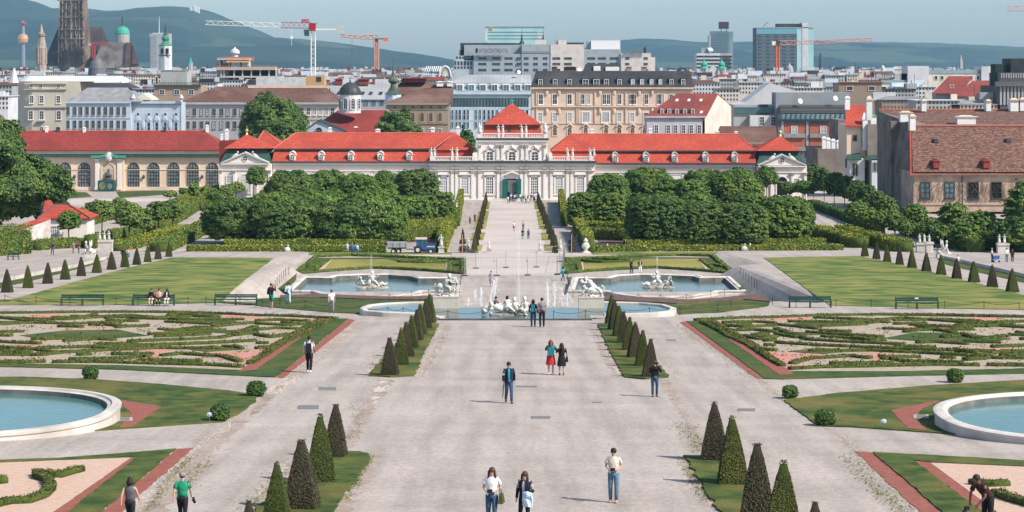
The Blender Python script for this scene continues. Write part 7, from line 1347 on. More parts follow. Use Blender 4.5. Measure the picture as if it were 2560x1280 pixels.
fig(m,L(.55,0,.4),L(.35,-.02,.85),L(.38,-.05,1.05),[[L(.2,0,.82),L(0,-.15,.6),L(-.1,-.2,.4)],[L(.5,0,.82),L(.75,-.1,.6)]],[[L(.6,0,.4),L(.9,-.2,.45),L(1.1,-.2,.1)]],1.25)
fig(m,L(1.25,0,.4),L(1.1,0,.88),L(1.08,-.05,1.1),[[L(.95,0,.85),L(.8,-.15,.6),L(.95,-.2,.4)],[L(1.25,0,.85),L(1.45,-.1,.6)]],[[L(1.3,0,.4),L(1.05,-.3,.35),L(1.2,-.3,.05)],[L(1.35,0,.4),L(1.65,-.1,.3)]],1.25)
m .tube([L(-1.6,0,.1),L(-1.75,0,.45),L(-1.5,0,.6),L(-1.3,0,.4)],[.18,.2,.16,.08],7);m .tube([L(1.5,0,.2),L(1.8,0,.45),L(1.6,0,.7)],[.2,.15,.07],7);rockpile(m,L(.4,.05,.15),.8,.3,.4,12,9);m .build('figure',statue_m,r,smooth=True)
# ================================================================ GARDEN FURNITURE
bench_g=M('bench_green',(.010,.050,.040),(.014,.065,.05),scale=3,rough=.5)
def bench_parts(r,L_,sl=6):
 o=r .location;m=MB()
 for i,(y,z)in enumerate(((-.42,.44),(-.30,.445),(-.18,.45),(-.06,.45))):q=MB();q .box(o .x-L_/2,o .y+y-.05,o .z+z,o .x+L_/2,o .y+y+.05,o .z+z+.035);q .build('slat',bench_g,r)
 for z in(.62,.76):q=MB();q .box(o .x-L_/2,o .y+.02,o .z+z-.05,o .x+L_/2,o .y+.055,o .z+z+.065);q .build('slat',bench_g,r)
 for x in(-L_/2+.03,0,L_/2-.03):
  q=MB();q .tube([o+Vector((x,-.40,0)),o+Vector((x,-.42,.46))],.035,5);q .tube([o+Vector((x,.10,0)),o+Vector((x,0,.45)),o+Vector((x,.09,.86))],.035,5);q .box(o .x+x-.03,o .y-.45,o .z+.40,o .x+x+.03,o .y+.02,o .z+.435)
  if x:q .tube([o+Vector((x,-.44,.46)),o+Vector((x,-.44,.64)),o+Vector((x,.04,.66))],.03,5)
  q .build('frame',bench_g,r)
for x0,x1,yb,lb in((154,260,764,'empty dark green bench at the edge of the lawn, nearest the dark cone row'),(332,437,764,'dark green bench with three people sitting on it'),(537,643,763,'empty dark green bench nearest the man photographing in green shorts'),(1972,2077,769,'empty dark green bench at the corner of the lawn, old house side'),(2238,2345,772,'dark green bench with a small white plate on its back')):
 p=gU((x0+x1)/2,yb);r=empty('park_bench',p,lb,'bench','green park benches along the lawns');bench_parts(r,(x1-x0)/F*p .y)
 if x0==2238:q=MB();q .box(p .x-.13,p .y-.01,p .z+.72,p .x+.13,p .y+.018,p .z+.82);q .build('plate',white_m,r)
p=gU(34,650);r=empty('park_bench',p,'green bench standing in front of the tall clipped hedge block','bench','green park benches along the lawns');bench_parts(r,1.3)
def chain_fence(label,px,pl=gU,h=.55,chain=True,step=None):
 pts=[pl(x,y)for x,y in px];r=empty('chain_fence',pts[0],label,'fence');me=None
 for p in pts:
  if me is None:m=MB();m .tube([(0,0,0),(0,0,h)],.022,5);m .ell((0,0,h),.04,6,4);me=m .data('post',iron)
  inst('post',me,p,r)
 if chain:
  for a,c in zip(pts,pts[1:]):
   m=MB();m .tube([a .lerp(c,t/6)+Vector((0,0,h*.92-.18*h*4*(t/6)*(1-t/6)*1.6))for t in range(7)],.014,4);m .build('chain',iron,r)
 return r
chain_fence('low chain fence with iron posts along the orangery side lawn edge by the benches',[(12,756),(90,760),(175,763),(290,763),(345,763),(470,763),(515,761),(560,760),(600,762),(655,768)])
chain_fence('low chain fence round the grass bank behind the woman in the white top',[(640,766),(700,766),(763,770),(835,779),(900,785),(970,788),(1008,790),(1120,797),(1205,798)])
chain_fence('low chain fence along the cascade pool behind the standing couple',[(1384,798),(1464,796),(1545,789),(1624,789),(1700,788),(1795,780),(1827,768)])
chain_fence('low chain fence along the old house side lawn edge by the benches',[(1931,763),(1990,768),(2090,768),(2178,768),(2270,771),(2362,772),(2460,773),(2548,775)])
fp=lambda x,y:Vector((X(x,(CZ-zf)*F/(y-HY)),(CZ-zf)*F/(y-HY)-.5,zf-.5))
chain_fence('chain fence along the front rim of the pool, tractor side',[(722,734),(752,735),(781,737),(850,746),(910,748),(975,746),(1030,738),(1072,734),(1150,732)],fp,.95)
chain_fence('chain fence along the front rim of the pool before the couple',[(1432,733),(1530,738),(1596,746),(1650,748),(1715,746),(1776,736),(1810,733),(1890,732)],fp,.95)
chain_fence('dark posts stepping up the slope beside the pool, tractor side',[(688,722),(693,715),(698,709),(703,703),(709,697),(714,691),(722,687)],gU,.75,False)
chain_fence('dark posts stepping up the slope beside the pool before the couple',[(1851,690),(1858,697),(1865,702),(1872,707),(1879,713),(1886,719),(1892,725)],gU,.75,False)
chain_fence('dark chain fence along the pool end beside the fountain forecourt, tractor side',[(1157,690),(1154,700),(1151,712),(1150,726)],gL,.9);chain_fence('dark chain fence along the pool end beside the fountain forecourt, old house side',[(1416,696),(1419,706),(1422,716),(1426,730)],gL,.9)
fence_m=M('galvanised',(.33,.34,.35),rough=.45)
def panel_fence(label,px,top):
 pts=[gL(x,y)for x,y in px];r=empty('site_fence',pts[0],label,'fence','temporary mesh site fences');up_=Vector((0,0,top))
 for a,c in zip(pts,pts[1:]):
  m=MB();m .tube([a,a+up_,c+up_,c,a],.022,4);n=int((c-a).length/.28)
  for i in range(1,n):q=a .lerp(c,i/n);m .tube([q,q+up_],.0035,3)
  for z in(.2,.8,1.4):m .tube([a+Vector((0,0,z*top/2)),c+Vector((0,0,z*top/2))],.005,3)
  m .build('mesh_panel',fence_m,r)
 for p in pts:m=MB();m .box(p .x-.32,p .y-.14,p .z,p .x+.32,p .y+.14,p .z+.13);m .build('foot_block',lead_dark,r);m=MB();m .tube([p,p+up_],.04,5);m .build('post',fence_m,r)
panel_fence('temporary mesh fence across the forecourt in front of the paler paving',[(1162,690),(1242,690),(1319,689),(1393,687)],2.0);panel_fence('temporary mesh fence farther back near the avenue foot',[(1128,646),(1190,672),(1265,670),(1341,669),(1400,655)],2.0);panel_fence('temporary mesh fence at the corner by the woman in turquoise',[(1393,687),(1407,684),(1412,645)],2.1)
m=MB();q=gL(1222,648);
for x,y in((1236,653),(1318,653)):q=gL(x,690);q .z=Z(y,q .y);m=MB();m .box(q .x-.13,q .y-.04,q .z-.05,q .x+.08,q .y-.01,q .z+.06);o=m .build('fence_tag',M('tag_red',(.60,.10,.06)),None,loc=q);tag(o,'small red tag on the temporary mesh fence, '+('behind the falling spray' if x<1300 else 'by the tall water jet'),'tag')
for x in(1157,1430):p=gL(x-1,638);m=MB();m .tube([p,p+Vector((0,0,2.6))],.05,5);o=m .build('wooden_stake',M('raw_wood',(.55,.32,.20)),None,loc=p);tag(o,'pale wooden stake by the tiered topiary, '+('tractor side' if x<1280 else 'urn side'),'stake')
for x,yb,yt,lb in((524,1055,1036,'oval pale blue sign on a post beside the round box bush'),(2209,1070,1053,'oval pale blue sign on a post before the red gravel arrow')):
 p=gU(x,yb);k=p .y/F;r=empty('oval_sign',p,lb,'sign','oval lawn signs');m=MB();m .tube([p,p+Vector((0,0,(yb-yt)*k))],.018,5);m .build('post',frame_g,r);m=MB();c=p+Vector((0,-.03,(yb-yt)*k));m .ell(c,(7.5*k,.02,6*k),14,6);d=m .build('disc',M('sign_blue',(.40,.62,.68)),r);m=MB();m .ell(c+Vector((0,-.02,.0)),(3.0*k,.012,3.6*k),8,5);m .build('pictogram',M('sign_print',(.62,.50,.48)),d)
grate=rows(M('grate_iron',(.20,.19,.19),rough=.6),.08,axis='X',dark=.4)
for x0,x1,y0,y1,fr_w,lb in((780,857,968,977,1,'drain grate in a pale frame on the side path beyond the brown cones'),(745,797,1014,1023,0,'iron drain grate on the side path above the nearest cones'),(1328,1376,1041,1047,0,'iron drain plate in the middle of the avenue'),(1845,1888,1022,1028,0,'iron drain plate on the side path, old house side'),(1290,1342,965,968,0,'narrow drain strip beside the man in the blue shirt'),(1655,1700,849,853,1,'drain strip on the side path beyond the far cones'),(292,332,1047,1056,1,'pale framed grate at the basin rim, orangery side'),(2284,2322,1040,1049,1,'pale framed grate at the basin rim, old house side'),(1480,1504,1005,1007,0,'small thin drain plate near the photographing woman')):
 a,c,d,e=gU(x0,y1),gU(x1,y1),gU(x1,y0),gU(x0,y0);o_=Vector((0,0,1));r=empty('drain_grate',a,lb,'drain','drain grates in the paths');hz_=.066 if x0 in(292,2284)else .012
 if fr_w:m=MB();m .prism([p-o_*.01 for p in(a,c,d,e)],[p+o_*hz_ for p in(a,c,d,e)]);m .build('frame',MATS['cobble'],r)
 u=.17 if fr_w else 0;b4=[a .lerp(c,u),a .lerp(c,1-u),e .lerp(d,1-u),e .lerp(d,u)];ctr=sum(b4,Vector())/4;b4=[p .lerp(ctr,.12 if fr_w else 0)for p in b4];m=MB();m .prism([p for p in b4],[p+o_*(hz_+.008)for p in b4]);m .build('grate',grate,r)
tb=M('tractor_blue',(.03,.09,.30),(.035,.10,.33),scale=2,rough=.35);tyre=M('tyre',(.02,.02,.02),rough=.9);cg=M('rim_cream',(.62,.58,.48));Yt=gL(1060,633).y;kt=Yt/F;zt_=zL(Yt)
def T(x,y):return(X(x,Yt),(633-y)*kt+zt_)
def wheel(r,x,y,rad,dy,wd=.28):
 cx,cz=T(x,y);R_=rad*kt;m=MB();m .tube([(cx,Yt+dy-wd/2,cz),(cx,Yt+dy+wd/2,cz)],R_,16);o=m .build('wheel',tyre,r);m=MB();m .tube([(cx,Yt+dy-wd/2-.03,cz),(cx,Yt+dy+wd/2+.03,cz)],R_*.52,12);m .build('rim',cg,o)
r=empty('tractor',(X(1060,Yt),Yt,zt_),'small blue garden tractor with glazed cab and pale roof','tractor')
def bx(par,n,mt,x0,x1,y0,y1,d0,d1):m=MB();(a,z1),(c,z0)=T(x0,y0),T(x1,y1);m .box(a,Yt+d0,z0,c,Yt+d1,z1);return m .build(n,mt,par)
bx(r,'chassis',lead_dark,1040,1086,619,627,-.35,.35);hd_=bx(r,'hood',tb,1066,1088,613,622,-.4,.4);bx(hd_,'stripe',frame_w,1067,1087,615.2,617,-.42,-.405);cabo=bx(r,'cab',tb,1041,1066,616,623,-.6,.6)
for x in(1042,1053,1064.5):bx(cabo,'pillar',tb,x-.9,x+.9,597.5,616,-.6,.6)
bx(cabo,'glazing',M('cab_glass',(.03,.09,.10),(.05,.14,.15),scale=3,rough=.1),1042.5,1064.5,599,615.8,-.56,.56);bx(r,'roof',M('cab_roof',(.66,.50,.46)),1039,1067.5,594.5,597.5,-.65,.65)
for x0,y0 in((1038,616),):bx(r,'fender',tb,1034,1056,615,618.5,-.75,-.35)
for d in(-.62,.62):wheel(r,1045,623.6,9.6,d,.34);wheel(r,1077,627,6.2,d,.25)
bx(r,'exhaust',lead_dark,1069,1070.2,603,613,-.3,-.25)
r=empty('trailer',(X(992,Yt),Yt,zt_),'grey two axle tipping trailer hitched behind the blue tractor','trailer');tg=M('trailer_grey',(.26,.29,.29),(.32,.35,.35),scale=2)
for i in range(3):bx(r,'side_board',tg,968,1017,605+i*4.2,609+i*4.2,-.8,.8)
for x in(969,984,1001,1016):bx(r,'stanchion',frame_g,x-.7,x+.7,604.5,618,-.84,.84)
bx(r,'frame',lead_dark,970,1016,617.6,621,-.5,.5);bx(r,'drawbar',lead_dark,1016,1036,622,624,-.1,.1)
for x in(984,997):
 for d in(-.7,.7):wheel(r,x,626.6,6.4,d,.25)
Yg=gL(160,607).y;b=Bld('garden_house','little white garden house with orange red hipped roof half hidden by young trees','house',160,Yg,zL(Yg)-.3);b .wall(102,218,549,palace_w,5);b .bands([(100,221,544,549,.35)],copper_d);plain_hip(b,102,218,544.5,140,168,510,6,mat=roof_red);b .wins([136],566,592,22,4,3,glass=glass_p,ft=.14)
roofpoly(b,[(100,540,Yg+4),(150,540,Yg+4),(128,500,Yg+8),(104,506,Yg+8)],copper_d,'side_roof');roofpoly(b,[(106,530,Yg+3.9),(150,530,Yg+3.9),(126,500,Yg+8),(112,502,Yg+8)],roof_red,'side_roof')
m=MB();Yw=gL(70,622).y;m .prism([(X(54,Yw),Yw,zL(Yw)-.3),(X(100,Yw),Yw+6,zL(Yw)-.3),(X(100,Yw),Yw+6.4,zL(Yw)-.3),(X(54,Yw),Yw+.4,zL(Yw)-.3)],[(X(54,Yw),Yw,Z(573,Yw)),(X(100,Yw),Yw+6,Z(556,Yw)),(X(100,Yw),Yw+6.4,Z(556,Yw)),(X(54,Yw),Yw+.4,Z(573,Yw))]);o=empty('garden_wall',(X(76,Yw),Yw,zL(Yw)),'white garden wall with sloping red tile coping beside the little garden house','wall');m .build('wall',M('stained_plaster',(.66,.62,.57),(.50,.45,.41),scale=.9,c3=(.30,.27,.24),scale3=.5),o)
m=MB();m .prism([(X(38,Yw),Yw-.5,Z(567,Yw)),(X(56,Yw),Yw-.5,Z(572,Yw)),(X(101,Yw),Yw+6,Z(556,Yw)),(X(88,Yw),Yw+6,Z(551,Yw))],[(X(38,Yw),Yw-.5,Z(565,Yw)),(X(56,Yw),Yw-.5,Z(570,Yw)),(X(101,Yw),Yw+6,Z(554,Yw)),(X(88,Yw),Yw+6,Z(549,Yw))]);m .build('coping',roof_red,o)
p=gL(2379,600);m=MB();m .box(p .x-.35,p .y-.35,p .z-.2,p .x+.35,p .y+.35,Z(556,p .y));m .box(p .x-.45,p .y-.45,Z(556,p .y),p .x+.45,p .y+.45,Z(552,p .y));o=m .build('garden_pillar',old_wall,None,loc=p);tag(o,'square pink plastered pillar between the trees below the old house','pillar')
for px,lb in(([(-20,712),(60,696),(180,672),(265,650)],'long low stone kerb of the water channel behind the dark cone row, orangery side'),([(2350,646),(2430,664),(2500,680),(2590,702)],'long low stone kerb of the water channel behind the cone row, old house side')):
 q=[gU(x,y)for x,y in px];m=MB();m .loft([[tuple(p+Vector((a,b_,z)))for a,b_,z in((0,-.25,-.1),(0,.25,-.1),(0,.25,.38),(0,-.25,.38))]for p in q]);o=m .build('channel_kerb',whitestone,None,loc=q[0]);tag(o,lb,'kerb')
 # ================================================================ PEOPLE
BODY={}
def joints(pose):
 J=dict(pel=(0,0,.93),wst=(0,0,1.07),ch=(0,.01,1.27),nk=(0,.01,1.45),hd=(0,-.01,1.58),top=(0,.0,1.69))
 for s,n in((1,'l'),(-1,'r')):
  J['s'+n]=(.175*s,.01,1.39);J['e'+n]=(.235*s,.02,1.13);J['w'+n]=(.245*s,-.06,.90);J['f'+n]=(.245*s,-.08,.81)
  J['h'+n]=(.09*s,0,.90);J['k'+n]=(.105*s,-.02,.50);J['a'+n]=(.10*s,.03,.09);J['t'+n]=(.115*s,-.11,.035)
 def arm(n,e,w,f):J['e'+n],J['w'+n],J['f'+n]=e,w,f
 if pose=='walk':
  J .update(kl=(.09,-.16,.52),al=(.09,-.20,.10),tl=(.10,-.34,.06),kr=(-.09,.03,.50),ar=(-.09,.24,.14),tr=(-.10,.13,.04));arm('l',(.24,.12,1.14),(.25,.14,.92),(.25,.12,.83));arm('r',(-.24,-.08,1.14),(-.25,-.20,.94),(-.25,-.24,.86))
 if pose in('photo','phone'):
  z=1.55 if pose=='photo' else 1.36;arm('l',(.27,-.14,1.20),(.09,-.26,z-.03),(.045,-.25,z+.05));arm('r',(-.27,-.14,1.20),(-.09,-.26,z-.03),(-.045,-.25,z+.05))
 if pose=='hold':arm('l',(.25,.02,1.14),(.12,-.20,1.06),(.05,-.24,1.07));arm('r',(-.25,.02,1.14),(-.12,-.20,1.06),(-.05,-.24,1.07));J .update(kl=(.10,-.10,.50),al=(.09,-.08,.09),tl=(.10,-.22,.05))
 if pose=='holdside':arm('l',(.25,.03,1.14),(.20,-.18,1.02),(.16,-.25,.98));J .update(kr=(-.10,-.12,.51),ar=(-.09,-.12,.10),tr=(-.10,-.26,.05))
 if pose=='reach':arm('l',(.28,-.10,1.20),(.25,-.30,1.30),(.22,-.38,1.33));arm('r',(-.28,-.05,1.18),(-.18,-.26,1.25),(-.12,-.33,1.28));J .update(kl=(.14,-.12,.50),al=(.17,-.10,.09),tl=(.18,-.24,.04),ar=(-.15,.15,.10),tr=(-.17,.02,.04))
 if pose=='sit':
  for k_ in list(J):
   if k_[0]not in 'kat' or k_=='top':x,y,z=J[k_];J[k_]=(x,y,z-.44)
  for s,n in((1,'l'),(-1,'r')):J['k'+n]=(.12*s,-.44,.50);J['a'+n]=(.10*s,-.42,.09);J['t'+n]=(.11*s,-.56,.04);arm(n,(.24*s,-.04,.72),(.09*s,-.26,.66),(.05*s,-.30,.68))
 if pose=='bend':
  def rot(p,a=.75):x,y,z=p;dz=z-.93;return(x,y-math .sin(a)*dz,.93+math .cos(a)*dz)
  for k_ in list(J):
   if k_[0]in 'wcsnhef' and k_ not in('hl','hr')or k_ in('top',):J[k_]=rot(J[k_])
  for s,n in((1,'l'),(-1,'r')):arm(n,(.25*s,-.38,1.0),(.14*s,-.52,.80),(.10*s,-.56,.72))
 return{k_:Vector(v)for k_,v in J .items()}
def body_mesh(pose):
 if pose in BODY:return BODY[pose]
 J=joints(pose);names=['pel','wst','ch','nk','hd','top','sl','el','wl','fl','sr','er','wr','fr','hl','kl','al','tl','hr','kr','ar','tr'];ix={n:i for i,n in enumerate(names)}
 E=[('pel','wst'),('wst','ch'),('ch','nk'),('nk','hd'),('hd','top'),('ch','sl'),('sl','el'),('el','wl'),('wl','fl'),('ch','sr'),('sr','er'),('er','wr'),('wr','fr'),('pel','hl'),('hl','kl'),('kl','al'),('al','tl'),('pel','hr'),('hr','kr'),('kr','ar'),('ar','tr')]
 rad=dict(pel=(.13,.10),wst=(.115,.085),ch=(.13,.095),nk=(.052,.055),hd=(.078,.092),top=(.06,.068),s=(.055,.055),e=(.038,.038),w=(.027,.03),f=(.020,.036),h=(.085,.088),k=(.055,.058),a=(.036,.042),t=(.032,.026))
 me=bpy .data .meshes .new('skel');me .from_pydata([J[n]for n in names],[(ix[a],ix[c])for a,c in E],[]);o=bpy .data .objects .new('skel',me);COL .objects .link(o)
 o .modifiers .new('s','SKIN');o .modifiers .new('u','SUBSURF').levels=1
 for n in names:v=me .skin_vertices[0].data[ix[n]];v .radius=rad .get(n)or rad[n[0]];v .use_root=n=='pel'
 dg=bpy .context .evaluated_depsgraph_get();dg .update();out=bpy .data .meshes .new_from_object(o .evaluated_get(dg));bpy .data .objects .remove(o)
 m=MB();m .v=[tuple(v .co)for v in out .vertices];m .f=[tuple(p .vertices)for p in out .polygons];m .m=[0]*len(m .f);bpy .data .meshes .remove(out)
 for n in 'lr':
  w,f=J['w'+n],J['f'+n];d=(f-w).normalized();s=1 if n=='l' else-1;sd=d .cross(Vector((1,0,0))if abs(d .x)<.8 else Vector((0,0,1))).normalized();pn=d .cross(sd)*-s
  for q,L in((-.027,.055),(-.009,.066),(.009,.07),(.027,.06)):b_=f+sd*q-d*.01;m .tube([b_,b_+d*L*.5+pn*.006,b_+d*L*.9+pn*.025],[.0095,.009,.007],5)
  b_=w .lerp(f,.45)-sd*.03;m .tube([b_,b_-sd*.02+d*.03,b_-sd*.022+d*.055+pn*.015],[.012,.010,.008],5)
 h=J['hd'];m .tube([h+Vector((0,-.085,.025)),h+Vector((0,-.115,-.012)),h+Vector((0,-.09,-.022))],[.009,.014,.010],5)
 for s in(-1,1):m .ell(h+Vector((s*.082,.005,0)),(.012,.02,.03),6,4)
 BODY[pose]=m;return m
def cm_(c,nm):return M('cloth_'+nm,c,tuple(min(1,k*1.25)for k in c),scale=9,rough=.9,spec=.1,bump=.7,bscale=11)
CL=dict(black=(.018,.018,.022),navy=(.018,.025,.05),white=(.70,.70,.70),jeans=(.045,.085,.14),teal=(.02,.16,.19),green=(.018,.21,.115),red=(.42,.035,.045),grey=(.20,.20,.21),lgrey=(.42,.43,.45),sky=(.42,.55,.66),shorts=(.02,.20,.12),cream=(.55,.50,.43),print=(.09,.09,.11),blue=(.05,.13,.34),aqua=(.03,.33,.42),khaki=(.30,.25,.17),maroon=(.16,.035,.045),pink=(.55,.30,.28),denim=(.10,.17,.24),plum=(.045,.022,.022),yellow=(.6,.45,.05),dress=(.28,.28,.30))
hairs=dict(d=(.022,.016,.013),b=(.07,.04,.025),g=(.22,.20,.18),r=(.16,.06,.03),l=(.30,.21,.12))
skin_m={k_:M('skin_'+k_,c,rough=.6)for k_,c in(('a',(.50,.30,.22)),('b',(.42,.24,.17)),('c',(.16,.09,.06)))}
def person(label,x,yf,hpx,pose='stand',face=0,top='black',sleeve='long',bot='jeans',kind='trousers',hair='d',hl='short',shoes='black',skin='a',pl=gU,acc=(),pos=None,group=None,jacket=None):
 p=pos or pl(x,yf);Hm=1.74 if pose!='sit' else 1.30;s=hpx/F*p .y/Hm;s=max(.82,min(1.2,s))if pose!='bend' else s
 r=empty('person',p,label,'person',group,R(face));r .scale=(s,s,s);J=joints(pose);V3=Vector
 def mk(m,n,mt,par=None,sm=True):
  o=bpy .data .objects .new(n,m .data(n,mt,sm));COL .objects .link(o);o .parent=par or r;return o
 if('me',pose,skin)not in BODY:BODY[('me',pose,skin)]=body_mesh(pose).data('body',skin_m[skin],True)
 o=bpy .data .objects .new('body',BODY[('me',pose,skin)]);COL .objects .link(o);o .parent=r;body=o
 def torso(m,z0,ex,grow=0.0,mi=0):
  ax=[(J['pel'].lerp(J['wst'],z0),.165,.115),(J['wst'],.142,.102),(J['ch'].lerp(J['wst'],.3),.165,.118),(J['ch'],.178,.122),(J['ch'].lerp(J['nk'],.55),.165,.098),(J['ch'].lerp(J['nk'],.85),.10,.07),(J['nk'],.06,.058)]
  up=(J['nk']-J['pel']).normalized();fw=up .cross(V3((1,0,0))).normalized();m .loft([[c+V3((1,0,0))*((a+ex)*math .cos(2*math .pi*k_/14))+fw*((b_+ex)*math .sin(2*math .pi*k_/14))for k_ in range(14)]for c,a,b_ in ax],mi)
 m=MB();torso(m,-.1 if kind!='dress' else .4,.012)
 for n in 'lr':
  sh,e,w=J['s'+n],J['e'+n],J['w'+n];c0=J['ch'].lerp(sh,.5)
  if sleeve=='long':m .tube([c0,sh,sh .lerp(e,.5),e,w .lerp(e,.04)],[.045,.066,.060,.052,.040],8)
  elif sleeve=='short':m .tube([c0,sh,sh .lerp(e,.35),sh .lerp(e,.68)],[.045,.066,.066,.064],8)
 mk(m,'top',cm_(CL[top],top))
 if jacket:
  m=MB();torso(m,-.5,.028);m .f=[f for f in m .f if not all(abs(m .v[i][0])<.075 and m .v[i][1]<-.02 for i in f)];m .m=[0]*len(m .f)
  for n in 'lr':sh,e,w=J['s'+n],J['e'+n],J['w'+n];m .tube([J['ch'].lerp(sh,.5),sh,sh .lerp(e,.5),e,w],[.05,.072,.066,.058,.046],8)
  mk(m,'jacket',cm_(CL[jacket],jacket))
 m=MB()
 if kind in('trousers','shorts'):
  m .tube([J['wst'].lerp(J['pel'],.45),J['pel'],J['pel']+V3((0,0,-.09))]if pose!='sit' else[J['wst'].lerp(J['pel'],.45),J['pel'],J['pel']+V3((0,-.05,-.07))],[(.112,.158),(.125,.175),(.11,.165)],12)
  for n in 'lr':
   h,k_,a=J['h'+n],J['k'+n],J['a'+n]
   if kind=='trousers':m .tube([h+V3((0,0,.03)),h .lerp(k_,.4),k_,k_ .lerp(a,.45),a .lerp(k_,.02)],[.098,.09,.068,.066,.052],9)
   else:m .tube([h+V3((0,0,.03)),h .lerp(k_,.5),k_ .lerp(h,.02)],[.10,.098,.09],9)
 else:
  z1=.50 if kind=='skirt' else .55;m .loft([[(a*math .cos(2*math .pi*i/16),b_*math .sin(2*math .pi*i/16),z)for i in range(16)]for z,a,b_ in((1.06,.15,.112),(.95,.185,.14),(.75,.215,.175),(z1,.225+.02,.19))],caps=False)
 mk(m,{'trousers':'trousers','shorts':'shorts'}.get(kind,'skirt'),cm_(CL[bot],bot))
 for n in 'lr':m=MB();a,t=J['a'+n],J['t'+n];m .tube([a+(a-t)*.35+V3((0,0,-.035)),a .lerp(t,.45)+V3((0,0,-.012)),t],[(.042,.045),(.045,.042),(.038,.028)],8);mk(m,'shoe',cm_(CL[shoes],shoes))
 m=MB();h=J['hd'];hm_=M('hair_'+hair,hairs[hair],rough=.5);m .ell(h+V3((0,.022,.045)),(.098,.108,.098),12,8)
 if hl=='long':m .tube([h+V3((0,.06,.03)),h+V3((0,.095,-.10)),h+V3((0,.10,-.28))],[(.09,.09),(.05,.11),(.03,.085)],9)
 for s_ in((-1,1)if hl=='long' else()):m .tube([h+V3((s_*.085,0,.04)),h+V3((s_*.098,0,-.10)),h+V3((s_*.10,-.03,-.24))],[.035,.035,.018],6)
 if hl=='bob':m .ell(h+V3((0,.03,-.03)),(.12,.115,.13),12,7)
 if hl=='bun':m .ell(h+V3((0,.12,.05)),.05,8,5)
 mk(m,'hair',hm_)
 for a in acc:
  if a=='glasses':m=MB();m .box(-.07,-.102,h .z-.005,-.008,-.09,h .z+.035);m .box(.008,-.102,h .z-.005,.07,-.09,h .z+.035);m .box(-.08,-.095,h .z+.018,.08,-.085,h .z+.032);mk(m,'sunglasses',iron,None,False)
  elif a=='face':m=MB();[m .ell((s_*.032,-.088,h .z+.018),(.014,.01,.009),6,4)for s_ in(-1,1)];m .ell((0,-.088,h .z-.052),(.026,.01,.008),8,4);mk(m,'face_features',M('face_dark',(.10,.04,.03)))
  elif a=='hat':m=MB();m .lathe((0,.01,h .z+.06),[(.17,0),(.11,.01),(.105,.08),(.05,.11)],12);mk(m,'hat',cm_(CL['khaki'],'khaki'))
  elif a=='cap':m=MB();m .ell((0,.015,h .z+.06),(.105,.115,.085),12,6);m .box(-.07,-.19,h .z+.05,.07,-.08,h .z+.065);mk(m,'cap',cm_(CL['grey'],'grey'))
  else:
   kind_,col,lb=a;m=MB();up=V3((0,0,1))
   if kind_=='backpack':c=J['ch']+V3((0,.19,-.08));m .frust((-.14,c .y-.07,.14,c .y+.09,c .z-.22),(-.11,c .y-.06,.11,c .y+.04,c .z+.20));[m .tube([c+V3((s_*.1,-.03,.19)),V3((s_*.11,-.0,1.44)),V3((s_*.115,-.155,1.30)),V3((s_*.14,-.06,1.10)),c+V3((s_*.12,-.02,-.18))],.018,5)for s_ in(-1,1)]
   elif kind_=='handbag':c=V3((-.30 if col!='olive' else .26,-.02,.86));m .frust((c .x-.05,c .y-.16,c .x+.09,c .y+.16,c .z-.15),(c .x-.02,c .y-.12,c .x+.05,c .y+.12,c .z+.12));m .tube([c+V3((0,-.1,.12)),V3((c .x*.75,0,1.42)),c+V3((0,.1,.12))],.014,5)
   elif kind_=='shoulder_bag':c=V3((.19,.15,.93));m .ell(c,(.12,.06,.11),10,6);m .tube([c+V3((0,0,.1)),V3((0,.14,1.25)),V3((-.12,.03,1.46)),V3((-.03,-.15,1.2)),V3((.17,-.05,1.0)),c],.012,5)
   elif kind_=='camera':c=(J['fl']+J['fr'])/2+V3((0,-.05,.02));m .box(c .x-.07,c .y-.03,c .z-.045,c .x+.07,c .y+.03,c .z+.045);m .tube([c,c+V3((0,-.10,0))],.035,8)
   elif kind_=='sidecamera':c=J['fr']+V3((-.04,-.08,-.05));m .box(c .x-.03,c .y-.07,c .z-.05,c .x+.03,c .y+.07,c .z+.05);m .tube([c,c+V3((-.02,-.12,-.12))],[.04,.05],8)
   elif kind_=='folded_coat':c=J['fl']+V3((.02,0,0));m .tube([c+V3((-.12,-.04,.08)),c+V3((0,-.07,.10)),c+V3((.13,0,.05))],[(.05,.08),(.07,.10),(.05,.09)],9);m .loft([[c+V3((x_*w_,-.06+.04*math .sin(3*x_+z_*9),z_))for x_ in(-1,-.5,0,.5,1)]+[c+V3((x_*w_,.04,z_))for x_ in(1,.5,0,-.5,-1)]for z_,w_ in((.08,.13),(-.1,.17),(-.28,.14))])
   elif kind_=='umbrella':c=J['fr'];m .tube([c+V3((0,0,.05)),c+V3((-.03,-.03,-.45)),c+V3((-.06,-.06,-.62))],[.022,.018,.006],6)
   b_=m .data(kind_,cm_(CL .get(col,(.06,.07,.025)),col));q=bpy .data .objects .new('shoulder_bag' if kind_=='handbag' else 'camera' if 'camera' in kind_ else kind_,b_);COL .objects .link(q);q .location=p;q .rotation_euler=(0,0,R(face));q .scale=(s,s,s);tag(q,lb,kind_ .replace('_',' ').replace('sidecamera','camera').replace('handbag','bag'))
 return r
person('woman in sleeveless patterned black top walking away, cut by the bottom edge',325,1325,134,'walk',172,'print',None,'black','trousers','d','bob',acc=())
person('man in green t-shirt and dark trousers walking away with a camera, cut by the bottom edge',456,1318,140,'walk',180,'green','short','black','trousers','d','short',acc=('cap',('sidecamera','black','black camera with long lens carried by the man in the green t-shirt')))
person('woman in white blouse with long dark hair holding a camera, cut by the bottom edge',1230,1318,152,'hold',-12,'white','short','jeans','trousers','b','long',acc=('face',('camera','black','small black camera held by the woman in the white blouse'),('handbag','olive','big olive green bag hanging from the arm of the woman in white blouse')))
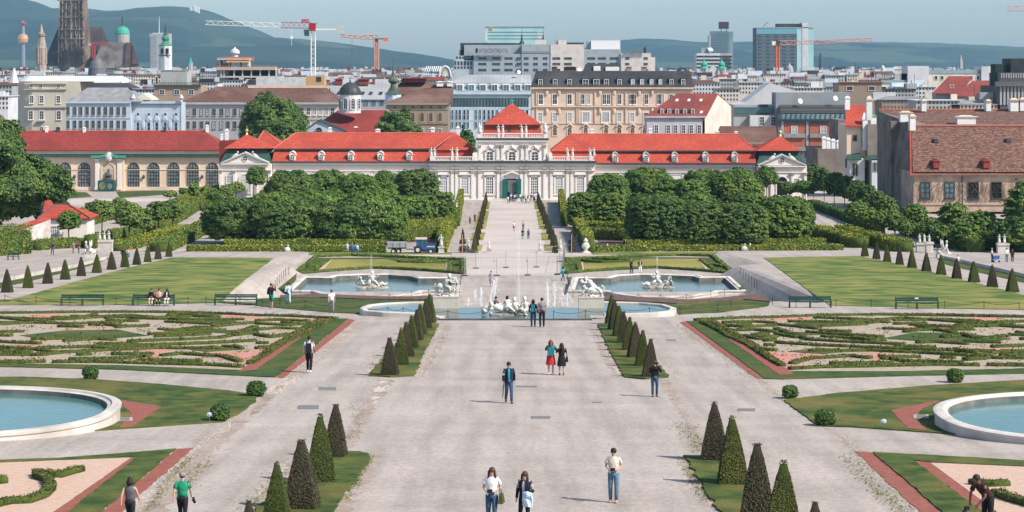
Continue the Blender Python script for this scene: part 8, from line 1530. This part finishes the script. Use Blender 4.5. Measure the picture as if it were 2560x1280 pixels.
person('woman in black jacket over pale top with sunglasses and long hair, cut by the bottom edge',1312,1318,142,'holdside',-20,'lgrey','short','black','trousers','b','long',jacket='black',acc=('glasses',('folded_coat','sky','light blue coat folded over the arm of the woman in black jacket')))
person('woman in cream t-shirt and ripped jeans with sunglasses, holding a camera',1534,1256,138,'hold',-8,'cream','short','denim','trousers','d','bun',shoes='pink',acc=('glasses',('camera','black','dark camera on a strap held by the woman in ripped jeans')))
person('man in dark jacket and turquoise shirt walking towards the viewer',1272,1008,105,'walk',8,'aqua','long','jeans','trousers','d','short',jacket='navy',acc=('face',('umbrella','black','thin folded black umbrella in the hand of the man in turquoise shirt')))
person('woman in black jacket photographing with a phone beside the last far cone',1637,992,92,'photo',10,'black','long','jeans','trousers','b','short',acc=(('camera','black','dark phone held up by the woman beside the last far cone'),))
person('woman with long red hair, teal top and red skirt seen from behind',1377,937,89,'phone',175,'teal','long','red','skirt','r','long',shoes='white',acc=(('backpack','teal','teal backpack of the woman in the red skirt'),))
person('woman in short black dress with long dark hair seen from behind',1404,938,82,'phone',185,'black','long','black','skirt','d','long',acc=(('handbag','black','big black handbag of the woman in the black dress'),))
person('man in grey hooded top and black trousers walking away with a backpack',773,932,94,'walk',178,'lgrey','long','black','trousers','d','short',shoes='white',acc=(('backpack','black','black backpack on the man in the grey hooded top'),))
person('woman in dark blue coat with dark hair standing at the cascade pool',1333,817,70,'stand',180,'navy','long','jeans','trousers','d','bob',acc=(('backpack','teal','blue green backpack of the woman in the dark coat at the cascade pool'),))
person('man in grey t-shirt and dark trousers standing at the cascade pool',1355,818,75,'stand',182,'grey','short','black','trousers','d','short',acc=(('shoulder_bag','maroon','round brown shoulder bag of the man in the grey t-shirt'),))
zs=lambda x,y:Vector((X(x,149),149,Z(y,149)))
person('woman in patterned dark dress sitting on the far edge of the cascade pool',1240,775,44,'sit',180,'print',None,'print','trousers','d','bun',pos=zs(1240,784))
person('woman in white top sitting on the far edge of the cascade pool',1268,775,46,'sit',185,'white','long','grey','trousers','d','bob',pos=zs(1268,784))
person('woman in white t-shirt and grey trousers walking past the chain fence',829,784,61,'walk',15,'white','short','grey','trousers','b','short',acc=('glasses',))
person('man in black top and green shorts photographing near the benches',678,771,64,'photo',140,'black','long','shorts','shorts','b','short',shoes='grey',acc=(('backpack','black','black backpack of the photographing man in green shorts'),))
person('person in light blue shirt and trousers walking near the pool corner',721,762,57,'walk',195,'sky','long','sky','trousers','d','short',acc=(('shoulder_bag','black','black shoulder bag of the person in light blue'),))
for x,lb,t,bt,k_,hl_ in((380,'man in dark jacket and pale trousers sitting on the bench, nearest the empty bench end','black','cream','trousers','short'),(399,'woman in pink top sitting in the middle of the bench','pink','black','trousers','bun'),(419,'woman in dark cardigan and white dress sitting at the bench end','white','white','trousers','bob')):
 p=gU(x,764);person(lb,x,764,43,'sit',0,t,'long',bt,k_,'b',hl_,pos=p+Vector((0,-.22,.06)),jacket='black' if x!=399 else None,group='people on the bench')
person('woman in long grey dress standing behind the spray plume',1228,716,40,'stand',0,'dress',None,'dress','dress','r','short',pl=gL)
person('woman in turquoise jacket photographing beside the pool end',1407,702,36,'reach',70,'aqua','long','teal','trousers','d','bob',pl=gL)
person('man in black standing behind the pool with a camera',1578,685,38,'hold',40,'black','long','navy','trousers','g','short',pl=gL);person('woman in dark jacket and white trousers with yellow bag behind the pool',1600,684,37,'hold',10,'white','long','white','trousers','b','short',jacket='black',pl=gL,acc=(('shoulder_bag','yellow','yellow bag of the woman in white trousers'),))
for x,yb,h,t,bt,k_,ps,lb in((868,640,35,'lgrey','khaki','shorts','photo','man raising a camera, first of three visitors by the low hedge'),(881,640,33,'blue','jeans','trousers','stand','visitor in bright blue jacket, middle of three by the low hedge'),(893,639,31,'sky','denim','trousers','hold','visitor in pale blue top, last of three by the low hedge')):person(lb,x,yb,h,ps,180,t,'long',bt,k_,'l',pl=gL)
person('man in dark jacket and jeans standing near the green bench by the hedge',131,638,35,'walk',30,'navy','long','jeans','trousers','d');person('visitor in grey walking beside the garden house hedge',184,634,31,'walk',190,'grey','long','khaki','trousers','g');person('visitor in maroon top walking beside the garden house hedge',197,634,31,'walk',180,'maroon','long','grey','trousers','d')
person('man in dark jacket walking among the cone row, orangery side',307,652,34,'walk',190,'black','long','black','trousers','d');person('woman in pink top and teal skirt walking among the cone row',320,653,35,'walk',180,'pink','short','teal','skirt','b','bob')
for x,yb,h,t,bt,k_,f_,lb in((1175,560,20,'grey','black','trousers',180,'visitor with grey top on the side path by the yellow hedge'),(1187,556,23,'maroon','navy','trousers',180,'visitor in dark red jacket on the side path by the yellow hedge'),(1285,578,25,'white','khaki','shorts',180,'visitor in white top and shorts on the palace avenue'),(1308,574,22,'pink','black','trousers',180,'visitor with pink top farther up the palace avenue'),(1307,598,27,'navy','shorts','skirt',180,'woman in dark top and green skirt on the palace avenue'),(1321,598,26,'print','navy','trousers',185,'visitor in patterned shirt beside the green skirted woman')):person(lb,x,yb,h,'walk',f_,t,'short',bt,k_,'d',pl=gL)
cr=random .Random(2);tops=['white','black','sky','navy','white','grey','blue','white','green','black','lgrey','jeans','white','black','maroon','sky']
for i,t in enumerate(tops):
 x=1268+i*4.6+cr .uniform(-2,2);nm={'sky':'light blue','navy':'dark blue','lgrey':'pale grey','jeans':'denim blue','maroon':'dark red'}.get(t,t)
 person(f'{ordinal(i)} visitor of the crowd before the palace door, in a {nm} top',x,506+cr .uniform(-3,3),cr .uniform(19,22),'walk' if i%2 else 'stand',cr .choice((180,160,20,200)),t,'short',cr .choice(['black','jeans','khaki','white','navy']),'trousers',cr .choice('dbgl'),pl=gL,group='crowd before the palace door')
person('visitor bending at the end of the crowd by the cone row',1338,509,19,'bend',-90,'black','long','black','trousers','d',pl=gL)
person('person in black walking on the shaded path by the old house',2094,580,20,'walk',0,'black','long','black','trousers','d',pl=gL);person('person in white top walking on the shaded path by the old house',2103,580,21,'walk',0,'white','long','grey','trousers','d',pl=gL)
person('woman with hat standing behind the cone row, old house side',2395,672,36,'stand',20,'cream','short','print','trousers','b',acc=('hat',));person('visitor in white pushing a dark stroller on the far path',2480,655,35,'hold',60,'lgrey','short','navy','trousers','g',acc=('hat',));person('man in white shirt and jeans standing near the stone plinth',2517,655,36,'stand',20,'white','long','denim','trousers','d');person('person dressed in black standing beside the man in white shirt',2531,655,34,'stand',10,'black','long','black','trousers','d')
p=gU(2490,656);r=empty('stroller',p,'dark blue stroller pushed by the visitor in white','stroller');m=MB();m .frust((p .x-.25,p .y-.2,p .x+.3,p .y+.2,p .z+.35),(p .x-.35,p .y-.22,p .x+.4,p .y+.22,p .z+.75));m .build('seat',cm_(CL['blue'],'blue'),r);m=MB();m .tube([p+Vector((-.3,0,.7)),p+Vector((-.55,0,1.0))],.02,5);m .tube([p+Vector((-.3,0,.12)),p+Vector((.2,0,.5))],.02,5);m .build('frame',iron,r)
for a,c in((-.3,-.2),(-.3,.2),(.35,0)):m=MB();m .tube([p+Vector((a,c-.03,.12)),p+Vector((a,c+.03,.12))],.12,10);m .build('wheel',tyre,r)
person('dark skinned gardener in dark clothes bending over the near bed at the edge',2470,1330,168,'bend',-55,'plum','short','black','trousers','d','short',skin='c',acc=(('sidecamera','black','black hand tool in the hand of the bending gardener'),))
SHORT=[(' beside the lawn, ',', lawn '),(' leading to the palace',''),('counted from the ','from the '),(' along the hedged path below the orangery',' below the orangery'),(' on a thin trunk',''),(' along the shaded path by the old house',' by the old house'),(', cut by the bottom edge',' at the bottom edge'),(' from the near end of the row before the fountain pool',' of the row before the fountain pool, near end first'),(', cut by the view edge on the',' at the edge,')]
for o in list(COL .objects):
 lb=o .get('label')
 if lb and len(lb .split())>16:
  for a,c in SHORT:
   if len(lb .split())<=16:break
   lb=lb .replace(a,c)
  o['label']=' '.join(lb .split()[:16])
